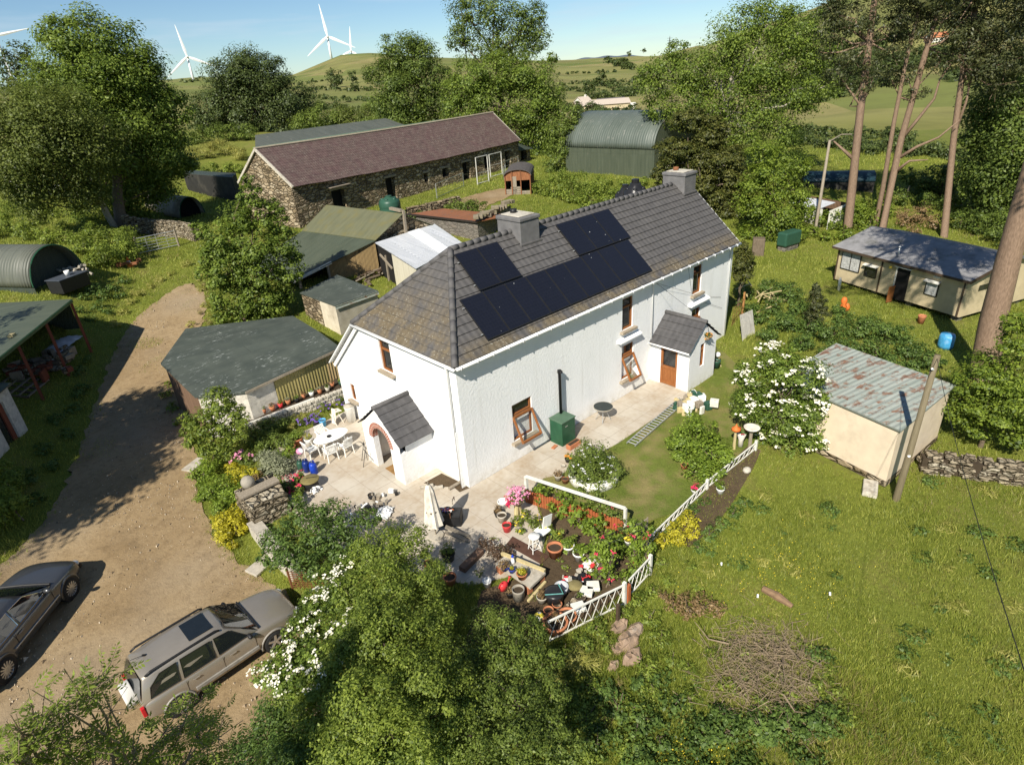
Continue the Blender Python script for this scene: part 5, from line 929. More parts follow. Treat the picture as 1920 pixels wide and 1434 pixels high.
    if p.get('suv'):
        b = MB(); q = [(.02, zr+.055), (-.62, zr+.068)]; b.add([(q[0][0], -.40, q[0][1]), (q[0][0], .40, q[0][1]), (q[1][0], .40, q[1][1]), (q[1][0], -.40, q[1][1])], [(0, 1, 2, 3)]); b.build('sunroof', 'car_glass', T)
        for sd in (-1, 1): b = MB(); b.tube([(.1, sd*ht*1.0, zr+.0), (.0, sd*ht*.99, zr+.05), (-1.7, sd*ht*.98, zr+.06), (-1.85, sd*ht*.97, zr+.0)], .03, 6); b.build('roof_rail', 'black', T, True)
        b = MB(); b.tube([(-1.6, .1, zr+.04), (-1.67, .1, zr+.09)], .03, 6); b.tube([(-1.66, .1, zr+.08), (-1.95, .1, zr+.16)], .008, 4); b.build('aerial', 'black', T)
        b = MB(); xx = p['body'][0][0]; V = []; b.tube([(xx+.02, .12, .82), (xx-.2, .12, .82), (xx-.25, .12, .82)], [.37, .36, .31], 24); o = b.build('spare_wheel_cover', 'spare_cover', T, True, .02)
    return T
MATS['car_glass'] = plain('car_glass', (.012, .015, .016), .03, var=.1, spec=.9); MATS['spare_cover'] = plain('spare_cover', (.62, .60, .55), .3, var=.03)
MATS['chrome'] = plain('chrome', (.7, .7, .7), .15, var=.02, metal=1.)
SUV = dict(w=1.78, belt=1.03, paint='paint_gold', suv=True, rear=True, r=.345, tw=.23, spokes=5, arch=plain('cladding', (.27, .25, .22), .5), mirror='black', trim='black', hm='paint_gold', axles=(-1.42, 1.33), handles=(-.85, .18), shuts=(-1.12, -.12, .82), cab=(1.0, .22, -1.93, -2.16, 1.66, .60),
    body=[(-2.2, .66, .5, .96), (-2.17, .82, .40, 1.03), (-1.9, .885, .32, 1.06), (-.9, .89, .28, 1.06), (.3, .89, .28, 1.06), (.95, .89, .28, 1.05), (1.55, .87, .30, .985), (2.0, .82, .33, .90), (2.22, .72, .38, .80), (2.28, .6, .42, .74)],
    glass=[[(.70, 1.07), (.30, 1.53), (-.12, 1.58), (-.14, 1.07)], [(-.24, 1.07), (-.22, 1.58), (-1.02, 1.60), (-1.10, 1.07)], [(-1.2, 1.07), (-1.12, 1.59), (-1.55, 1.57), (-1.85, 1.36), (-1.95, 1.07)]])
o = car('silver_suv', 'silver gold off road car with a spare wheel cover on its tailgate', SUV); o.location = (-10.07, -.5, float(zg(-10, -.5))+.03); o.rotation_euler = (0, 0, math.radians(2.8))
SAL = dict(w=1.82, belt=.90, paint='paint_grey', rear=False, r=.33, tw=.23, spokes=14, arch='paint_grey', mirror='paint_grey', trim='chrome', hm='paint_grey', axles=(-1.38, 1.38), handles=(-.55,), shuts=(-.75, .75), cab=(.95, .05, -1.25, -1.85, 1.38, .55),
    body=[(-2.3, .6, .4, .78), (-2.22, .8, .3, .9), (-1.6, .89, .24, .93), (-.5, .91, .22, .92), (.6, .91, .22, .92), (1.1, .905, .22, .91), (1.7, .88, .23, .84), (2.05, .82, .25, .76), (2.25, .68, .28, .66), (2.3, .5, .3, .6)],
    glass=[[(.72, .93), (.16, 1.29), (-.35, 1.32), (-.4, .93)], [(-.48, .93), (-.43, 1.32), (-1.1, 1.29), (-1.5, .93)]])
o = car('grey_car', 'dark grey low coupe with chrome window trim at the left edge', SAL); o.scale = (1.15,)*3; o.location = (-14.5, 5.5, float(zg(-14.3, 5.5))+.03); o.rotation_euler = (0, 0, math.radians(48.8))

# ------------------------------------------------------------------ vegetation
def unit(v): return v/(np.linalg.norm(v, axis=-1, keepdims=True)+1e-9)
def quads(C, N, size, R, asp=.55):
    """leaf shaped quads at C facing N"""
    n = len(C); a = unit(np.cross(N, R.normal(size=(n, 3)))); b = np.cross(N, a); s = (size*R.uniform(.65, 1.35, n))[:, None] if np.isscalar(size) else (size*R.uniform(.65, 1.35, n))[:, None]
    bend = N*s*.12
    return np.stack([C-a*s*.5-bend, C+b*s*asp*.5, C+a*s*.5-bend, C-b*s*asp*.5], 1).reshape(-1, 3)
def crown(blobs, size, cov, seed, spread=.26, flat=.8, kc=9, asp=.55, up=.5, fine=1.):
    """leaves gathered in twig clumps through every blob: (centre, radius)"""
    R = np.random.default_rng(seed); out = []
    for c, r in blobs:
        r3 = np.array([r, r, r*flat]) if np.isscalar(r) else np.array(r); rm = float(np.mean(r3)); la = .5*asp*size*size
        n = int(max(30, cov*4*math.pi*rm*rm/la)); K = int(max(6, kc*1.1*(1+rm/ (size*14))))
        u = unit(R.normal(size=(K, 3))); cc = u*R.uniform(.35, 1.0, (K, 1))**.6; w = R.uniform(.4, 1.5, K); k = R.choice(K, n, p=w/w.sum())
        off = unit(R.normal(size=(n, 3)))*(R.uniform(0, 1, (n, 1))**.45)*spread*1.7*np.array([1, 1, .75])*R.uniform(.55, 1.25, K)[k][:, None]; p = cc[k]+off; fill = R.uniform(size=n) < .3; p[fill] = (unit(R.normal(size=(n, 3)))*R.uniform(.45, 1.0, (n, 1)))[fill]; C = np.array(c)+p*r3
        N = unit(unit(p)*.6+unit(off)*.55+np.array([0, 0, up*1.5])+R.normal(size=(n, 3))*.36); out.append(quads(C, N, size*np.where(R.uniform(size=n) < .3, .65, 1.0), R, asp))
    return np.concatenate(out)
def flowers(blobs, nf, size, R, per=7, face=SUN):
    """flat heads of blossom on the outside of the blobs"""
    out = []
    tot = sum(b[1] if np.isscalar(b[1]) else np.mean(b[1]) for b in blobs)
    for c, r in blobs:
        r = float(np.mean(r)); m = max(1, int(round(nf*r/tot)))
        for _ in range(m):
            d = unit(R.normal(size=3)+np.array([-.5, -.6, 1.0])); p = np.array(c)+d*r*np.array([1, 1, .85])*R.uniform(.92, 1.12); n_ = per; o = R.normal(size=(n_, 3))*size*.42*np.array([1, 1, .3]); out.append(quads(p+o, unit(np.tile(d*.4+[0, 0, 1], (n_, 1))+R.normal(size=(n_, 3))*.25), size*.55, R, .9))
    return np.concatenate(out)
def B(L, d):
    """crown masses read from the photo: (x, y, radius[, extra distance]) at distance d"""
    out = []
    for q in L:
        dd = (d(q[0], q[1]) if callable(d) else d)+(q[3] if len(q) > 3 else 0); p = atd(q[0], q[1], dd); out.append((p, q[2]*1.12*float(np.linalg.norm(p-CAM))/FPX))
    return out
def limbs(b, base, blobs, r0, R, top=None, wig=.12, nb=None, lim=.32):
    cs = np.array([x[0] for x in blobs]); top = cs.mean(0)+np.array([0, 0, (cs[:, 2].max()-cs[:, 2].mean())*.35]) if top is None else np.array(top); base = np.array(base, float); n = 7; L = np.linalg.norm(top-base); P = []
    for i in range(n+1): t_ = i/n; P.append(base+(top-base)*t_+(R.normal(size=3)*L*wig*.25*math.sin(math.pi*t_) if 0 < i < n else 0))
    b.tube([P[0]-[0, 0, .3]]+P, [r0*1.25]+[r0*(1-.72*i/n) for i in range(n+1)], 8)
    order = list(range(len(blobs))); R.shuffle(order)
    for j in order[:nb or len(order)]:
        c, r = blobs[j]; k = int(np.clip(R.integers(2, n), 1, n)); s = P[k]; 
        if c[2] < s[2]-1: s = P[max(1, k-2)]
        m = (s+c)/2+R.normal(size=3)*np.linalg.norm(c-s)*.1; rr = r0*lim*R.uniform(.7, 1.2); b.tube([s, m, c], [rr, rr*.7, rr*.3], 5, False)
        for _ in range(3): e = c+unit(R.normal(size=3))*float(np.mean(r))*.85; b.tube([m*.3+c*.7, e], [rr*.35, rr*.1], 4, False)
def tree(name, lab, L, d, mat, size=None, cov=.9, seed=1, r0=None, base=None, bark='bark', grp=None, cat='tree', flower=None, spread=.26, nb=None, top=None, flat=.9, kc=9, trunk=True, lim=.32, up=.5, asp=.55):
    bl = B(L, d); R = np.random.default_rng(seed); cs = np.array([x[0] for x in bl]); dist = float(np.linalg.norm(cs.mean(0)-CAM)); size = size or max(.11, dist*.0042)
    if base is None: base = np.array([cs[:, 0].mean(), cs[:, 1].mean(), 0]); base[2] = float(zg(base[0], base[1]))
    else: base = np.array(base, float)
    T = thing(name, lab, cat, base, grp); b = MB(); h = cs[:, 2].max()-base[2]
    if trunk: limbs(b, base, bl, r0 or max(.05, h*.022), R, top, nb=nb, lim=lim); b.build('trunk' if cat == 'tree' else 'stems', bark, T, True)
    raw('crown' if cat == 'tree' else 'foliage', crown(bl, size, cov, seed, spread, flat, kc, asp, up), 4, mat, T)
    if flower:
        for fm, nf, fs in flower: raw('blossom', flowers(bl, nf, fs, R), 4, fm, T)
    return T
def zdist(zt):
    """distance at which the sight line passes at a wanted height"""
    def f(x, y): p = at(x, y, zt(x, y) if callable(zt) else zt); return float(np.hypot(*(p-CAM)[:2]))
    return f
def ground_blobs(L, k=.75):
    """low growth: (x, y of the foot, radius px) sitting on the land"""
    out = []
    for q in L:
        p = G(q[0], q[1]); r = q[2]*float(np.linalg.norm(p-CAM))/FPX; out.append((p+[0, 0, r*k*(q[3] if len(q) > 3 else 1)], (r, r, r*(q[3] if len(q) > 3 else .85))))
    return out
def shrub(name, lab, L, mat, size=None, cov=.9, seed=1, grp=None, cat='shrub', flower=None, spread=.28, kc=8, asp=.55, up=.5, blobs=None, stems=True):
    bl = blobs or ground_blobs(L); R = np.random.default_rng(seed); cs = np.array([x[0] for x in bl]); dist = float(np.linalg.norm(cs.mean(0)-CAM)); size = size or max(.08, dist*.004); c = cs.mean(0); base = (c[0], c[1], float(zg(c[0], c[1])))
    T = thing(name, lab, cat, base, grp)
    if stems:
        b = MB()
        for p, r in bl[:14]:
            f = np.array([p[0], p[1], float(zg(p[0], p[1]))]); b.tube([f+R.normal(size=3)*.05, f*.4+p*.6+R.normal(size=3)*.05, p], [.035, .025, .01], 4, False)
            for _ in range(3): b.tube([f*.5+p*.5, p+unit(R.normal(size=3))*float(np.mean(r))*.8], [.018, .005], 3, False)
        b.build('stems', 'bark', T)
    raw('foliage', crown(bl, size, cov, seed, spread, 1, kc, asp, up), 4, mat, T)
    if flower:
        for fm, nf, fs in flower: raw('blossom', flowers(bl, nf, fs, R), 4, fm, T)
    return T
def trees():
    tree('ash_tree', 'tall spreading ash tree, the biggest on the left beyond the tin huts', [(150, 75, 42), (112, 115, 35), (205, 90, 45), (245, 125, 42), (100, 60, 22), (140, 150, 60), (200, 165, 62), (265, 170, 42), (165, 235, 70), (235, 245, 62), (290, 195, 38), (312, 240, 38), (285, 300, 48), (225, 320, 55), (335, 205, 26), (325, 290, 30), (200, 390, 45), (250, 370, 45), (300, 350, 30), (90, 180, 40)], 73, 'ash', .27, 1.0, 11, .55, base=[*G(228, 425)[:2], 3.9], lim=.25)
    tree('birch_tree', 'olive green birch with a pale leaning trunk in front of the big ash', [(60, 205, 48), (38, 265, 60), (115, 265, 58), (88, 330, 50), (150, 320, 42), (185, 270, 42), (30, 330, 42), (165, 370, 28), (10, 220, 40), (140, 215, 36), (-30, 280, 60), (60, 375, 28)], 66, 'birch', .22, .72, 12, .3, base=G(214, 425), bark='pale_bark', top=atd(110, 240, 66), lim=.35, spread=.3)
    tree('pine_tree', 'thin dark tree against the sky at the left edge', [(32, 96, 16), (48, 100, 10), (15, 115, 20), (35, 122, 16), (5, 140, 22), (55, 128, 10), (25, 150, 18)], 92, 'far_leaf', .3, .35, 13, .2, top=atd(22, 118, 92))
    tree('round_tree', 'dense domed dark green tree left of the barn roof', [(450, 150, 42), (500, 148, 38), (425, 178, 36), (535, 185, 38), (475, 185, 52), (400, 212, 32), (560, 220, 24), (515, 222, 36), (440, 222, 34), (470, 130, 30), (550, 200, 26), (385, 228, 20)], 130, 'far_leaf', .36, 1.0, 14, .5)
    tree('sycamore_tree', 'broad dark leafy tree left of the tall ash behind the barn', [(755, 100, 34), (785, 108, 38), (725, 145, 34), (800, 150, 36), (760, 185, 48), (812, 200, 32), (728, 200, 28), (765, 235, 38), (725, 240, 22), (805, 245, 28), (738, 110, 20)], 105, 'oak_leaf', .33, 1.0, 15, .45)
    tree('tall_ash_tree', 'tallest tree behind the barn, open crown with limbs showing against the sky', [(878, 36, 34), (928, 20, 32), (985, 45, 34), (858, 72, 20), (952, 68, 34), (1012, 72, 22), (900, 88, 24), (972, 100, 24), (865, 20, 18), (1000, 28, 20), (940, 100, 20)], 101, 'oak_leaf', .32, .62, 16, .6, bark='bark', lim=.3, top=atd(932, 60, 101), spread=.34, base=[*atd(945, 240, 101)[:2], 2.5])
    tree('bushy_tree', 'wide bushy tree under the tall ash, overhanging the barn ridge', [(880, 148, 36), (935, 138, 38), (990, 140, 36), (1022, 170, 32), (868, 195, 36), (930, 200, 50), (1000, 205, 40), (1042, 205, 20), (960, 245, 40), (1028, 240, 32), (1010, 262, 30), (885, 232, 26), (1035, 108, 10), (850, 170, 24)], 96, 'ash', .31, 1.0, 17, .5)
    tree('elder_tree', 'bright leafy tree between the barn end and the dutch barn', [(1050, 245, 22), (1068, 210, 16), (1058, 275, 24), (1040, 300, 22), (1042, 330, 20), (1030, 348, 18), (1075, 240, 14)], 80, 'shrub', .26, 1.0, 18, .2)
    tree('ash_tree', 'large pale ash with drooping grey twigs behind the right end of the house', [(1390, 48, 38), (1440, 38, 36), (1498, 60, 40), (1350, 92, 34), (1420, 108, 46), (1478, 118, 42), (1300, 132, 34), (1250, 125, 26), (1360, 160, 46), (1430, 178, 42), (1500, 168, 34), (1290, 188, 40), (1222, 165, 28), (1238, 205, 24), (1400, 235, 38), (1462, 245, 34), (1330, 210, 38), (1540, 110, 26), (1480, 285, 26), (1268, 95, 18), (1210, 140, 18), (1350, 250, 34), (1225, 318, 13), (1245, 300, 10), (1550, 160, 22)], 74, 'ash', .25, .75, 19, .6, bark='pale_bark', spread=.33, lim=.24)
    tree('pine_tree', 'wide dark evergreen rising close behind the house chimney', [(1290, 225, 30), (1330, 245, 34), (1268, 280, 32), (1340, 300, 42), (1300, 330, 44), (1372, 330, 28), (1350, 375, 44), (1392, 395, 30), (1318, 400, 30), (1240, 325, 18), (1402, 345, 22), (1245, 350, 16), (1372, 290, 26), (1255, 305, 22), (1310, 280, 32), (1395, 430, 26)], 62, 'cypress', .22, 2.0, 20, .35, flat=.6, spread=.2, kc=16)
    tree('laurel_tree', 'bright yellow green laurel thicket right of the dark evergreen', [(1430, 290, 26), (1450, 335, 32), (1420, 385, 32), (1462, 395, 34), (1490, 355, 24), (1500, 310, 18), (1402, 440, 22), (1442, 435, 26), (1482, 425, 26), (1505, 385, 18), (1412, 335, 22)], 56, 'laurel', .2, 1.0, 21, .2)
    # trees along the drive and garden
    tree('young_ash_tree', 'fresh green young ash between the drive and the green roofed shed', [(470, 366, 20), (440, 405, 28), (500, 398, 28), (412, 448, 30), (470, 455, 44), (530, 455, 28), (420, 508, 34), (490, 515, 42), (542, 508, 24), (398, 480, 24), (440, 560, 34), (500, 570, 34), (532, 552, 20), (415, 590, 18), (465, 335, 10), (375, 430, 14), (550, 480, 16), (380, 510, 14), (520, 420, 20), (455, 590, 24)], 42.5, 'ash', .2, 1.15, 22, .2, base=G(458, 610), spread=.24)
    tree('hazel_bush', 'rounded green bush at the front corner of the felt roofed garage', [(410, 755, 26), (380, 788, 26), (432, 785, 28), (402, 815, 28), (368, 822, 16), (442, 818, 20), (412, 738, 14), (355, 795, 12), (425, 845, 16), (385, 842, 16)], 26.5, 'hedge_leaf', .13, .95, 23, .07, base=G(402, 858), spread=.24)
    tree('elder_bush', 'elder in cream blossom beside the peach shed', [(1462, 680, 36), (1420, 705, 34), (1502, 708, 36), (1402, 755, 30), (1450, 765, 48), (1508, 778, 36), (1480, 825, 36), (1432, 815, 30), (1525, 820, 22), (1538, 752, 18), (1440, 660, 20), (1395, 705, 20), (1470, 850, 20)], 24.5, 'elder', .12, 1.0, 24, .08, flower=[('cream_flower', 130, .21)])
    tree('laurel_bush', 'big bright evergreen bush at the right edge below the great trunk', [(1850, 715, 44), (1895, 695, 46), (1822, 755, 42), (1880, 765, 46), (1902, 812, 30), (1832, 795, 28), (1920, 640, 34), (1945, 740, 50), (1800, 770, 20), (1905, 600, 20)], 28, 'laurel', .13, 1.0, 25, .1, flat=.6, kc=14, spread=.2)
    # scots pines on the right
    pg = 'tall pines right of the house'
    def pine(lab, base, path, r0, L, d, seed, dead=(), name='scots_pine', extra=()):
        R = np.random.default_rng(seed); bp = np.array(base, float); T = thing(name, lab, 'tree', bp, pg); b = MB(); P = [bp-[0, 0, .4], bp]+[atd(x, y, d) for x, y in path]; n = len(P); b.tube(P, [r0*1.15]+[r0*(1-.6*i/(n-1)) for i in range(n-1)], 10); bl = B(L, d)+list(extra)
        for c, r in bl:
            k = min(range(2, n), key=lambda i: abs(P[i][2]-(c[2]-1.0))); s = P[k]; mm = (s+c)/2+[0, 0, -.3]+R.normal(size=3)*.3; b.tube([s, mm, c, c+unit(R.normal(size=3))*r*.7], [r0*.26, r0*.2, r0*.1, .02], 5, False)
            for _ in range(4): b.tube([mm*.4+c*.6, c+unit(R.normal(size=3)+[0, 0, -.2])*r*.95], [r0*.07, .012], 4, False)
        for seg in dead: Q = [atd(x, y, d) for x, y in seg]; b.tube(Q, [r0*.5*(1-.75*i/(len(Q)-1)) for i in range(len(Q))], 6)
        b.build('trunk', 'pine_bark', T, True); V = crown([(c, r*1.05) for c, r in bl], .24, .44, seed, .27, .62, 12, .35, .2); raw('crown', V, 4, 'conifer', T); return T
    pine('straight pine trunk just left of the forked pines', G(1588, 442), [(1600, 330), (1614, 200), (1630, 80), (1640, 0), (1650, -110)], .35, [(1602, 35, 30), (1562, 62, 26), (1652, 52, 26), (1598, 105, 28), (1572, 140, 22), (1640, 132, 24), (1682, 95, 20), (1560, 22, 20), (1612, 165, 18), (1590, -30, 40), (1680, -20, 40), (1640, -80, 50), (1690, 35, 18), (1545, 100, 14)], 59, 31, dead=[[(1602, 300), (1560, 262)]])
    pine('forked pine with two leaning red brown stems behind the caravan', G(1652, 445), [(1672, 340), (1690, 260), (1710, 190), (1738, 90), (1765, 0), (1785, -80)], .3, [(1740, 20, 26), (1710, 62, 22), (1790, 60, 26), (1765, 115, 22), (1700, 140, 18), (1810, 105, 24), (1730, -40, 40), (1800, -40, 45), (1720, 175, 14), (1775, 20, 24), (1672, 150, 16)], 61, 32, dead=[[(1690, 262), (1720, 225), (1752, 185), (1762, 150), (1790, 110)], [(1688, 295), (1720, 275), (1760, 258), (1800, 225)], [(1682, 320), (1705, 302), (1740, 300)]])
    pine('slimmer second stem of the forked pines, leaning left of it', G(1640, 430), [(1656, 350), (1676, 230), (1700, 110), (1728, 0), (1745, -70)], .2, [(1700, 30, 20), (1735, -30, 34), (1690, 75, 16), (1712, 5, 22)], 60.5, 33)
    pine('single tall pine trunk near the right edge, behind the caravan roof', G(1770, 445), [(1776, 380), (1788, 260), (1806, 130), (1832, 0), (1846, -70)], .28, [(1850, 58, 38), (1812, 38, 30), (1895, 35, 40), (1855, 125, 28), (1890, 115, 34), (1830, 85, 26), (1910, 80, 36), (1840, -40, 50), (1900, -40, 60), (1880, 160, 20), (1820, 150, 14)], 62, 34, dead=[[(1790, 250), (1812, 190), (1822, 140)]])
    q = G(1842, 712); pine('massive leaning pine trunk in front of the caravan, cut off by the right edge', q, [(1862, 600), (1890, 490), (1918, 385), (1975, 190), (2035, 0), (2080, -150)], .6, [(2010, 40, 60), (2080, 0, 80), (1990, -70, 80), (2120, 110, 70), (2050, 160, 60), (2100, -120, 100), (1985, -170, 80)], float(np.hypot(*(q-CAM)[:2])), 35, extra=[(np.array([x-.914*1.11*(h-1.5), y-.407*1.11*(h-1.5), h]), r) for x, y, h, r in [(30, -2.5, 16, 1.2), (32.5, -5.5, 16.5, 1.5), (30.2, -6.2, 17, 1.3), (33.5, -8.5, 16, 1.6), (31, -4.3, 18, 1.2), (34.5, -3.5, 17.5, 1.5), (29.8, -8.6, 17, 1.1)]])
    tree('beech_tree', 'dark green beech filling the right edge behind the pines', [(1882, 195, 48), (1902, 255, 50), (1862, 298, 40), (1912, 340, 50), (1882, 388, 40), (1852, 250, 30), (1915, 150, 40), (1842, 350, 30), (1940, 300, 60), (1850, 400, 26), (1900, 430, 40)], 67, 'oak_leaf', .24, 1.0, 36, .4)
    tree('shade_tree', 'dark leafy tree filling the gap beneath the pines at the right', [(1720, 355, 20), (1745, 335, 22), (1800, 330, 26), (1825, 380, 26), (1700, 330, 14), (1750, 375, 18), (1830, 330, 24)], 75, 'oak_leaf', .26, .8, 37, .2)
    # trees standing just beyond the left edge of the frame: they shade the drive
    R = np.random.default_rng(8)
    for i, (sx, sy, h, r) in enumerate([(-8.3, 14.6, 12, 2.7), (-11, 13.2, 12.5, 2.8), (-7.2, 17.2, 11.5, 2.2), (-10, 18, 12.5, 2.9), (-13.6, 12.6, 12, 2.9), (-12.5, 17.5, 13, 3), (-13, 22.5, 12, 3), (-12, 27.5, 12, 2.8)]):
        x, y = sx-.914*1.11*h*.8, sy-.407*1.11*h*.8
        z = float(zg(x, y)); bl = [(np.array([x+R.normal(0, r*.4), y+R.normal(0, r*.4), z+h*R.uniform(.62, .98)]), r*R.uniform(.45, .65)) for _ in range(9)]; T = thing('roadside_tree', 'leafy tree standing beside the drive beyond the left edge', 'tree', (x, y, z), 'trees beside the drive'); b = MB(); limbs(b, (x, y, z), bl, .22, R); b.build('trunk', 'bark', T, True); raw('crown', crown(bl, .3, .55, 60+i), 4, 'oak_leaf', T)
trees()
def shrubs():
    hg = 'hedge bushes behind the barn'
    for i, (lab, L) in enumerate([('grey green hedge bush left of the barn ridge', [(585, 250, 26), (605, 242, 26), (570, 252, 18), (625, 246, 22)]), ('hedge bush rising over the green flashing', [(645, 245, 24), (668, 246, 24), (690, 240, 22)]), ('dark hedge bush touching the broad sycamore', [(705, 235, 26), (720, 245, 22), (695, 250, 18)])]): shrub('hedge_bush', lab, L, 'shrub' if i != 1 else 'birch', .36, 1, 100+i, hg)
    shrub('hawthorn_thicket', 'dense green thicket between the dutch barn and the house roof', [(1040, 368, 24), (1075, 378, 26), (1110, 392, 26), (1145, 392, 26), (1015, 365, 16), (1165, 385, 22), (1090, 360, 22), (1060, 352, 18), (1130, 365, 22), (1170, 362, 16), (1180, 395, 20), (1205, 350, 12)], 'hedge_leaf', .21, 1, 103)
    shrub('currant_bush', 'leafy bush growing through the ruined wall behind the chimney', [(858, 408, 20), (880, 410, 24), (902, 408, 18), (840, 402, 12)], 'shrub', .19, 1, 104)
    shrub('nettle_patch', 'weeds along the foot of the broken wall before the barn', [(790, 410, 9), (810, 408, 9), (830, 404, 8), (775, 412, 8)], 'nettle', .17, .8, 105)
    shrub('yew_bush', 'clipped conical yew at the far corner of the house', None, 'cypress', .14, 2.2, 106, blobs=[(b_[0], (b_[1]*1.15, b_[1]*1.15, b_[1]*1.3)) for b_ in B([(1393, 505, 17), (1394, 488, 16), (1393, 470, 12)], 40.5)], spread=.18)
    shrub('fir_tree', 'small dark pointed conifer among the brambles', None, 'conifer', .12, 1.3, 107, cat='tree', blobs=[(b_[0], b_[1]) for b_ in B([(1531, 585, 16), (1531, 565, 14), (1531, 548, 10), (1531, 535, 6), (1520, 592, 10)], 37.5)], spread=.2)
    L = [(1440, 560, 22), (1478, 566, 22), (1420, 606, 20), (1470, 620, 24), (1515, 622, 22), (1558, 640, 24), (1605, 632, 24), (1655, 642, 22), (1700, 672, 22), (1640, 672, 22), (1740, 692, 20), (1590, 666, 20), (1500, 655, 22), (1548, 672, 16), (1450, 590, 20), (1400, 560, 14), (1495, 590, 20), (1580, 610, 18), (1630, 620, 18), (1670, 690, 18), (1710, 700, 16), (1690, 640, 18), (1440, 640, 18), (1570, 590, 12), (1720, 720, 14), (1405, 590, 14), (1385, 575, 10)]
    shrub('bramble_patch', 'wide bramble patch between the house and the caravan', L, 'nettle', .14, .95, 108, cat='brambles')
    shrub('bramble_patch', 'bramble mound with dry canes by the field gate', [(185, 470, 26), (225, 478, 26), (160, 478, 20), (250, 488, 22), (205, 500, 24), (240, 462, 20), (270, 470, 14), (180, 500, 14)], 'hedge_leaf', .19, .9, 109, cat='brambles')
    shrub('bramble_patch', 'low scrub along the bank above the round tin hut', [(20, 440, 18), (50, 450, 18), (90, 458, 16), (125, 458, 16), (10, 410, 18), (60, 425, 14), (-10, 450, 18)], 'hedge_leaf', .2, .8, 110, cat='brambles')
    shrub('hedge_bush', 'tangled hedge below the tall pine and white store', [(1500, 420, 22), (1540, 425, 18), (1570, 430, 20), (1600, 425, 24), (1630, 432, 22), (1475, 445, 16), (1560, 400, 14), (1520, 445, 14), (1625, 400, 16), (1600, 395, 14), (1660, 410, 14), (1580, 450, 16), (1545, 452, 12)], 'laurel', .2, .9, 111)
    shrub('dead_conifer', 'browned dead conifer branches behind the caravan', [(1700, 425, 18), (1725, 418, 18), (1745, 430, 16), (1690, 410, 12), (1710, 440, 12)], 'dead', .2, .45, 112)
    shrub('hedge_bush', 'dark bushes along the pine trunk feet behind the caravan', [(1800, 430, 20), (1835, 440, 22), (1680, 385, 18), (1870, 450, 26), (1730, 390, 16), (1780, 400, 20), (1900, 470, 26)], 'oak_leaf', .2, .9, 113)
    shrub('edge_bush', 'sunlit bush at the left edge beside the shaded drive', None, 'laurel', .12, 1, 114, blobs=B([(12, 905, 22), (-5, 950, 28), (20, 940, 16), (-20, 900, 24), (5, 875, 10)], zdist(.9)), cat='bush')
    shrub('grass_clump', 'dry tall stems at the shed corner beside the drive', [(398, 560, 10), (388, 545, 10), (380, 590, 8), (392, 610, 9)], 'dry_grass', .25, .3, 115, cat='grass clump', asp=.12, up=0, stems=False)
    # border between drive and patio
    bg = 'border plants left of the patio'
    for i, (n, lab, L, m, f, kw) in enumerate([('fern_clump', 'lush green border plants beside the concrete slab on the drive', [(385, 900, 22), (405, 930, 24), (380, 940, 14), (430, 925, 24), (420, 960, 18), (450, 940, 18), (400, 880, 20)], 'lily', None, {}), ('golden_shrub', 'golden yellow shrub spilling onto the drive', [(425, 990, 22), (445, 1000, 24), (422, 1015, 18), (450, 975, 20), (412, 985, 12), (438, 1028, 10), (465, 990, 14)], 'gold_leaf', None, {}), ('golden_shrub', 'yellow leaved bush behind the stone pillar', [(455, 905, 20), (470, 925, 16), (440, 890, 16), (480, 895, 12)], 'gold_leaf', None, {}), ('silver_shrub', 'silvery grey leaved shrub by the patio edge', [(510, 885, 22), (530, 890, 22), (500, 868, 16), (545, 880, 14), (520, 870, 18)], 'silver', None, {}), ('pink_phlox', 'plant with a pink flower head left of the patio', [(462, 870, 16), (448, 865, 12)], 'shrub', [('pink', 12, .22)], {}), ('red_rose', 'small bush of red and pink flowers beside the stone pillar', [(545, 915, 16), (560, 925, 14), (530, 925, 14)], 'shrub', [('crimson', 10, .16)], {}), ('green_bush', 'glossy dark bushes behind the patio table', [(500, 815, 20), (525, 810, 20), (480, 830, 22), (515, 840, 20), (545, 800, 14), (490, 855, 16), (540, 840, 18), (560, 820, 12)], 'shrub', None, {}), ('euphorbia', 'bright round leafed plant beside the terracotta pots', [(535, 868, 16), (520, 860, 12), (548, 850, 12)], 'lily', None, {}), ('lily_clump', 'arching strap leaved clump by the raised flower bed', [(555, 795, 12), (570, 788, 10), (548, 805, 10)], 'reed', None, dict(asp=.14)), ('rusty_shrub', 'reddish brown low shrub before the silver one', [(482, 905, 10), (490, 890, 9)], 'dead', None, {})]):
        shrub(n, lab, L, m, .10 if m != 'silver' else .075, .95, 120+i, bg, flower=f, **kw)
    # garden in front
    shrub('dahlia_bush', 'leafy green bush at the end of the white lattice fence', None, 'lily', .12, .9, 140, blobs=ground_blobs([(1300, 850, 34, 1.2), (1278, 855, 28), (1332, 868, 34), (1310, 895, 30), (1352, 872, 26), (1292, 822, 24, 1.2), (1325, 905, 20), (1268, 832, 20), (1345, 895, 18), (1325, 830, 22, 1.2)]), spread=.24)
    shrub('round_bed_planting', 'mound of white daisies filling the round white bed', None, 'shrub', .09, 1.0, 141, blobs=ground_blobs([(1115, 905, 30, 1.3), (1090, 905, 26, 1.2), (1140, 902, 24, 1.2), (1110, 880, 28, 1.3), (1135, 885, 22, 1.2), (1088, 885, 22, 1.2), (1115, 918, 18, 1.2)]), flower=[('white_flower', 60, .07)])
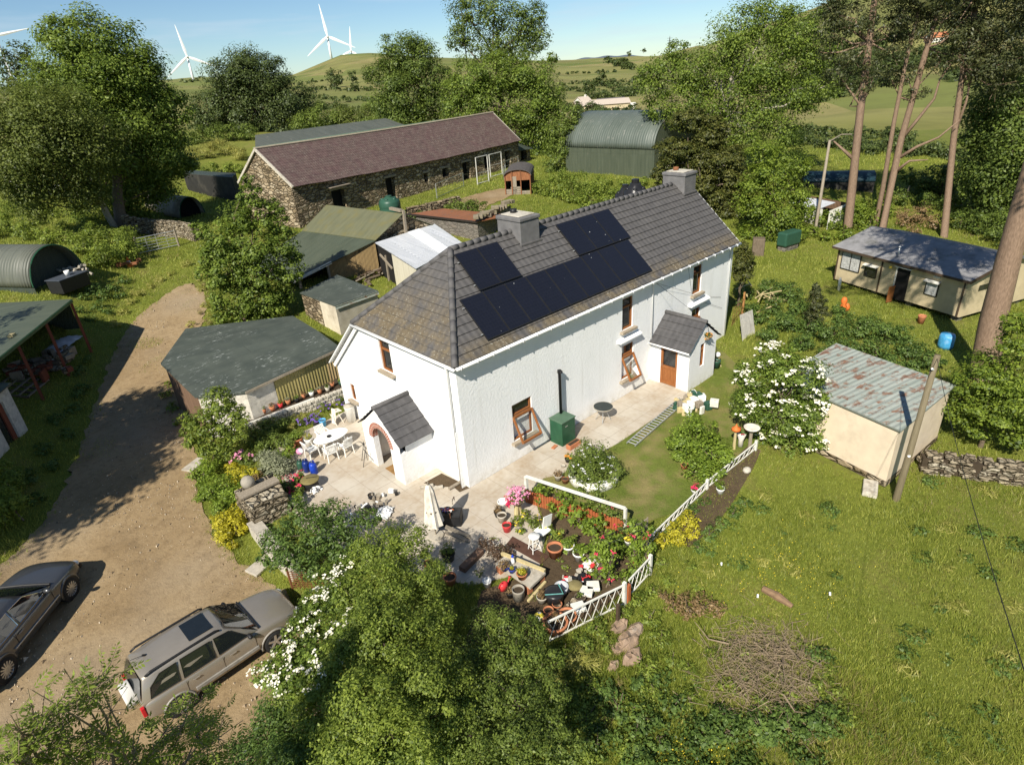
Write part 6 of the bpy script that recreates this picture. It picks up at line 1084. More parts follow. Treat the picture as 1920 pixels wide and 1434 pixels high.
    shrub('border_foliage', 'tall leafy plants climbing behind the white rail', None, 'lily', .14, .8, 142, blobs=ground_blobs([(1020, 945, 18, 1.2), (1050, 965, 20, 1.2), (1085, 985, 22, 1.2), (1115, 1005, 22, 1.2), (1145, 1025, 20, 1.2), (1010, 925, 12, 1.2), (1170, 1040, 18, 1.2), (1060, 940, 14), (1100, 960, 14), (1040, 920, 10)]), spread=.24)
    shrub('rose_border', 'rose bushes with red blooms along the lawn edge', None, 'shrub', .1, .8, 143, blobs=ground_blobs([(1120, 955, 18, 1.2), (1150, 985, 18, 1.2), (1175, 1005, 18, 1.3), (1200, 1020, 18, 1.3), (1190, 1045, 16, 1.3), (1140, 960, 12), (1090, 930, 12), (1210, 1055, 14, 1.6), (1205, 1080, 12, 1.6)]), flower=[('crimson', 14, .09)])
    shrub('chestnut_sapling', 'broad leaved sapling among the white pots', None, 'lily', .2, .75, 144, blobs=ground_blobs([(1100, 1050, 16, 1.4), (1120, 1055, 16, 1.5), (1085, 1040, 12, 1.3), (1060, 1035, 12, 1.3)]), spread=.3)
    shrub('euphorbia', 'lime green euphorbia outside the lattice fence', [(1265, 1000, 18), (1290, 985, 20), (1245, 1020, 16), (1275, 1022, 16), (1300, 1005, 14)], 'gold_leaf', .09, .7, 145)
    shrub('dead_shrub', 'bare brown shrub by the raised slab', None, 'brown_shrub', .07, .55, 146, blobs=ground_blobs([(940, 1045, 16, 1.3), (920, 1035, 14, 1.4), (955, 1040, 12, 1.2), (905, 1025, 10, 1.3)]))
    shrub('weed_bank', 'rough weeds along the outside of the lattice fence', [(1120, 1180, 22, .6), (1165, 1150, 20, .6), (1195, 1130, 18, .6), (1090, 1210, 22, .6), (1225, 1110, 14, .6), (1060, 1225, 20, .6), (1140, 1210, 18, .5), (1240, 1060, 14, .6)], 'hedge_leaf', .09, .7, 147, cat='weeds')
    shrub('reed_clump', 'tawny grass clump below the fence corner', [(1080, 1235, 24, .8), (1100, 1260, 24, .8), (1060, 1270, 20, .8), (1120, 1240, 18, .7)], 'reed', .3, .35, 148, cat='grass clump', asp=.07, up=.9, stems=False)
    shrub('nettle_bed', 'dark nettle bed in the lower middle of the field', None, 'nettle', .11, .7, 149, blobs=ground_blobs([(1120+60*i+R_, 1400-6*i, 34, .5) for i, R_ in enumerate((0, 8, -6, 10, 0, 5, -5, 4))]+[(1160, 1330, 30, .5), (1210, 1350, 30, .5), (1130, 1300, 28, .5), (1260, 1330, 26, .5), (1360, 1350, 26, .5), (1420, 1360, 26, .5), (1480, 1350, 26, .5), (1540, 1370, 24, .5), (1300, 1450, 40, .5), (1400, 1460, 40, .5), (1200, 1460, 40, .5), (1520, 1440, 34, .5), (1240, 1280, 24, .5), (1200, 1290, 20, .5)]), cat='nettles')
    shrub('scrub', 'low rough scrub covering the bottom of the field round the brushwood', None, 'hedge_leaf', .085, .6, 151, blobs=ground_blobs([(1100, 1290, 30, .4), (1060, 1310, 30, .45), (1210, 1250, 26, .35), (1240, 1200, 24, .35), (1260, 1240, 22, .3), (1230, 1300, 26, .35), (1290, 1260, 20, .3), (1220, 1160, 22, .35), (1190, 1330, 30, .35), (1100, 1350, 34, .45), (1290, 1310, 24, .3), (1560, 1300, 26, .25), (1540, 1250, 22, .25), (1590, 1350, 26, .3), (1250, 1090, 16, .35), (1290, 1060, 16, .3), (1340, 1020, 16, .3), (1380, 990, 14, .3), (1310, 1100, 16, .25), (1090, 1440, 40, .5), (1180, 1400, 32, .4), (1395, 1225, 14, .6), (1460, 1265, 16, .6), (1365, 1290, 18, .6), (1505, 1215, 14, .5), (1425, 1320, 18, .6), (1340, 1235, 16, .6), (1480, 1310, 16, .6), (1440, 1195, 12, .5), (1530, 1285, 16, .5), (1400, 1170, 12, .5)]), cat='scrub')
    shrub('nettle_bed', 'dark nettles filling the bank between lattice and earth path', None, 'nettle', .1, .7, 152, blobs=ground_blobs([(1350, 985, 16, .6), (1330, 1005, 18, .6), (1375, 965, 16, .6), (1310, 1030, 16, .5), (1395, 945, 14, .5), (1300, 960, 14, .6), (1320, 945, 12, .6)]), cat='nettles')
    hb = 'rough hedge bushes behind the barn gable'
    for i, (lab, L) in enumerate([('bushes under the round tree left of the barn', [(380, 268, 16), (410, 266, 18), (440, 264, 18), (470, 262, 16), (355, 272, 14)]), ('long grassy hedge at the left of the barn gable', [(365, 300, 14), (395, 296, 16), (425, 292, 16), (452, 300, 14), (350, 312, 12)]), ('weeds above the black tin shed', [(375, 330, 12), (400, 326, 12), (428, 326, 12), (450, 325, 10)])]): shrub('hedge_bush', lab, L, ('shrub', 'reed', 'hedge_leaf')[i], .28, .9, 160+i, hb, asp=.55 if i != 1 else .2)
    vg = 'rough growth on the verges of the drive'
    for i, (lab, L, m) in enumerate([('seeding weeds along the left verge of the upper drive', [(232, 590, 9), (248, 570, 9), (265, 555, 9), (284, 540, 8), (300, 528, 8), (322, 516, 7), (215, 612, 9), (255, 552, 8)], 'reed'), ('dark nettles between the two tin huts', [(175, 548, 12), (195, 560, 13), (160, 562, 10), (215, 545, 12), (185, 580, 12), (205, 590, 10), (235, 530, 10), (170, 600, 10), (225, 560, 11), (150, 585, 9)], 'nettle'), ('shaded weeds beside the pallet at the left of the drive', [(150, 700, 12), (160, 730, 12), (140, 770, 13), (165, 680, 10), (150, 745, 12), (110, 790, 13), (130, 820, 13), (85, 850, 14), (100, 880, 14), (60, 900, 14), (70, 940, 13), (30, 960, 13)], 'nettle'), ('weeds at the foot of the felt roofed garage', [(312, 745, 10), (325, 770, 11), (335, 795, 10), (345, 815, 10), (318, 725, 8), (352, 835, 9)], 'hedge_leaf'), ('long grass clumps right of the upper drive', [(388, 575, 9), (395, 595, 9), (380, 545, 9), (372, 525, 9), (360, 612, 8), (350, 500, 9), (385, 520, 9)], 'reed'), ('mixed weeds on the bank above the gate', [(60, 400, 14), (100, 410, 14), (140, 405, 12), (170, 425, 14), (40, 385, 12), (120, 430, 12), (200, 440, 12)], 'hedge_leaf')]): shrub('verge_weeds', lab, [(x, y, r, .7) for x, y, r in L], m, .15 if m != 'reed' else .26, .6, 170+i, vg, cat='weeds', asp=.55 if m != 'reed' else .13, stems=False)
    shrub('potted_plants', 'leafy plants with yellow flowers crowded before the red pickets', None, 'hedge_leaf', .1, .7, 180, blobs=ground_blobs([(1000, 988, 14, 1.1), (1025, 1003, 14, 1.1), (1046, 1014, 14, 1.1), (985, 974, 12, 1.1), (1072, 1026, 14, 1.2), (968, 985, 12, 1), (975, 1000, 10, 1)]), flower=[('yellow_flower', 12, .08)])
    shrub('sweet_peas', 'tall narrow green plants behind the rose arch', None, 'lily', .13, .6, 181, blobs=ground_blobs([(1190, 1085, 13, 1.8), (1205, 1072, 13, 1.8), (1175, 1095, 12, 1.6), (1215, 1060, 12, 1.8), (1200, 1055, 12, 1.8)]), spread=.3, asp=.35)
    shrub('ground_weeds', 'small green weeds on the bare garden soil', None, 'hedge_leaf', .07, .4, 182, blobs=ground_blobs([(1060, 1065, 10, .3), (1000, 1120, 10, .3), (900, 1075, 10, .4), (880, 1100, 12, .4), (1050, 1050, 9, .3), (930, 1010, 9, .3), (940, 1025, 9, .3), (1130, 1090, 9, .3), (1120, 1110, 9, .3)]), cat='weeds')
    R_ = np.random.default_rng(44); L = []
    while len(L) < 90:
        x, y = R_.uniform(1250, 1910), R_.uniform(900, 1430)
        if y > 900+(1500-x)*.3 and not (1500 < x < 1700 and y < 940): L.append((x, y, R_.uniform(9, 20), R_.uniform(.2, .4)))
    tag(raw('field_weeds', crown([(c, r) for c, r in ground_blobs(L[:55])], .1, .45, 190, .3, 1, 9), 4, 'nettle'), 'dark docks and weeds dotted through the rough pasture', 'weeds', kind='stuff')
    tag(raw('tussocks', crown([(c, r) for c, r in ground_blobs(L[55:])], .24, .3, 191, .3, 1, 9, .1, .9), 4, 'reed'), 'tawny grass tussocks in the rough pasture', 'grass', kind='stuff')
    shrub('dock_stand', 'brown seeding docks beside the brushwood heap', None, 'dead', .07, .4, 150, blobs=ground_blobs([(1290, 1150, 24, 1.0), (1320, 1145, 22, 1.0), (1262, 1140, 18, 1.0), (1345, 1150, 16, .9), (1240, 1120, 12)]), cat='weeds', kc=20, spread=.15)
    # brushwood heap
    R = np.random.default_rng(77); b = MB(); c = G(1430, 1260)
    for i in range(1100):
        k3 = i % 4; p = c+[R.normal((-.9, .3, .9, -.2)[k3], .62), R.normal((.2, .7, -.3, -.9)[k3], .5), 0]; p[2] = float(zg(p[0], p[1])); hh = .6*math.exp(-((p[0]-c[0])**2+(p[1]-c[1])**2)/1.4); p[2] += R.uniform(0, hh)+.03; a = R.uniform(0, 6.28); l = R.uniform(.25, .9); d = np.array([math.cos(a), math.sin(a), R.normal(0, .28)])*l; rr = R.uniform(.004, .010); b.tube([p-d/2, p+R.normal(size=3)*.05, p+d/2], [rr, rr*.8, rr*.4], 3, False)
    for i in range(4): p = c+[R.normal(0, .6), R.normal(0, .6), .3]; a = R.uniform(0, 6.28); d = np.array([math.cos(a), math.sin(a), R.uniform(.1, .5)])*R.uniform(.7, 1.2); b.tube([p, p+d*.5+R.normal(size=3)*.1, p+d], [.03, .02, .008], 4, False)
    tag(b.build('brushwood_heap', 'twig'), 'big tangled heap of dry cut branches in the field', 'brushwood', kind='stuff')
    # foreground hedge
    fg = 'tall bushes in the foreground'
    tree('viburnum_bush', 'dark green leafy bush nearest the patio among the foreground bushes', [(560, 975, 34), (618, 965, 30), (520, 1005, 26), (600, 1012, 36), (655, 985, 26), (545, 1040, 26), (690, 972, 20), (640, 1020, 30), (510, 1045, 20), (580, 1060, 26)], zdist(1.7), 'nettle', .105, .95, 160, .06, grp=fg, cat='bush', spread=.24)
    tree('elder_bush', 'elder with white blossom hanging over the silver car', [(560, 1185, 28), (590, 1160, 32), (630, 1125, 36), (612, 1085, 26), (650, 1185, 38), (565, 1225, 32), (660, 1065, 26), (535, 1235, 24), (610, 1235, 40), (520, 1265, 26), (492, 1262, 18), (585, 1125, 20), (555, 1270, 30)], zdist(2.7), 'elder', .085, 1.0, 161, .07, grp=fg, cat='bush', flower=[('cream_flower', 120, .115)])
    tree('privet_bush', 'yellow green privet, largest of the foreground bushes', [(705, 1030, 42), (762, 1022, 38), (720, 1105, 52), (782, 1085, 46), (640, 1250, 52), (722, 1195, 60), (800, 1165, 46), (680, 1320, 60), (782, 1280, 60), (832, 1230, 40), (600, 1330, 46), (740, 1395, 60), (850, 1310, 42), (660, 1110, 34), (690, 1160, 40), (640, 1400, 50), (560, 1290, 36), (800, 1360, 50)], zdist(lambda x, y: 2.6+.5*math.sin(x*.02)), 'hedge_leaf', .07, 1.0, 162, .07, grp=fg, cat='bush', kc=12, spread=.22)
    tree('apple_bush', 'grey green apple thicket right of the privet', [(905, 1165, 28), (950, 1180, 36), (995, 1185, 26), (882, 1232, 36), (960, 1240, 42), (1018, 1240, 28), (905, 1310, 42), (980, 1320, 38), (872, 1390, 44), (960, 1400, 46), (1038, 1300, 26), (1020, 1370, 34), (1060, 1400, 30), (1000, 1430, 40), (900, 1440, 40)], zdist(lambda x, y: 1.15+(y-1180)/260), 'shrub', .07, .95, 163, .06, grp=fg, cat='bush', spread=.24)
    tree('laurel_bush', 'dark bush in the gap beside the deepest foreground shade', [(760, 1450, 60), (680, 1460, 60), (600, 1420, 56), (540, 1370, 50), (830, 1450, 54), (560, 1450, 60), (500, 1400, 46), (470, 1450, 50), (540, 1310, 40)], zdist(1.2), 'nettle', .075, .9, 164, .06, grp=fg, cat='bush')
    # ash sprays rising into the lower left corner
    R = np.random.default_rng(21); q = atd(180, 1620, 8.4); T = thing('ash_sapling', 'sprays of ash leaves and bare twigs in the lower left corner', 'tree', (q[0]-.5, q[1]-.5, float(zg(q[0], q[1])))); b = MB(); V = []
    root = atd(180, 1620, 8.4); b.tube([T.location-Vector((0, 0, .3)), np.array(T.location)*.5+root*.5+[.1, .1, 0], root], [.14, .1, .07], 8)
    tips = [(120, 1245, 8.2), (155, 1260, 8.3), (60, 1285, 8.2), (185, 1275, 8.4), (30, 1330, 8), (90, 1330, 8.1), (150, 1345, 8.2), (210, 1340, 8.3), (250, 1330, 8.5), (290, 1345, 8.6), (340, 1330, 8.7), (380, 1300, 9), (330, 1290, 8.8), (270, 1300, 8.6), (420, 1340, 9), (400, 1390, 8.8), (350, 1380, 8.6), (300, 1400, 8.4), (240, 1390, 8.3), (180, 1400, 8.2), (110, 1390, 8), (50, 1390, 7.9), (10, 1400, 7.8), (20, 1440, 7.8), (80, 1440, 7.9), (140, 1440, 8), (200, 1445, 8.1), (260, 1445, 8.2), (320, 1440, 8.4), (380, 1440, 8.6), (440, 1420, 8.8), (470, 1370, 9), (455, 1300, 9.2), (480, 1440, 8.9), (420, 1280, 9.2), (395, 1265, 9.2), (520, 1420, 9), (360, 1265, 9), (10, 1350, 7.9)]
    for x, y, d in tips:
        y = y+(50 if 195 < x < 500 else 8); e = atd(x, y, d); s = root+R.normal(size=3)*.5; mm = (s+e)/2+R.normal(size=3)*.18; b.tube([s, mm, e], [.028, .018, .006], 5, False)
        for _ in range(16):
            q = mm*.3+e*.7+R.normal(size=3)*.2 if _ else e; dr = unit(R.normal(size=3)*[1, 1, .5]+[0, 0, .35]); n_ = 5; l = R.uniform(.2, .32); b.tube([mm*.3+e*.7, q, q+dr*l], [.006, .004, .003], 3, False); sd = unit(np.cross(dr, [0, 0, 1.])); upv = np.cross(sd, dr)
            for k in range(n_+1):
                for sg in ((1, -1) if k < n_ else (0,)): c0 = q+dr*l*(.15+.85*k/n_); ax = unit(sd*sg+dr*(.55 if sg else 1)-upv*.15+R.normal(size=3)*.08); w = unit(np.cross(ax, upv+R.normal(size=3)*.2)); ll = R.uniform(.075, .115); ww = ll*.34; V += [c0, c0+ax*ll*.45+w*ww*.5, c0+ax*ll, c0+ax*ll*.45-w*ww*.5]
    for x, y, x2, y2 in [(20, 1340, 60, 1434), (52, 1290, 60, 1400), (85, 1290, 50, 1420), (95, 1335, 140, 1434), (10, 1370, 40, 1440), (0, 1410, 30, 1450)]: b.tube([atd(x, y, 8.0), atd((x+x2)/2+8, (y+y2)/2, 8.05), atd(x2, y2, 8.1), root], [.005, .012, .018, .03], 5, False)
    b.build('twigs', 'twig', T); raw('leaves', np.array(V), 4, 'ash_near', T)
shrubs()
def far_land():
    # hedges, copses and woods across the valley read as masses; nearer single trees are their own things
    R = np.random.default_rng(31)
    def mass(name, lab, segs, size_px, mat, seed, cov=.7):
        bl = []
        for x0, y0, x1, y1, r, n in segs:
            for i in range(n):
                t_ = (i+R.uniform(-.3, .3))/max(1, n-1); x, y = x0+(x1-x0)*t_, y0+(y1-y0)*t_+R.normal(0, r*.25); p = G(x, y); dd = float(np.linalg.norm(p-CAM)); rr = r*(1.35 if seed == 42 else 1.)*R.uniform(.6, 1.25)*dd/FPX; bl.append((p+[0, 0, rr*.55], (rr*1.15, rr*1.15, rr*.8)))
        V = []
        for k, q in enumerate(bl): d = float(np.linalg.norm(q[0]-CAM)); V.append(crown([q], d*size_px/FPX, cov, seed*100+k, .3, 1, 6))
        return tag(raw(name, np.concatenate(V), 4, mat), lab, 'trees', kind='stuff')
    mass('hedgerows', 'dark hedgerows and scrub lining the far fields', [(540, 168, 700, 172, 5, 16), (560, 185, 720, 192, 6, 16), (540, 205, 720, 210, 8, 16), (1050, 160, 1190, 155, 5, 14), (1060, 172, 1130, 172, 6, 8), (1050, 140, 1150, 136, 3, 10), (1100, 185, 1190, 180, 9, 12), (1060, 205, 1190, 215, 10, 14), (1075, 215, 1200, 222, 11, 14), (1120, 160, 1200, 175, 9, 10), (360, 240, 560, 252, 9, 20), (1190, 150, 1300, 120, 5, 12), (560, 160, 620, 150, 3, 8), (340, 155, 400, 152, 4, 7)], 4.2, 'far_leaf', 41)
    mass('hillside_wood', 'dark woods and scrub across the right hillside', [(1440, 215, 1600, 175, 10, 16), (1450, 195, 1650, 160, 11, 18), (1480, 165, 1720, 130, 11, 26), (1520, 140, 1760, 105, 10, 26), (1500, 150, 1800, 118, 10, 24), (1500, 118, 1650, 100, 9, 16), (1560, 95, 1700, 75, 7, 14), (1470, 250, 1700, 262, 9, 20), (1480, 270, 1640, 285, 11, 14), (1640, 285, 1800, 300, 11, 14), (1500, 60, 1560, 20, 7, 9), (1560, 60, 1640, 40, 5, 9), (1460, 120, 1500, 75, 8, 8), (1700, 70, 1850, 30, 4, 12), (1780, 150, 1920, 120, 12, 14), (1160, 122, 1185, 132, 6, 8), (1140, 117, 1160, 120, 5, 6)], 4.2, 'far_leaf', 42)
    g = 'lone trees in the far fields'
    for i, (x, y, r, lab) in enumerate([(630, 165, 15, 'round lone tree below the turbine hill'), (667, 172, 8, 'small tree in the pale field under the hill'), (690, 158, 10, 'tree at the left of the far hill copse'), (662, 156, 9, 'bushy tree beside the far hill copse'), (1180, 106, 4, 'tiny tree on the skyline right of centre'), (1207, 100, 4, 'second tiny skyline tree nearer the big ash'), (1128, 150, 8, 'dark tree at the top of the far valley field'), (1105, 178, 12, 'rounded tree beside the far farm')]):
        p = G(x, y); d = float(np.linalg.norm(p-CAM)); rr = r*d/FPX; T = thing('field_tree', lab, 'tree', p, g); b = MB(); b.tube([p-[0, 0, .5], p+[0, 0, rr]], [rr*.1, rr*.06], 6); b.build('trunk', 'bark', T); raw('crown', crown([(p+[0, 0, rr*1.05], (rr, rr, rr*.95)), (p+[rr*.4, 0, rr*.8], rr*.6)], d*3.2/FPX, .9, 200+i), 4, 'far_leaf', T)
    # mountain on the horizon, its distance haze painted in as a blue base colour
    c = atd(1130, 108, 5200); b = MB(); n = 30; P = []; side = np.array([CR[0], CR[1], 0]); side = side/np.linalg.norm(side); fw = np.array([-side[1], side[0], 0])
    for j in range(3):
        for i in range(n): t_ = i/(n-1)*2-1; h = (0, 26, 0)[j]*(1-abs(t_)**3)*(1+.15*math.sin(i*.9)); P.append(c+side*t_*340+fw*(j-1)*300+np.array([0, 0, h-20]))
    b.grid(P, n, 3); o = b.build('mountain', plain('haze_blue', (.10, .125, .16), .95), smooth=True); struct('mountain', o, 'blue grey mountain on the far horizon')
far_land()
def turbine(lab, hub, base_px, d, rot, span_px):
    H = atd(*hub, d); g = float(zg(H[0], H[1])); r = span_px*float(np.linalg.norm(H-CAM))/FPX; T = thing('wind_turbine', lab, 'wind turbine', (H[0], H[1], g), 'wind turbines on the skyline'); b = MB(); b.tube([(H[0], H[1], g-5), (H[0], H[1], H[2]-r*.03)], [r*.052, r*.03], 10); b.build('tower', 'turbine', T, True)
    f = unit(np.array([CAM[0]-H[0], CAM[1]-H[1], 0])); s = np.array([-f[1], f[0], 0]); b = MB(); b.beam(H-f*r*.12, H+f*r*.06, r*.06, r*.06); b.build('nacelle', 'turbine', T, bevel=r*.01); hb = MB(); c = H+f*r*.1; hb.ball(c, r*.04); hb.build('hub', 'turbine', T, True)
    for k in range(3):
        a = rot+k*2*math.pi/3; ax = s*math.cos(a)+np.array([0, 0, 1])*math.sin(a); w = np.cross(ax, f); b = MB(); q = []
        for t_, ww in ((.03, .028), (.2, .05), (.6, .032), (1, .008)): q.append((c+ax*r*t_, ww*r))
        P = []
        for p, ww in q: P += [p-w*ww, p+f*ww*.3, p+w*ww, p-f*ww*.3]
        b.add(P, [(i*4+j, i*4+(j+1) % 4, i*4+4+(j+1) % 4, i*4+4+j) for i in range(3) for j in range(4)]); b.build('blade', 'turbine', T)
turbine('white wind turbine standing left of the round tree', (351, 107), 0, 880, 1.69, 42); turbine('tallest white turbine on the left shoulder of the hill', (614, 69), 0, 1240, 1.67, 44); turbine('smaller turbine just right of the tallest one', (658, 96), 0, 1380, 1.45, 34); turbine('turbine cut off by the left edge of the picture', (-8, 68), 0, 760, .19, 40)
# ------------------------------------------------------------------ grass
t = NT('gravel_stone'); MATS['gravel_stone'] = t.fin(t.ramp(t.n('NewGeometry').outputs['Random Per Island'], (.1, (.16, .115, .07)), (.6, (.33, .25, .16)), (.95, (.52, .45, .35))), .9)
def inpoly(P, x, y): return polydist(P, x, y) < 0
def grass(name, lab, mat, n, seed, rmin, rmax, hh, ww, cond, az=(-.95, .95), lean=.55):
    R = np.random.default_rng(seed); r = np.exp(R.uniform(math.log(rmin), math.log(rmax), n)); a = YAW+R.uniform(*az, n); x = CAM[0]+r*np.sin(a); y = CAM[1]+r*np.cos(a); k = cond(x, y); x, y, r = x[k], y[k], r[k]; m = len(x); z = zg(x, y)
    pat = .5+.5*np.sin(x*.9+1.3*np.sin(y*.7))*np.sin(y*.8+1.1*np.sin(x*.6)); sc = np.maximum(1, r/26); h = hh*R.uniform(.5, 1.3, m)*(.55+.75*pat)*np.sqrt(sc); w = ww*R.uniform(.7, 1.3, m)*sc; t = R.uniform(0, 2*math.pi, m); d = np.stack([np.cos(t), np.sin(t), np.zeros(m)], 1); P = np.stack([x, y, z-.02], 1); ln = R.normal(size=(m, 3))*lean; ln[:, 2] = 1; wind = np.array([.25, .15, 0]); tip = P+unit(ln+wind)*h[:, None]
    V = np.stack([P-d*w[:, None]*.5, P+d*w[:, None]*.5, tip], 1).reshape(-1, 3); return tag(raw(name, V, 3, mat), lab, 'grass', kind='stuff')
def _free(x, y):
    k = (polydist(DRIVE, x, y) > -.45*np.abs(np.sin(x*7.3+y*3.1))*np.abs(np.sin(y*5.7-x*2.2))) & ~inpoly(PATIO, x, y) & ~inpoly(PLOT, x, y) & ~inpoly(LAWN, x, y) & ~inpoly(YARD, x, y)
    k &= ~((x > -.2) & (x < 19.8) & (y > -.2) & (y < 10)) & ~((x > 10.9) & (x < 16.5) & (y > -11.7) & (y < -7))
    rel = np.stack([x-12.9, y-39.24], -1); u = rel@np.array([.976, .216]); v = rel@np.array([-.216, .976]); k &= ~((u > 0) & (u < 37) & (v > 0) & (v < 8)); return k
grass('grass', 'long rough pasture grass over the field and banks', 'grass', 950000, 51, 9, 95, .17, .024, _free)
grass('dry_grass', 'dry seeding stalks scattered through the pasture', 'dry_grass', 150000, 52, 10, 80, .22, .018, lambda x, y: _free(x, y) & (np.sin(x*.5+1.7*np.sin(y*.33))*np.sin(y*.45+1.1)+.35*np.sin(x*1.7+y*.9)*np.sin(y*2.1-x*.7) > .38))
grass('track_grass', 'thin grass growing up the middle of the sandy drive', 'grass', 160000, 54, 30, 62, .1, .025, lambda x, y: inpoly(DRIVE, x, y) & (polydist(DRIVE, x, y) < -.5) & (np.sin(x*1.3+np.sin(y*.9)*2)*np.sin(y*.7+x*.4) > .35), az=(-.75, -.2))
grass('lawn_grass', 'short lawn grass in front of the house', 'lawn_grass', 1300000, 53, 14, 34, .06, .02, lambda x, y: inpoly(LAWN, x, y) & (np.sin(x*1.9+np.sin(y*2.3))*np.sin(y*1.7+.5) < .62), az=(-.1, .7))
R = np.random.default_rng(66); V = []
for i in range(420):
    p = G(R.normal(1450, 75), R.normal(1075, 40)) if i < 300 else G(R.normal(1300, 40), R.normal(1420, 14)); V.append(quads(np.array([p+[0, 0, R.uniform(.12, .22)]]), unit(np.array([[0, 0, 1.]])+R.normal(size=(1, 3))*.3), .032, R, .9))
tag(raw('buttercups', np.concatenate(V), 4, 'yellow_flower'), 'yellow buttercups sprinkled over the rough field', 'flowers', kind='stuff')
R = np.random.default_rng(91); lo, hi = DRIVE.min(0), DRIVE.max(0); x = R.uniform(lo[0], hi[0], 60000); y = R.uniform(lo[1], hi[1], 60000); k = inpoly(DRIVE, x, y) & (R.uniform(size=60000) < np.clip(.35+.5*np.sin(x*.8+np.sin(y*.6))*np.sin(y*.5), .04, 1)); x, y = x[k], y[k]; z = zg(x, y)+.03; m = len(x); s = np.exp(R.normal(math.log(.022), .5, m)); P = np.stack([x, y, z], 1); V = []
for j in range(3):
    a0 = R.uniform(0, .5, m)+j*2.094; a1 = a0+2.094; V.append(np.stack([P+np.stack([np.cos(a0), np.sin(a0), 0*a0], 1)*s[:, None], P+np.stack([np.cos(a1), np.sin(a1), 0*a0], 1)*s[:, None], P+np.stack([0*s, 0*s, s*.8], 1)], 1).reshape(-1, 3))
tag(raw('gravel', np.concatenate(V), 3, 'gravel_stone'), 'loose stones scattered over the sandy drive', 'gravel', kind='stuff')

# ------------------------------------------------------------------ garden and yard things
def pot(name, lab, x, y, r, h, mat, plant=None, grp=None, z=None, cat='pot', soil=True, fl=None, rim=.0, ph=1.0, seed=0, bulge=1.0):
    P = G(x, y) if z is None else at(x, y, z); T = thing(name, lab, cat, P, grp); b = MB(); r0 = r*.72*bulge
    b.lathe([(0, .002), (r0, 0), (r*.97, h*.82), (r*1.06 if rim else r, h*.84), (r*1.06 if rim else r, h), (r*.9, h), (r*.86, h*.78)]+([(0, h*.77)] if not soil else [(r*.84, h*.76)]), P, 18); b.build('pot' if cat != 'bucket' else 'pail', mat, T, True)
    if soil: b = MB(); b.lathe([(0, h*.8), (r*.88, h*.79)], P, 14); b.build('soil', 'pot_soil', T)
    if plant: bl = [(P+[0, 0, h+r*.6*ph], (r*1.05*ph, r*1.05*ph, r*.85*ph))]; raw('plant', crown(bl, max(.06, r*.32), .8, 300+seed+int(x), .3), 4, plant, T); 
    if fl:
        R = np.random.default_rng(seed+5); bl = [(P+[0, 0, h+r*.6*ph], r*1.1*ph)]; raw('flowers', flowers(bl, fl[1], fl[2], R), 4, fl[0], T)
    return T
PG = 'pots and tubs in the garden'
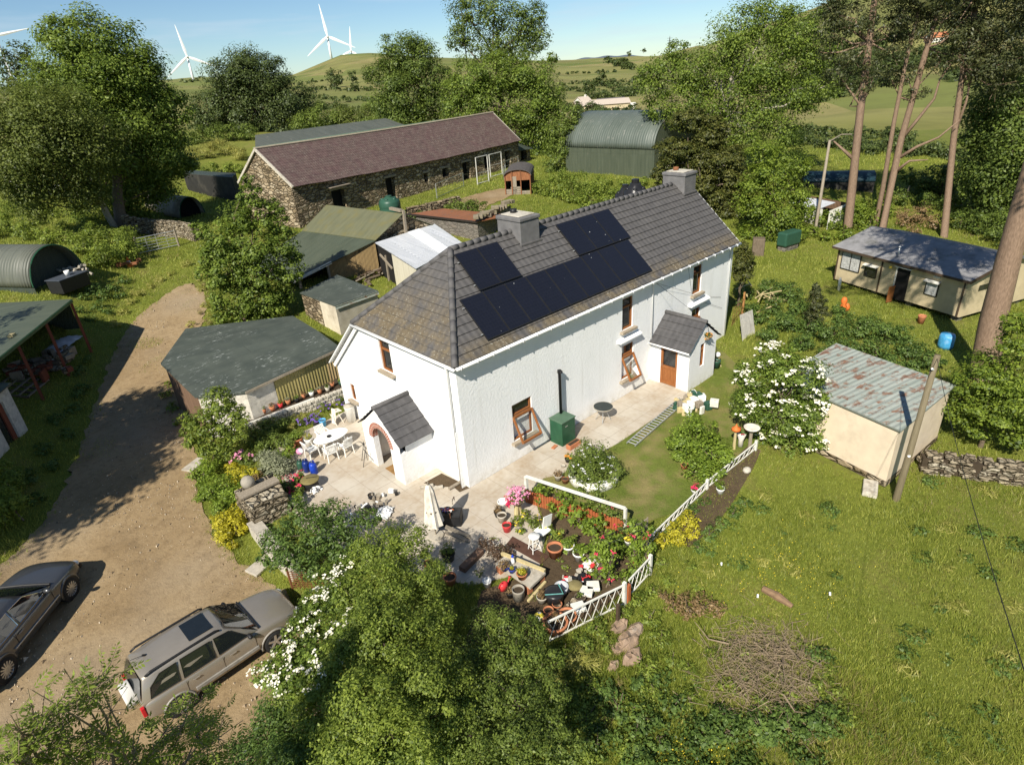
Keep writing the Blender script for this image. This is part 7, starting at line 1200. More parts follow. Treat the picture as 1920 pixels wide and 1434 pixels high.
def garden():
    P_ = at(620, 817, .72); a, c = at(588, 831, .72), at(652, 803, .72); ang = math.atan2(c[1]-a[1], c[0]-a[0])
    T = thing('garden_table', 'oval white plastic garden table on the patio', 'table', (P_[0], P_[1], .03)); b = MB(); b.lathe([(0, .74), (.5, .74), (.52, .725), (.5, .70), (0, .70)], (0, 0, 0), 28, 1.55, .95); M = Matrix.Rotation(ang, 4, 'Z')
    def rot(o): return o
    cs, sn = math.cos(ang), math.sin(ang); R2 = lambda x, y, z: np.array([P_[0]+x*cs-y*sn, P_[1]+x*sn+y*cs, z])
    b.v = [tuple(R2(x, y, z)) for x, y, z in b.v]; b.build('tabletop', 'plastic_white', T)
    for sx in (-.5, .5):
        for sy in (-.28, .28): b = MB(); b.tube([R2(sx*.9, sy*.9, .7), R2(sx*1.1, sy*1.15, .03)], [.045, .03], 6); b.build('leg', 'plastic_white', T, True)
    q = R2(-.1, -.05, .745); k = thing('ashtray', 'dark round ashtray on the oval white table', 'ashtray', q); b = MB(); b.lathe([(0, 0), (.09, 0), (.1, .05), (.08, .05), (.07, .015)], q, 14); b.build('bowl', 'black', k, True)
    # plastic armchair, one built then copied
    C = thing('garden_chair', 'white plastic armchair in front of the oval table', 'chair', (0, 0, 0), 'white garden chairs'); b = MB(); b.slab([(-.23, -.22, .43), (.23, -.24, .44), (.23, .24, .44), (-.23, .22, .43)], .025); b.build('seat', 'plastic_white', C, bevel=.01)
    b = MB(); n = 7
    for i in range(n): y = -.2+.4*i/(n-1); b.beam((-.21, y, .43), (-.31, y*1.05, .84), .045, .015, (1, 0, 0))
    b.beam((-.31, -.23, .84), (-.31, .23, .84), .03, .07); b.build('backrest', 'plastic_white', C)
    for sx in (-.2, .21):
        for sy in (-.21, .21): b = MB(); b.tube([(sx, sy, .43), (sx*1.2, sy*1.12, 0)], [.03, .022], 6); b.build('leg', 'plastic_white', C)
    for sy in (-.25, .25): b = MB(); b.tube([(-.27, sy, .64), (.16, sy*1.05, .62), (.22, sy, .43)], .022, 6); b.build('armrest', 'plastic_white', C)
    q = R2(-.45, -.72, .03); C.location = q; C.rotation_euler = (0, 0, ang+1.5)
    q = R2(.25, -.78, .03); dup(C, q, ang+1.7, 'white plastic armchair at the porch side of the oval table'); q = R2(-.05, .72, .03); dup(C, q, ang-1.5, 'white plastic armchair on the flower bed side of the oval table'); q = R2(-.95, .1, .03); dup(C, q, ang+.1, 'white plastic armchair at the left end of the oval table')
    P = G(632, 796); T = thing('plastic_stool', 'grey white upturned plastic chair leaning by the flower bed', 'stool', P); b = MB(); b.beam(P+[-.1, .1, .05], P+[.1, .25, .75], .42, .03, (1, 0, 0)); b.beam(P+[0, .1, .7], P+[.35, .1, .65], .4, .03); b.build('seat', 'cloth', T, bevel=.01); b = MB()
    for s in (-.18, .18): b.tube([P+[s, .1, .65], P+[s+.1, -.2, .0]], .02, 5)
    b.build('legs', 'cloth', T)
    P = G(660, 790); T = thing('water_butt', 'tall white plastic bin against the end wall of the house', 'bin', P); b = MB(); b.lathe([(.2, 0), (.235, .8), (.25, .82), (.24, .86), (.0, .87)], P, 18); b.build('barrel', 'plastic_white', T, True); b = MB(); b.lathe([(.245, .86), (.25, .9), (0, .93)], P, 18); b.build('lid', 'concrete', T, True)
    # folding stand by the arched porch
    P = G(692, 873); T = thing('folding_stand', 'thin black folding clothes stand beside the porch pillar', 'stand', P); b = MB()
    for s in (0, .55): b.tube([P+[s*.4, s*.9, .9], P+[-.25+s*.4, s*.9+.05, .0]], .014, 4); b.tube([P+[s*.4-.1, s*.9, .9], P+[.3+s*.4, s*.9-.05, .0]], .014, 4)
    for h in (.3, .6, .9): b.tube([P+[-.02, 0, h], P+[.22, .5, h]], .012, 4)
    b.build('frame', 'black', T)
    # gas bottles and bits by the border
    def bottle(x, y, lab, m='blue_plastic', s=1., grp='gas bottles by the border'):
        P = G(x, y); T = thing('gas_bottle', lab, 'gas bottle', P, grp); b = MB(); b.lathe([(.13*s, 0), (.155*s, .03), (.16*s, .42*s), (.13*s, .52*s), (.05*s, .56*s)], P, 16); b.build('cylinder', m, T, True); b = MB(); b.lathe([(.04*s, .55*s), (.04*s, .64*s), (0, .64*s)], P, 8); b.build('valve', 'steel', T); b = MB(); b.lathe([(.1*s, .52*s), (.1*s, .62*s), (.09*s, .62*s), (.09*s, .52*s)], P, 14); b.build('collar', m, T)
    bottle(590, 888, 'bright blue gas bottle nearest the patio table'); bottle(577, 884, 'darker blue gas bottle left of the brightest one', plain('navy', (.012, .03, .16), .35)); bottle(566, 882, 'small green gas bottle partly behind the olive lidded tub', 'tank_green', .9)
    P = G(570, 872); T = thing('helmet', 'pink and white patterned cycle helmet on the gas bottles', 'helmet', P+[0, 0, .62]); b = MB(); b.ball(P+[0, .05, .7], (.16, .2, .13), 12, 8); b.cur = 1; b.ball(P+[.02, 0, .73], (.11, .17, .12), 10, 6); b.build('shell', ['pink', 'white_flower'], T, True)
    P = G(585, 915); T = thing('lidded_tub', 'round tub with a wide olive lid on the patio edge', 'tub', P); b = MB(); b.lathe([(.28, 0), (.33, .4), (.3, .42)], P, 20); b.build('tub', 'black', T, True); b = MB(); b.lathe([(.37, .42), (.38, .45), (.35, .47), (0, .485)], P, 24); b.build('lid', 'olive_lid', T, True)
    b = MB(); b.tube([P+[-.1, .12, .5], P+[.1, -.02, .5], P+[.3, -.1, .47]], .012, 4); b.build('strap', 'black', T)
    P = G(592, 922); tag(sagged(P+[0, 0, .05], .4, .3, .22, .4, 'plastic_bag', 'white_flower', 8), 'white carrier bag beside the olive lidded tub', 'bag')
    pot('flower_pot', 'square red clay planter left of the olive lidded tub', 566, 906, .2, .3, 'terracotta', 'shrub', PG, fl=('crimson', 8, .1)); pot('flower_pot', 'large terracotta pot left of the white table', 560, 835, .24, .4, 'terracotta', 'lily', PG, rim=1); pot('flower_pot', 'half hidden terracotta pot below the large one', 548, 848, .2, .35, 'terracotta', 'shrub', PG, rim=1); pot('flower_pot', 'white pot with a striped plant at the left of the table', 581, 836, .19, .42, 'plastic_white', 'reed', PG); pot('flower_pot', 'pale stone pot holding leaves near the stone pillar', 562, 950, .24, .35, 'concrete', 'lily', PG); pot('flower_pot', 'turquoise tub by the raised flower bed', 607, 800, .17, .4, 'sky_blue', None, PG); pot('flower_pot', 'dark pot of purple flowers by the bed edge', 594, 800, .16, .3, 'black', 'shrub', PG, fl=('purple', 10, .1))
    # raised bed with stone front, pots along it
    A, Bq = G(462, 818), G(655, 742); d = Bq-A; d[2] = 0; L = float(np.hypot(*d[:2])); d = d/L; g = np.array([-d[1], d[0], 0]); T = thing('raised_bed', 'stone fronted raised flower bed below the slat cladding', 'flower bed', (A+Bq)/2); b = MB()
    for i in range(26):
        for j in range(3): b.box(A+d*L*(i+.5+(j % 2)*.4)/26+[0, 0, .1+j*.19]+g*np.sin(i*2.3+j)*.03, (L/26*.95, .3, .17), math.atan2(d[1], d[0])+.05*math.sin(i*3.1+j))
    b.build('stone_front', 'pale_stone', T, bevel=.03); b = MB(); b.slab([A+g*.05+[0, 0, .56], Bq+g*.05+[0, 0, .56], Bq+g*1.3+[0, 0, .6], A+g*1.3+[0, 0, .6]], .3); b.build('soil', 'pot_soil', T); b = MB(); b.beam(A+[0, 0, .6], A+d*L*.66+[0, 0, .6], .14, .06); b.build('edging_board', 'white_paint', T)
    R = np.random.default_rng(14); cols = ['terracotta', 'terracotta', 'red_plastic', 'terracotta', 'black', 'terracotta', 'plastic_white', 'terracotta', 'pale_stone', 'terracotta', 'tank_green']; lb = ['dark leaved pot at the shaded end of the raised bed', 'small clay pot of brown stems near the white wall', 'bright red pot on the raised bed', 'clay pot of orange leaves right of the red pot', 'black tray of seedlings on the raised bed', 'clay bowl on the middle of the raised bed', 'white lump of a pot under the slats', 'clay pot beside the grey stones under the slats', 'pale stone ornament pot under the slats', 'orange clay pot near the new slats', 'green pot at the house end of the raised bed']
    for i, m in enumerate(cols): q = A+d*L*(.22+.075*i)+g*R.uniform(.15, .5); T = thing('flower_pot', lb[i], 'pot', q+[0, 0, .6], PG); b = MB(); r = R.uniform(.1, .15); b.lathe([(0, 0), (r*.7, 0), (r, .24), (r*.86, .24), (r*.8, .18), (0, .18)], q+[0, 0, .6], 12); b.build('pot', m, T, True); raw('plant', crown([(q+[0, 0, .9], .14)], .07, .6, 400+i), 4, ['shrub', 'dead', 'lily', 'silver'][i % 4], T)
    for x, y, lab in [(567, 798, 'purple flowers left of the turquoise tub'), (608, 772, 'purple flowers in front of the stone wall top'), (640, 760, 'purple flowers nearest the house corner'), (585, 790, 'mauve flowers behind the turquoise tub')]: shrub('purple_flowers', lab, None, 'shrub', .07, .8, int(x), 'purple flower clumps', 'flowers', [('purple', 12, .11)], blobs=ground_blobs([(x, y, 9, 1.2), (x+9, y-3, 7, 1.2)]))
    # stone pier with a ball, low wall down to the drive
    P = G(505, 965); T = thing('stone_pier', 'stone gate pier with a round stone ball on top', 'pier', P); b = MB(); R = np.random.default_rng(6)
    for j in range(9):
        for sx in (-.35, .35):
            for sy in (-.8, -.27, .27, .8): b.box(P+[sx+R.normal(0, .03), .3+sy*.75+R.normal(0, .03), -.1+j*.13], (.7, .4, .125), R.normal(0, .04))
    b.build('masonry', 'drystone', T, bevel=.02); b = MB(); b.slab([P+[-.75, .1, 1.16], P+[.75, .1, 1.16], P+[.75, .55, 1.16], P+[-.75, .55, 1.16]], .08); b.build('coping_plank', 'grey_wood', T); b = MB(); b.ball(P+[-.2, .75, 1.3], .26, 14, 10); b.build('ball', 'stone_ball', T, True)
    pot('flower_pot', 'small heather pot on the stone pier', 508, 895, .12, .16, 'black', 'silver', PG, z=1.1)
    A = [G(*q) for q in ((470, 1005), (500, 1045), (528, 1075), (548, 1092))]; T = thing('garden_wall', 'low whitewashed wall stepping down to the drive', 'wall', A[1]); b = MB()
    for i in range(3): b.beam(A[i]+[.25, 0, .25], A[i+1]+[.25, 0, .25-.05*i], .45, .6)
    b.build('wall', 'pale_stone', T, bevel=.04); b = MB()
    for i in range(3): b.beam(A[i]+[.25, 0, .58-.0*i], A[i+1]+[.25, 0, .58-.05*i], .5, .07)
    b.build('coping', 'concrete', T, bevel=.02)
    for x, y, rz, lab in ((492, 1060, .3, 'grey paving slab lying on the drive by the low wall'), (366, 873, .5, 'pale slab lying at the edge of the drive')): P = G(x, y); b = MB(); b.box(P+[0, 0, .05], (1.0, .6, .1), rz); tag(b.build('paving_slab', 'concrete', bevel=.02), lab, 'slab')
    P = G(560, 1130); T = thing('rusty_gate', 'rusty mesh gate behind the front of the silver car', 'gate', P); b = MB()
    for i in range(10): b.beam(P+[.1+i*.09, .55-.11*i, .1], P+[.1+i*.09, .55-.11*i, .95], .02, .02, (1, 0, 0)); b.beam(P+[.1, .55, .1+i*.09], P+[.95, -.45, .1+i*.09], .015, .015)
    b.build('mesh', 'rust', T); b = MB(); b.beam(P+[.1, .55, -.1], P+[.1, .55, 1.05], .06, .06, (1, 0, 0)); b.beam(P+[.95, -.45, -.1], P+[.95, -.45, 1.05], .06, .06, (1, 0, 0)); b.build('frame', 'rust', T)
    # closed parasol
    P = G(818, 1006); T = thing('parasol', 'tall closed cream parasol standing on the patio', 'parasol', P); b = MB(); n = 16; V = []; pr = [(.05, 2.3), (.10, 2.2), (.15, 2.0), (.19, 1.5), (.25, .95), (.30, .62), (.24, .6)]
    for i, (r, z) in enumerate(pr):
        for k in range(n): rr = r*(1+.28*(k % 2)*(.4+.6*i/6)); V.append((P[0]+rr*math.cos(2*math.pi*k/n), P[1]+rr*math.sin(2*math.pi*k/n), P[2]+z))
    b.add(V, [(i*n+k, i*n+(k+1) % n, (i+1)*n+(k+1) % n, (i+1)*n+k) for i in range(len(pr)-1) for k in range(n)]); b.build('canopy', 'cloth', T); b = MB(); b.tube([P, P+[0, 0, 2.4]], .025, 8); b.build('pole', 'grey_wood', T); b = MB(); b.lathe([(.3, 0), (.28, .09), (.05, .12)], P, 16); b.build('base', 'concrete', T); b = MB(); b.lathe([(.225, 1.25), (.24, 1.2), (.225, 1.15)], P, 14); b.build('tie', 'dark_trim', T)
    # planter and tools beside it
    P = G(850, 985); T = thing('planter_box', 'black trough planter beside the closed parasol', 'planter', P); b = MB(); b.box(P+[0, .25, .25], (.55, 1.0, .5), .75); b.build('trough', 'black', T, bevel=.03); b = MB()
    for s in (-.25, .3): b.tube([P+[s+.1, .15+s, .5], P+[s+.1, .15+s, .66], P+[s+.3, .3+s, .66], P+[s+.3, .3+s, .5]], .015, 5)
    b.build('handles', 'rust', T)
    R = np.random.default_rng(3); P = G(842, 985); T = thing('peg_basket', 'black basket of coloured clothes pegs on the trough', 'basket', P+[0, 0, .5]); b = MB(); b.lathe([(.14, .5), (.2, .72), (.185, .72), (.13, .53)], P, 14); b.build('basket', 'black', T, True); b = MB()
    for i in range(50): b.cur = i % 4; b.box(P+[R.normal(0, .07), R.normal(0, .07), .7+R.uniform(0, .06)], (.09, .02, .02), R.uniform(0, 3))
    b.build('pegs', ['orange', 'white_flower', 'blue_plastic', 'red_plastic'], T)
    P = G(862, 1008); b = MB(); b.beam(P+[-.3, .35, .5], P+[.25, -.3, .04], .16, .04); b.beam(P+[-.45, .2, .45], P+[.1, -.45, .03], .14, .04); tag(b.build('planks', 'grey_wood'), 'two old planks leaning at the foot of the parasol', 'planks')
    P = G(722, 965); tag(sagged(P+[0, 0, .08], .75, .5, .22, .6, 'white_sheet', 'white_flower', 5), 'white cloth heaped on the patio behind the dark bush', 'cloth'); P = G(703, 948); b = MB(); R = np.random.default_rng(15)
    for i in range(40): b.cur = int(R.integers(4)); b.box(P+[R.normal(0, .4), R.normal(0, .22), R.uniform(.03, .2)], R.uniform(.04, .2, 3), R.uniform(0, 3))
    tag(b.build('toy_heap', ['black', 'white_flower', 'concrete', 'grey_wood']), 'jumble of small garden oddments left of the white cloth', 'clutter', kind='stuff')
    P = G(693, 925); pot('flower_pot', 'black and white pot at the corner of the jumble', 697, 935, .13, .22, 'black', None, PG)
    b = MB(); q = [at(*p, .045) for p in ((795, 905), (828, 887), (882, 913), (862, 922), (850, 912), (830, 912))]; b.slab(q, .05); T = thing('soil_bed', 'bare soil bed between the porch and the house corner', 'flower bed', sum(q)/6); b.build('soil', 'soil', T); b = MB(); b.tube([at(842, 916, .1), at(866, 902, .1)], .07, 8); b.build('log_edge', 'grey_wood', T)
    for x, y in ((800, 912), (818, 915)): b = MB(); b.box(at(x, y, .08), (.55, .14, .12), -.5); b.build('edging_stone', 'concrete', T, bevel=.02)
    P = at(738, 889, .04); b = MB(); b.box(P+[.25, .15, .012], (.5, .95, .024)); tag(b.build('doormat', 'mat_tan', bevel=.006), 'tan coir doormat in the arched porch', 'doormat')
    # boiler cabinet with flue
    P = at(1055, 838, .03); T = thing('boiler_cabinet', 'dark green oil boiler cabinet with a tall black flue', 'cabinet', P+[.42, .35, 0]); x0, y0 = P[0], P[1]; b = MB(); b.box((x0+.42, y0+.36, .6), (.84, .72, 1.14)); b.build('case', 'cabinet', T, bevel=.02); b = MB(); b.box((x0+.42, y0+.36, 1.19), (.9, .78, .05)); b.build('lid', 'cabinet_lid', T, bevel=.015); b = MB(); fx = x0+.62; b.tube([(fx, y0+.62, 1.2), (fx, y0+.62, 3.2), (fx+.02, y0+.5, 3.24)], .065, 10); b.build('flue', 'black', T, True); b = MB(); b.lathe([(.09, 3.16), (.09, 3.3), (0, 3.32)], (fx, y0+.62, 0), 10); b.build('cowl', 'black', T); b = MB(); b.beam((x0+.2, y0-.005, .95), (x0+.35, y0-.005, .95), .01, .04); b.build('badge', 'steel', T)
    P = at(1071, 838, .03); T = thing('trough_planter', 'terracotta trough in front of the green boiler cabinet', 'planter', P); b = MB(); b.box(P+[.1, -.05, .11], (.7, .26, .22)); b.build('trough', 'terracotta', T, bevel=.02); b = MB(); b.box(P+[.1, -.05, .205], (.6, .17, .04)); b.build('soil', 'pot_soil', T)
    P = at(1035, 838, .03); b = MB(); b.box(P+[.05, -.1, .03], (.3, .16, .06), .2); tag(b.build('brick', 'terracotta', bevel=.01), 'loose red brick by the corner of the boiler cabinet', 'brick')
    P = at(1131, 762, .73); T = thing('bistro_table', 'round black patio table with spindly pale legs', 'table', (P[0], P[1], .03)); b = MB(); b.lathe([(0, .735), (.42, .735), (.44, .72), (.44, .69), (.42, .69)], (P[0], P[1], 0), 28); b.build('tabletop', 'table_black', T); b = MB(); b.lathe([(.435, .69), (.45, .7), (.45, .735), (.435, .74)], (P[0], P[1], 0), 28, cap=False); b.build('rim', 'concrete', T)
    for k in range(4): a = k*math.pi/2+.6; b = MB(); b.tube([(P[0]+.1*math.cos(a), P[1]+.1*math.sin(a), .7), (P[0]+.2*math.cos(a), P[1]+.2*math.sin(a), .35), (P[0]+.36*math.cos(a), P[1]+.36*math.sin(a), .03)], .016, 5); b.build('leg', 'galv', T)
    # ladder on the grass edge
    a, c = at(1183, 833, .1), at(1281, 748, .1); d = unit(c-a); g = np.array([-d[1], d[0], 0])*.2; L = float(np.linalg.norm(c-a)); T = thing('ladder', 'aluminium ladder lying along the edge of the patio', 'ladder', (a+c)/2); b = MB()
    for s in (-1, 1): b.beam(a+g*s, c+g*s, .035, .075)
    b.build('stiles', 'galv', T); b = MB(); n = 22
    for i in range(n): p = a+(c-a)*(i+.5)/n; b.tube([p-g, p+g], .022, 6)
    b.build('rungs', 'galv', T)
    # round raised bed
    P = at(1113, 895, 0); r = 1.0; T = thing('round_bed', 'round white painted stone flower bed on the lawn', 'flower bed', P); b = MB(); b.lathe([(r, -.05), (r, .34), (r-.16, .36), (r-.18, .2)], P, 32); b.build('wall', 'white_paint', T, True); b = MB(); b.lathe([(0, .3), (r-.15, .28)], P, 24); b.build('soil', 'pot_soil', T)
    pot('flower_pot', 'dark pot of orange flowers beside the round white bed', 1066, 866, .16, .2, 'black', 'shrub', PG, fl=('orange_flower', 10, .08)); pot('flower_pot', 'grey stone pot at the left of the round bed', 1047, 900, .17, .26, 'concrete', 'dead', PG); pot('flower_pot', 'dark clay pot tucked under the round bed', 1060, 905, .15, .22, 'rust', None, PG); pot('flower_pot', 'grey pot lying behind the orange flowers', 1056, 876, .1, .1, 'concrete', None, PG, soil=False)
    # buckets and flowers by the white rail
    pot('bucket', 'white bucket standing on the patio by the rail', 943, 953, .19, .36, 'plastic_white', None, 'buckets by the white rail', cat='bucket', soil=False); pot('bucket', 'dark grey bucket with a yellow rim', 942, 978, .18, .34, 'concrete', 'black' if 0 else None, 'buckets by the white rail', cat='bucket'); pot('bucket', 'bright red bucket at the grass edge', 951, 996, .17, .32, 'red_plastic', None, 'buckets by the white rail', cat='bucket'); pot('bucket', 'black tub of dead stems behind the grey bucket', 935, 968, .17, .25, 'black', 'dead', 'buckets by the white rail', cat='bucket')
    P = G(972, 966); T = thing('flower_basket', 'big basket of pink petunias on a split log stand', 'flowers', P); b = MB(); b.tube([P+[-.1, 0, 0], P+[.0, .05, .6]], .09, 7); b.tube([P+[.14, 0, 0], P+[.05, .05, .6]], .07, 7); b.build('log_stand', 'straw', T); b = MB(); b.lathe([(.12, .5), (.3, .72), (.28, .74)], P, 14); b.build('basket', 'twig', T); bl = [(P+[0, 0, .95], (.38, .38, .28))]; raw('leaves', crown(bl, .09, .6, 501), 4, 'shrub', T); R = np.random.default_rng(2); raw('petunias', flowers(bl, 46, .14, R, 6), 4, 'pink', T); raw('red_flowers', flowers([(P+[-.42, .1, .8], .2)], 12, .13, R, 6), 4, 'crimson', T)
    # white rail and red pickets
    A, Bq = at(989, 938, .03), np.array([1.98, -6.1, .03]); T = thing('white_rail', 'long white handrail above the red picket fence', 'rail', (A+Bq)/2); b = MB(); At, Bt = A+[0, 0, 1.12], Bq+[0, 0, 1.05]; b.beam(At, Bt, .11, .07); b.build('rail', 'white_paint', T); b = MB(); b.beam(A, At, .11, .11, (1, 0, 0)); b.beam(Bq, Bt, .09, .09, (1, 0, 0)); b.build('post', 'white_paint', T)
    T = thing('picket_fence', 'low rust red picket fence under the white rail', 'fence', (A+Bq)/2-[.15, 0, 0]); b = MB(); n = 38; o_ = np.array([-.12, .0, 0])
    for i in range(n): p = A+(Bq-A)*(i+.5)/n+o_; h = .62+.04*math.sin(i*1.3); b.add([p+[-.01, .05, 0], p+[-.01, -.05, 0], p+[-.01, -.05, h-.05], p+[-.01, 0, h], p+[-.01, .05, h-.05]], [(0, 1, 2, 3, 4)]); b.add([p+[.012, .05, 0], p+[.012, -.05, 0], p+[.012, -.05, h-.05], p+[.012, 0, h], p+[.012, .05, h-.05]], [(4, 3, 2, 1, 0)])
    b.build('pickets', 'fence_red', T); b = MB(); b.beam(A+o_+[.04, 0, .15], Bq+o_+[.04, 0, .15], .03, .06); b.beam(A+o_+[.04, 0, .45], Bq+o_+[.04, 0, .45], .03, .06); b.build('rails', 'fence_red', T)
    # stool, chair, mat, slab
    P = G(1003, 1032); T = thing('bar_stool', 'round seated white metal stool on the brown mat', 'stool', P); b = MB(); b.lathe([(0, .66), (.19, .655), (.2, .63), (.18, .61)], P, 20); b.build('seat', 'plastic_white', T, True)
    for k in range(4): a = k*math.pi/2+.5; b = MB(); b.tube([P+[.13*math.cos(a), .13*math.sin(a), .62], P+[.24*math.cos(a), .24*math.sin(a), 0]], .016, 5); b.build('leg', 'plastic_white', T)
    b = MB(); q = [P+[.21*math.cos(k*math.pi/2+.5), .21*math.sin(k*math.pi/2+.5), .18] for k in range(5)]; b.tube(q, .012, 4); b.build('footrest', 'plastic_white', T)
    P = G(1018, 1010); T = thing('garden_chair', 'old white plastic chair behind the round stool', 'chair', P); b = MB(); b.slab([P+[-.22, -.22, .4], P+[.22, -.22, .4], P+[.22, .22, .4], P+[-.22, .22, .4]], .03); b.build('seat', 'plastic_white', T); b = MB(); b.beam(P+[.2, 0, .4], P+[.3, 0, .85], .42, .03, (0, 1, 0)); b.build('backrest', 'plastic_white', T)
    for sx in (-.2, .2):
        for sy in (-.2, .2): b = MB(); b.tube([P+[sx, sy, .4], P+[sx*1.1, sy*1.1, 0]], .02, 5); b.build('leg', 'tank_green', T)
    q = [at(*p, .04) for p in ((961, 1005), (1030, 1042), (1014, 1057), (949, 1020))]; b = MB(); b.slab(q, .02); tag(b.build('brown_mat', 'mat_brown'), 'long dark brown mat laid on the soil by the stool', 'mat')
    q = [at(*p, .34) for p in ((950, 1039), (1023, 1073), (994, 1101), (929, 1056))]; T = thing('raised_slab', 'pale concrete slab raised as a low table for pots', 'slab', sum(q)/4-[0, 0, .3]); b = MB(); b.slab(q, .09); b.build('slab', 'concrete', T, bevel=.01); b = MB(); c = sum(q)/4
    for p in q: m_ = c+(p-c)*.8; b.box((m_[0], m_[1], .13), (.2, .2, .26))
    b.build('brick_piers', 'terracotta', T); b = MB(); b.beam(q[0]+[-.1, .15, .02], q[1]+[.02, .05, .02], .1, .1); b.build('back_beam', 'straw', T)
    pot('flower_pot', 'terracotta pot with a yellow green plant on the raised slab', 979, 1083, .17, .22, 'terracotta', 'gold_leaf', PG, z=.35, rim=1); pot('flower_pot', 'cobalt blue pot at the middle of the raised slab', 960, 1072, .11, .14, 'blue_plastic', 'gold_leaf', PG, z=.35, ph=.7); pot('flower_pot', 'dark blue pot with a bare brown plant on the raised slab', 946, 1068, .13, .14, 'blue_plastic', 'dead', PG, z=.35, ph=1.4)
    P = at(962, 1056, .35); T = thing('garden_gnome', 'small white and blue figure standing on the raised slab', 'ornament', P); b = MB(); b.lathe([(.06, 0), (.07, .1), (.05, .2), (.035, .22)], P, 10); b.build('body', 'white_flower', T, True); b = MB(); b.ball(P+[0, 0, .27], .05, 8, 6); b.build('head', 'cloth', T, True); b = MB(); b.lathe([(.055, .29), (0, .4)], P, 8); b.build('hat', 'blue_plastic', T)
    pot('flower_pot', 'big terracotta pot with bare soil beside the stool', 1041, 1042, .26, .42, 'terracotta', None, PG, rim=1); pot('flower_pot', 'white and terracotta pot right of the bare soil pot', 1066, 1036, .2, .34, 'plastic_white', 'lily', PG, rim=1); pot('flower_pot', 'white pot holding a broad leaved sapling', 1085, 1050, .19, .34, 'plastic_white', 'lily', PG, rim=1)
    P = G(1110, 1062); tag(sagged(P+[0, 0, .06], .6, .45, .32, .2, 'plastic_bag', 'white_paint', 12), 'crumpled white plastic sack by the white pots', 'bag'); 
    pot('bucket', 'white bucket with an orange inside near the watering can', 914, 1098, .15, .24, 'plastic_white', None, 'buckets by the white rail', cat='bucket', soil=False, z=.03)
    P = at(945, 1104, .03); T = thing('watering_can', 'bright red plastic watering can on the soil', 'watering can', P); b = MB(); b.lathe([(.13, 0), (.14, .2), (.08, .27), (.06, .27)], P, 14, 1.15, .8); b.build('body', 'red_plastic', T, True); b = MB(); b.tube([P+[.12, 0, .08], P+[.3, .03, .26]], [.035, .02], 7); b.lathe([(.02, 0), (.05, .03), (0, .035)], P+[.3, .03, .26], 8); b.build('spout', 'red_plastic', T, True); b = MB(); b.tube([P+[-.02, 0, .27], P+[-.12, 0, .33], P+[-.2, 0, .2], P+[-.14, 0, .08]], .018, 6); b.build('handle', 'red_plastic', T, True)
    pot('barrel_planter', 'grey banded barrel planter beside the watering can', 973, 1122, .2, .42, 'stone_ball', None, PG, bulge=1.25, cat='planter'); pot('flower_pot', 'black pot next to the grey barrel planter', 957, 1118, .14, .22, 'black', 'dead', PG); pot('flower_pot', 'brown clay pot standing in the hedge shade', 845, 1094, .21, .32, 'terracotta', None, PG, rim=1); pot('flower_pot', 'dark tub in shade below the parasol', 842, 1050, .24, .34, 'black', 'shrub', PG); pot('flower_pot', 'half shaded clay pot below the privet edge', 805, 1065, .17, .26, 'terracotta', None, PG)
    b = MB(); b.beam(at(866, 1068, .12), at(902, 1032, .12), .26, .2); tag(b.build('timber_sleeper', 'boards_plain', bevel=.02), 'thick brown timber sleeper at the edge of the paving', 'timber')
    b = MB(); b.beam(at(990, 1127, .06), at(1023, 1090, .06), .09, .08); tag(b.build('edging_timber', 'straw', bevel=.01), 'pale timber edging strip by the grey barrel', 'timber')
    # pots and junk in the fence corner
    cg = 'junk in the fence corner'
    P = G(1040, 1128); T = thing('black_drum', 'big black drum with teal handles among the pots', 'drum', P, cg); b = MB(); b.lathe([(.24, 0), (.3, .38), (.31, .42), (.24, .45), (0, .46)], P, 20); b.build('drum', 'black_plastic', T, True); b = MB(); b.tube([P+[-.3, .1, .46], P+[.1, -.28, .47], P+[.3, .1, .46]], .02, 5); b.build('handle', plain('teal', (.1, .3, .28), .5), T)
    P = G(1053, 1113); T = thing('clear_tub', 'shallow translucent grey tub behind the black drum', 'tub', P, cg); b = MB(); b.lathe([(.18, .1), (.23, .34), (.21, .34), (.16, .16), (0, .15)], P, 18); b.build('tub', plain('grey_tub', (.45, .46, .47), .3), T, True)
    P = G(1078, 1108); T = thing('cushion', 'olive brown old cushion lying on the junk', 'cushion', P, cg); b = MB(); b.box(P+[0, 0, .25], (.55, .6, .2), .6); sub(b.build('cushion', 'olive_cushion', T, True), 2)
    for i, (x, y, lab) in enumerate([(1100, 1118, 'white board leaning right of the olive cushion'), (1112, 1108, 'second white board nearest the fence post'), (1085, 1148, 'pale broken slab close to the lattice fence')]): P = G(x, y); b = MB(); b.box(P+[0, 0, .22], (.36, .4, .12), .5+.3*i); o = b.build('white_board', 'white_paint', bevel=.02); tag(o, lab, 'board', cg)
    pot('flower_pot', 'huge terracotta tub nested with other rims', 1042, 1182, .36, .4, 'terracotta', 'dead', PG, rim=1, ph=.5); pot('flower_pot', 'wide orange pot behind the huge terracotta tub', 1064, 1165, .28, .3, 'terracotta', None, PG, rim=1); pot('flower_pot', 'small cream and clay pot by the black drum', 1029, 1153, .15, .24, 'terracotta', None, PG, rim=1); pot('flower_pot', 'green brown pot beside the white boards', 1088, 1128, .18, .24, 'bark', 'shrub', PG, ph=.6); pot('flower_pot', 'pale round pot of dry stems left of the drum', 1017, 1128, .18, .26, 'concrete', 'dead', PG, ph=.8); pot('flower_pot', 'clay pot below the black drum', 1045, 1140, .15, .2, 'terracotta', None, PG, rim=1)
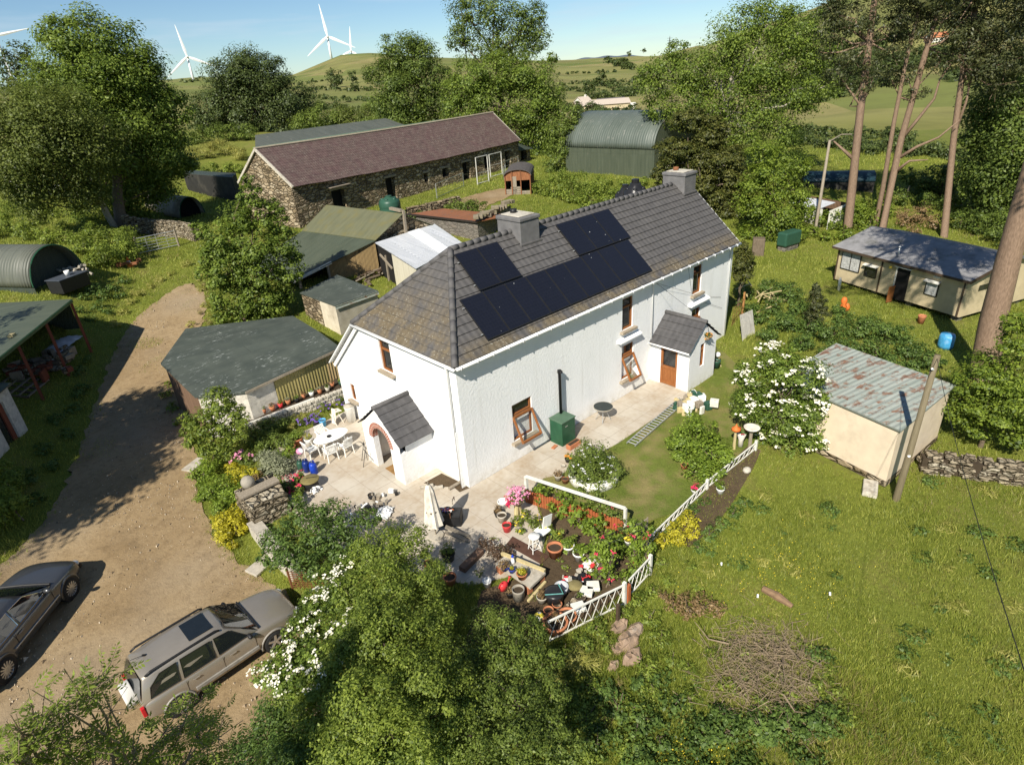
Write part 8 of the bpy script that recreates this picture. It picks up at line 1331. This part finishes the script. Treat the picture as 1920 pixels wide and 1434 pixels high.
    P = G(1012, 1168); T = thing('patterned_ball', 'black white and yellow patterned ball in the junk', 'ball', P, cg); b = MB(); b.ball(P+[0, 0, .2], .19, 12, 8); b.build('ball', 'ball_pattern', T, True)
    R = np.random.default_rng(9); P = G(1085, 1092); b = MB()
    for i in range(34): b.cur = int(R.integers(5)); b.box(P+[R.normal(0, .3), R.normal(0, .18), R.uniform(.04, .22)], R.uniform(.05, .22, 3), R.uniform(0, 3))
    tag(b.build('junk_heap', ['black', 'white_flower', 'black', 'red_plastic', 'concrete'], bevel=.01), 'heap of black and white oddments behind the cushion', 'clutter', kind='stuff')
    P = G(1068, 1138); b = MB()
    for i in range(7): b.ball(P+[R.normal(0, .16), R.normal(0, .12), .1], (R.uniform(.07, .15), R.uniform(.06, .11), .08), 7, 5)
    tag(b.build('rocks', 'drystone'), 'little pile of flat stones in the fence corner', 'stones', kind='stuff')
    # white lattice fences
    def lattice(A, Bq, h, lab, n, post=True, mat='white_paint', sl=.35):
        T = thing('lattice_fence', lab, 'fence', (A+Bq)/2, 'white lattice fences'); b = MB(); up = np.array([0, 0, h]); b.beam(A+up, Bq+up, .045, .05); b.beam(A+[0, 0, .1], Bq+[0, 0, .1], .035, .04); b.build('rail', mat, T); b = MB(); d = (Bq-A)/n
        for i in range(n): b.beam(A+d*i+[0, 0, .1], A+d*(i+1)+up, .02, .012); b.beam(A+d*(i+1)+[0, 0, .1], A+d*i+up, .02, .012)
        b.build('lattice', mat, T); b = MB(); b.beam(Bq-[0, 0, .1], Bq+[0, 0, h+.1], .1, .1, (1, 0, 0)); b.build('post', mat, T)
    lattice(G(1030, 1205), G(1170, 1135), .85, 'white lattice fence nearest the camera beside the junk corner', 9); lattice(G(1178, 1122), G(1218, 1078), .75, 'short white lattice panel after the gate post', 4); lattice(G(1200, 1040), G(1325, 918), .38, 'long low white lattice along the rose border', 14); lattice(G(1330, 914), G(1416, 845), .4, 'far white lattice ending by the bird table', 9)
    b = MB(); P = G(1177, 1130); b.beam(P-[0, 0, .1], P+[0, 0, .75], .12, .12, (1, 0, 0)); tag(b.build('fence_post', 'fence_red'), 'red brown gate post between the lattice panels', 'post')
    T = thing('trellis', 'old grey wooden trellis panel at the corner of the rail', 'trellis', G(1190, 1030)); b = MB(); P = G(1182, 1040); Q = G(1212, 1022)
    for i in range(4): p = P+(Q-P)*i/3; b.beam(p, p+[0, 0, 1.2], .05, .03, (1, 0, 0)); b.beam(P+[0, 0, .3+i*.28], Q+[0, 0, .3+i*.28], .03, .05)
    b.build('slats', 'grey_wood', T)
    T = thing('rose_arch', 'thin black metal rose arch by the garden gate', 'arch', G(1160, 1080)); b = MB(); q = [G(1124, 1090), G(1142, 1098), G(1208, 1068), G(1190, 1060)]
    for p in q: b.tube([p, p+[0, 0, 1.75]], .016, 5)
    for i in range(4): b.tube([q[i]+[0, 0, 1.75], q[(i+1) % 4]+[0, 0, 1.75]], .013, 5)
    for h in (.5, 1.0): b.tube([q[0]+[0, 0, h], q[1]+[0, 0, h]], .01, 4); b.tube([q[2]+[0, 0, h], q[3]+[0, 0, h]], .01, 4)
    b.build('frame', 'black', T)
    shrub('climbing_rose', 'rose climbing the black metal arch', None, 'lily', .11, .5, 520, blobs=[(p+[0, 0, h], .3) for p in q for h in (.5, 1.1, 1.6)], flower=[('crimson', 10, .1)], spread=.3)
    pot('hanging_pot', 'white pot of yellow flowers hanging on the trellis', 1178, 1020, .13, .18, 'plastic_white', 'gold_leaf', PG, z=.75, fl=('yellow_flower', 10, .08))
    # ornaments by the elder
    P = G(1376, 842); T = thing('mushroom_ornament', 'toadstool garden ornament with an orange cap', 'ornament', P); b = MB(); b.tube([P, P+[-.02, 0, .95]], [.07, .05], 8); b.build('stem', 'straw', T); b = MB(); b.lathe([(.05, .92), (.2, .95), (.17, 1.03), (.06, 1.1), (0, 1.25)], P, 16); b.build('cap', 'orange', T, True)
    P = G(1404, 848); T = thing('bird_table', 'bird bath of a cream dish on a wooden post', 'bird bath', P); b = MB(); b.tube([P-[0, 0, .1], P+[0, 0, 1.15]], .07, 8); b.build('post', 'grey_wood', T); b = MB(); b.lathe([(.07, 1.12), (.3, 1.17), (.32, 1.22), (.27, 1.22), (.05, 1.17), (0, 1.17)], P, 18); b.build('dish', 'cloth', T, True)
    P = G(1388, 836); T = thing('stone_urn', 'black and white pot of red flowers between the ornaments', 'pot', P, PG); b = MB(); b.lathe([(.12, 0), (.1, .3), (.19, .62), (.17, .64)], P, 14); b.build('pot', 'old_white', T, True); bl = [(P+[0, 0, .78], .22)]; raw('plant', crown(bl, .08, .6, 530), 4, 'nettle', T); raw('flowers', flowers(bl, 6, .1, R), 4, 'crimson', T)
    pot('flower_pot', 'orange clay pot at the foot of the dahlia bush', 1283, 880, .16, .26, 'terracotta', None, PG); pot('flower_pot', 'pink flowered pot on the lattice fence', 1302, 925, .14, .2, 'plastic_white', 'shrub', PG, fl=('crimson', 9, .11)); pot('flower_pot', 'white pot with a spiky plant on the earth path', 1350, 925, .16, .26, 'plastic_white', 'lily', PG, ph=1.2)
    P = G(1400, 885); b = MB(); b.ball(P+[0, 0, .1], (.2, .16, .12), 8, 6); tag(b.build('boulder', 'pale_stone', smooth=True), 'pale boulder lying on the earth path', 'stone')
    P = G(1292, 762); b = MB(); R = np.random.default_rng(19)
    for i in range(46): b.cur = int(R.integers(5)); b.box(P+[R.normal(0, .42), R.normal(0, .38), R.uniform(.05, .4)], R.uniform(.1, .4, 3), R.uniform(0, 3))
    tag(b.build('rubbish_heap', ['white_flower', 'white_paint', 'straw', 'tank_green', 'grey_wood'], bevel=.02), 'pile of white bags and rubbish at the end of the ladder', 'rubbish', kind='stuff')
    pot('flower_pot', 'mottled green urn with a white ball at the porch corner', 1343, 690, .2, .45, 'tank_green', None, PG); P = G(1346, 684); b = MB(); b.ball(P+[0, .05, .58], .14, 10, 8); tag(b.build('white_ball', 'white_flower', smooth=True), 'white ball resting on the green urn', 'ball')
    b = MB(); P = G(1352, 688); b.tube([P, plane(1341, 645, (0, 1, 0), -1.2)], .022, 5); tag(b.build('garden_pole', 'straw'), 'yellow wooden pole propped against the front porch', 'pole')
    P = plane(1327, 632, (0, 1, 0), -2.3); T = thing('hanging_basket', 'hanging basket of orange flowers on the front porch', 'flowers', P); b = MB(); b.ball(P-[0, 0, .05], (.16, .13, .1), 10, 6); b.build('basket', 'twig', T); bl = [(P+[0, 0, .05], .22)]; raw('plant', crown(bl, .08, .8, 540), 4, 'nettle', T); raw('flowers', flowers(bl, 8, .09, R), 4, 'orange_flower', T); b = MB(); b.tube([P+[0, 0, .1], P+[0, 0, .5], P+[0, .15, .5]], .01, 4); b.build('bracket', 'black', T)
    T = thing('white_board_door', 'old white painted door leaning against the brambles', 'door', G(1400, 632)); P = G(1392, 640); Q = G(1416, 626); b = MB(); b.slab([P, Q, Q+[.35, .5, 1.3], P+[.35, .5, 1.35]], .05, (.8, .5, -.2)); b.build('panel', 'old_white', T)
    P = G(1372, 612); Q = G(1392, 590); T = thing('pallet_gate', 'rusty mesh gate with an orange post at the house corner', 'gate', P); b = MB(); b.beam(Q, Q+[0, 0, 1.5], .1, .1, (1, 0, 0)); b.build('post', 'orange_wood', T); b = MB()
    for i in range(7): p = P+(Q-P)*i/6; b.tube([p, p+[0, 0, 1.1]], .012, 4)
    for h in (.1, .6, 1.1): b.tube([P+[0, 0, h], Q+[0, 0, h]], .015, 4)
    b.build('mesh', 'rust', T)
    R = np.random.default_rng(23); P = G(1430, 572); b = MB()
    for i in range(22): p = P+[R.normal(0, .8), R.normal(0, .7), R.uniform(.4, 1.0)]; a = R.normal(.2, .5); l = R.uniform(.8, 1.8); b.beam(p, p+[math.cos(a)*l, math.sin(a)*l, R.normal(0, .15)], .08, .05)
    tag(b.build('timber_heap', 'straw'), 'heap of broken timber on the brambles by the house', 'timber', kind='stuff')
    # chimney pots, barrel, bits near the caravan
    P = G(1579, 585); T = thing('clay_urn', 'orange clay ornament in the grass before the caravan', 'ornament', P); b = MB(); b.lathe([(.2, 0), (.26, .3), (.12, .55), (.2, .75), (.12, .95), (0, 1.0)], P, 12); b.build('body', 'orange', T, True); b = MB(); b.lathe([(.14, 0), (.18, .25), (.1, .45), (0, .5)], P+[.4, -.1, 0], 10); b.build('foot', 'orange', T, True)
    P = G(1771, 652); T = thing('blue_barrel', 'bright blue plastic drum in the shade by the brambles', 'barrel', P); b = MB(); b.lathe([(.34, 0), (.38, .2), (.38, .65), (.33, .8), (0, .82)], P, 16); b.build('drum', 'sky_blue', T, True)
    P = G(1726, 603); pot('flower_pot', 'clay pot by the caravan doorway', 1726, 606, .22, .5, 'terracotta', None, PG); P = G(1572, 545); b = MB(); b.lathe([(.1, 0), (.1, .75), (.06, .8), (.05, .9), (0, .9)], P, 10); o = b.build('gas_bottle', 'white_paint', smooth=True); tag(o, 'white gas bottle at the left corner of the caravan', 'gas bottle')
    # stones and logs in the field
    R = np.random.default_rng(29); sg = 'stones at the foot of the fence bank'
    for i, (x, y, s, lab) in enumerate([(1162, 1175, .32, 'flat red brown stone nearest the lattice fence'), (1190, 1182, .3, 'round topped boulder right of the other stones'), (1178, 1205, .42, 'largest tilted slab of the fallen stones'), (1160, 1215, .28, 'small stone at the left of the fallen slab'), (1185, 1235, .36, 'lowest broken slab of the fallen stones'), (1150, 1250, .22, 'little stone in the grass below the slabs')]):
        P = G(x, y); b = MB(); b.ball(P+[0, 0, s*.2], (s, s*R.uniform(.6, .9), s*.4), 9, 7); b.v = [tuple(np.array(v)+R.normal(0, s*.09, 3)) for v in b.v]; tag(b.build('boulder', 'red_stone'), lab, 'stone', sg)
    b = MB(); P = G(1430, 1108); Q = G(1485, 1140); b.tube([P+[0, 0, .1], (P+Q)/2+[0, 0, .14], Q+[0, 0, .08]], [.1, .14, .07], 8); tag(b.build('rotten_log', 'red_wood2'), 'rotting red brown log lying in the field', 'log')
    P = G(1158, 1168); b = MB(); b.beam(P-[0, 0, .1], P+[.02, 0, .75], .09, .09, (1, 0, 0)); tag(b.build('fence_stump', 'dark_trim'), 'short dark stump of a post among the fallen stones', 'post')
    shrub('straw_tuft', 'pale heap of cut straw below the fallen stones', None, 'dry_grass', .3, .3, 550, blobs=ground_blobs([(1150, 1310, 22, .4), (1135, 1345, 18, .4), (1165, 1285, 14, .4)]), cat='straw', asp=.06, stems=False)
    for x, y, lab in ((1555, 1118, 'scrap of white litter in the middle of the field'), (1352, 1062, 'scrap of white litter near the euphorbia'), (1420, 1122, 'scrap of white litter beside the rotting log')): b = MB(); b.box(G(x, y)+[0, 0, .12], (.13, .06, .04), .4); tag(b.build('litter', 'white_flower', bevel=.01), lab, 'litter', 'litter in the field')
MATS['olive_cushion'] = plain('olive_cushion', (.2, .165, .07), .95, dirt=(.3, .27, .15)); MATS['cabinet_lid'] = plain('cabinet_lid', (.08, .14, .09), .5, scale=3); MATS['boards_plain'] = plain('boards_plain', (.15, .09, .06), .9, bump=.4, scale=3); MATS['orange_wood'] = plain('orange_wood', (.4, .2, .07), .8); MATS['red_stone'] = plain('red_stone', (.27, .19, .13), .95, var=.3, bump=.6, scale=3, dirt=(.38, .33, .27)); MATS['red_wood2'] = plain('red_wood2', (.22, .14, .08), .9, var=.3, bump=.6)
t = NT('ball_pattern'); v = t.n('TexVoronoi', {'Vector': t.obj(), 'Scale': 9}); MATS['ball_pattern'] = t.fin(t.ramp(t.n('SeparateXYZ', {0: v.outputs['Color']}).outputs[0], (.3, (.03, .03, .035)), (.45, (.65, .65, .66)), (.8, (.6, .5, .05))), .4)
garden()
def yard():
    # poles and wires
    def wire(a, c, sag, r=.012, n=12): b = MB(); b.tube([a+(c-a)*i/n-np.array([0, 0, sag*4*(i/n)*(1-i/n)]) for i in range(n+1)], r, 4); return b
    P = G(1680, 937); top = P+np.array([.12, -.05, 5.85]); T = thing('utility_pole', 'leaning wooden utility pole in front of the peach shed', 'pole', P); b = MB(); b.tube([P-[0, 0, .5], P, top], [.13, .125, .095], 10); b.build('pole', 'pole_wood', T, True); b = MB(); b.tube([top-[.1, 0, .5], top-[.22, 0, .42]], .04, 6); b.tube([top-[.12, 0, 3.9], top-[.2, 0, 3.85]], .05, 6); b.build('insulator', 'white_flower', T)
    q = CAM+ray(1935, 1300)*7.5; o = wire(top-[0, 0, .1], q, .25, .008).build('overhead_wire', 'black'); tag(o, 'thin black wire running from the leaning pole over the field', 'wire')
    P = G(1528, 436); top = P+np.array([.1, 0, 7.45]); T = thing('utility_pole', 'slim pale pole with a side arm left of the tall pine', 'pole', P); b = MB(); b.tube([P-[0, 0, .5], P, top], [.15, .14, .1], 8); b.build('pole', 'grey_wood', T, True); b = MB(); e = atd(1598, 252, 58.5); b.tube([top-[0, 0, .1], (top+e)/2+[0, 0, .2], e], [.05, .04, .03], 5); b.build('stay', 'grey_wood', T)
    # tanks
    def tank(lab, x, y, r, h, mat, name='water_tank', z=None, d=None):
        P = G(x, y) if d is None else atd(x, y, d)*[1, 1, 0]+[0, 0, float(zg(*atd(x, y, d)[:2]))]; T = thing(name, lab, 'tank', P, 'plastic water tanks'); b = MB(); pr = [(r, 0)]
        for k in range(4): pr += [(r, h*(.1+.18*k)), (r*1.03, h*(.14+.18*k)), (r, h*(.18+.18*k))]
        pr += [(r, h*.8), (r*.9, h*.9), (r*.45, h*.97), (r*.4, h), (0, h)]; b.lathe(pr, P, 22); b.build('body', mat, T, True); b = MB(); b.lathe([(r*.3, h), (r*.3, h*1.05), (0, h*1.06)], P, 12); b.build('lid', mat, T)
        for k in range(5): b = MB(); a = k*1.256; c_ = P+[r*.62*math.cos(a), r*.62*math.sin(a), h*.93]; b.ball(c_, (r*.2, r*.2, r*.12), 8, 5); b.build('lug', mat, T, True)
    tank('dark green water tank between the barn and the green roofed shed', 736, 418, .98, 2.35, 'tank_green'); tank('shiny black water tank seen over the house ridge', 1190, 398, 1.0, float(atd(1190, 343, 50)[2]-zg(*atd(1190, 343, 50)[:2])), 'tank_black', d=50); tank('black water tank half hidden behind the shiny one', 1172, 405, .9, float(atd(1172, 352, 51)[2]-zg(*atd(1172, 352, 51)[:2])), 'tank_black', d=51)
    P = G(1478, 470); T = thing('oil_tank', 'dark green oblong oil tank among the bushes', 'tank', P); b = MB(); F = Frame(P, -.2); b.box(P+[.3, .2, .95], (1.9, .9, 1.1), -.2); b.build('tank', 'tank_green', T, bevel=.12); b = MB(); b.box(P+[.3, .2, .2], (1.6, .7, .45), -.2); b.build('plinth', 'blockwork', T)
    P = G(1420, 478); b = MB(); b.box(P+[0, 0, .6], (.8, .9, 1.5), .5); tag(b.build('brick_stub', 'bark', bevel=.05), 'stump of an old brick wall left of the oil tank', 'wall')
    # gates
    def gate(P, Q, h, n, lab, mat='galv', diag=True):
        T = thing('field_gate', lab, 'gate', (P+Q)/2); b = MB(); up = np.array([0, 0, 1.])
        for p in (P, Q): b.tube([p+up*.15, p+up*h], .035, 6)
        b.tube([P+up*h, Q+up*h], .035, 6); b.tube([P+up*.15, Q+up*.15], .035, 6); b.build('frame', mat, T); b = MB()
        for k in range(1, n): b.tube([P+up*(.15+(h-.15)*k/n), Q+up*(.15+(h-.15)*k/n)], .022, 5)
        for k in range(1, 4): b.tube([P+(Q-P)*k/4+up*.15, P+(Q-P)*k/4+up*h], .022, 5)
        if diag: b.tube([P+up*.15, Q+up*h], .022, 5)
        b.build('bars', mat, T); b = MB(); b.tube([Q-[0, 0, .3], Q+up*(h+.15)], .08, 7); b.tube([P-[0, 0, .3], P+up*(h+.15)], .08, 7); b.build('posts', 'grey_wood', T)
    gate(G(262, 478), G(336, 462), 1.35, 5, 'galvanised field gate at the top of the drive', diag=False); gate(G(25, 358), G(82, 366), 1.3, 6, 'white barred gate in the shade under the birch', 'white_paint'); gate(G(88, 366), G(148, 370), 1.2, 4, 'second pale gate right of the white barred one', 'galv')
    # dry stone walls
    def drywall(name, lab, L, h, th=.55, mat='drystone', seed=4, s=(.3, .55)):
        R = np.random.default_rng(seed); T = thing(name, lab, 'wall', L[len(L)//2]); b = MB(); c = MB()
        for i in range(len(L)-1):
            A, Bq = L[i], L[i+1]; d = Bq-A; ln = float(np.hypot(*d[:2])); a = math.atan2(d[1], d[0]); g = np.array([-math.sin(a), math.cos(a), 0]); c.beam(A+[0, 0, h*.45], Bq+[0, 0, h*.45], th*.7, h*.85); n = max(2, int(ln/.42))
            for j in range(int(h/.15)):
                for k in range(n):
                    for sg in (-1, 1): p = A+d*(k+R.uniform(.2, .8))/n+g*sg*th*.3; b.box(p+[0, 0, .07+j*.15+R.normal(0, .02)], (R.uniform(*s), .3, R.uniform(.1, .17)), a+R.normal(0, .12))
            for k in range(n): p = A+d*(k+.5)/n; b.box(p+[0, 0, h+R.uniform(-.02, .06)], (R.uniform(*s), th*.8, .12), a+R.normal(0, .2))
        b.build('stones', mat, T, bevel=.02); c.build('core', 'pot_soil', T)
    drywall('dry_stone_wall', 'dry stone wall beside the gate below the tin shelter', [G(*q) for q in ((238, 432), (285, 440), (345, 445), (372, 452))], 1.35, .6, seed=6, s=(.3, .7)); drywall('dry_stone_wall', 'dry stone wall at the right edge below the evergreen bush', [G(*q) for q in ((1722, 880), (1790, 888), (1860, 898), (1925, 905), (2000, 915))], .75, .55, seed=7); drywall('dry_stone_wall', 'ruined stone wall in the barn yard', [G(*q) for q in ((765, 412), (800, 404), (835, 396), (862, 388))], 1.0, .6, 'stone', 8)
    # traffic cone
    P = G(244, 500); T = thing('traffic_cone', 'orange and white traffic cone toppled in the verge', 'traffic cone', P); b = MB(); b.lathe([(.2, .04), (.15, .28)], P, 12); b.lathe([(.11, .48), (.04, .78), (0, .78)], P, 12); b.build('cone', 'orange', T, True); b = MB(); b.lathe([(.15, .28), (.11, .48)], P, 12); b.build('band', 'white_flower', T, True); b = MB(); b.box(P+[0, 0, .02], (.5, .5, .04)); b.build('base', 'orange', T)
    b = MB(); P = G(228, 500)
    R = np.random.default_rng(3)
    for i in range(9): b.box(P+[R.normal(0, .4), R.normal(0, .3), .2], (.5, .3, .2), R.uniform(0, 3))
    tag(b.build('rusty_scrap', 'rust', bevel=.03), 'rusty orange scrap beside the traffic cone', 'scrap', kind='stuff')
    # field fence posts beyond the pines
    T = None
    for i, (x, y) in enumerate(((1788, 392), (1800, 395), (1812, 398), (1826, 400), (1700, 372), (1655, 365))): P = G(x, y); b = MB(); b.beam(P-[0, 0, .2], P+[0, 0, 1.2], .12, .12, (1, 0, 0)); tag(b.build('fence_post', 'grey_wood'), 'weathered wooden fence post in the field beyond the pines', 'post', 'fence posts beyond the pines')
    # pylons on the skyline
    for x, y, d, lab in ((466, 112, 1100, 'tiny lattice pylon above the round tree'), (1256, 82, 1000, 'tiny lattice pylon on the ridge right of centre')):
        Tp = atd(x, y-14, d); g = float(zg(Tp[0], Tp[1])); T = thing('pylon', lab, 'pylon', (Tp[0], Tp[1], g), 'pylons on the skyline'); b = MB(); h = max(12, Tp[2]-g); c = np.array([Tp[0], Tp[1], g])
        for sx in (-1, 1):
            for sy in (-1, 1): b.tube([c+[sx*h*.1, sy*h*.1, 0], c+[sx*h*.02, sy*h*.02, h*.75], c+[0, 0, h]], h*.007, 4)
        for k in (.6, .75, .88): b.tube([c-CR*[1, 1, 0]*h*.16+[0, 0, h*k], c+CR*[1, 1, 0]*h*.16+[0, 0, h*k]], h*.007, 4)
        b.build('lattice', 'dark_frame', T)
yard()
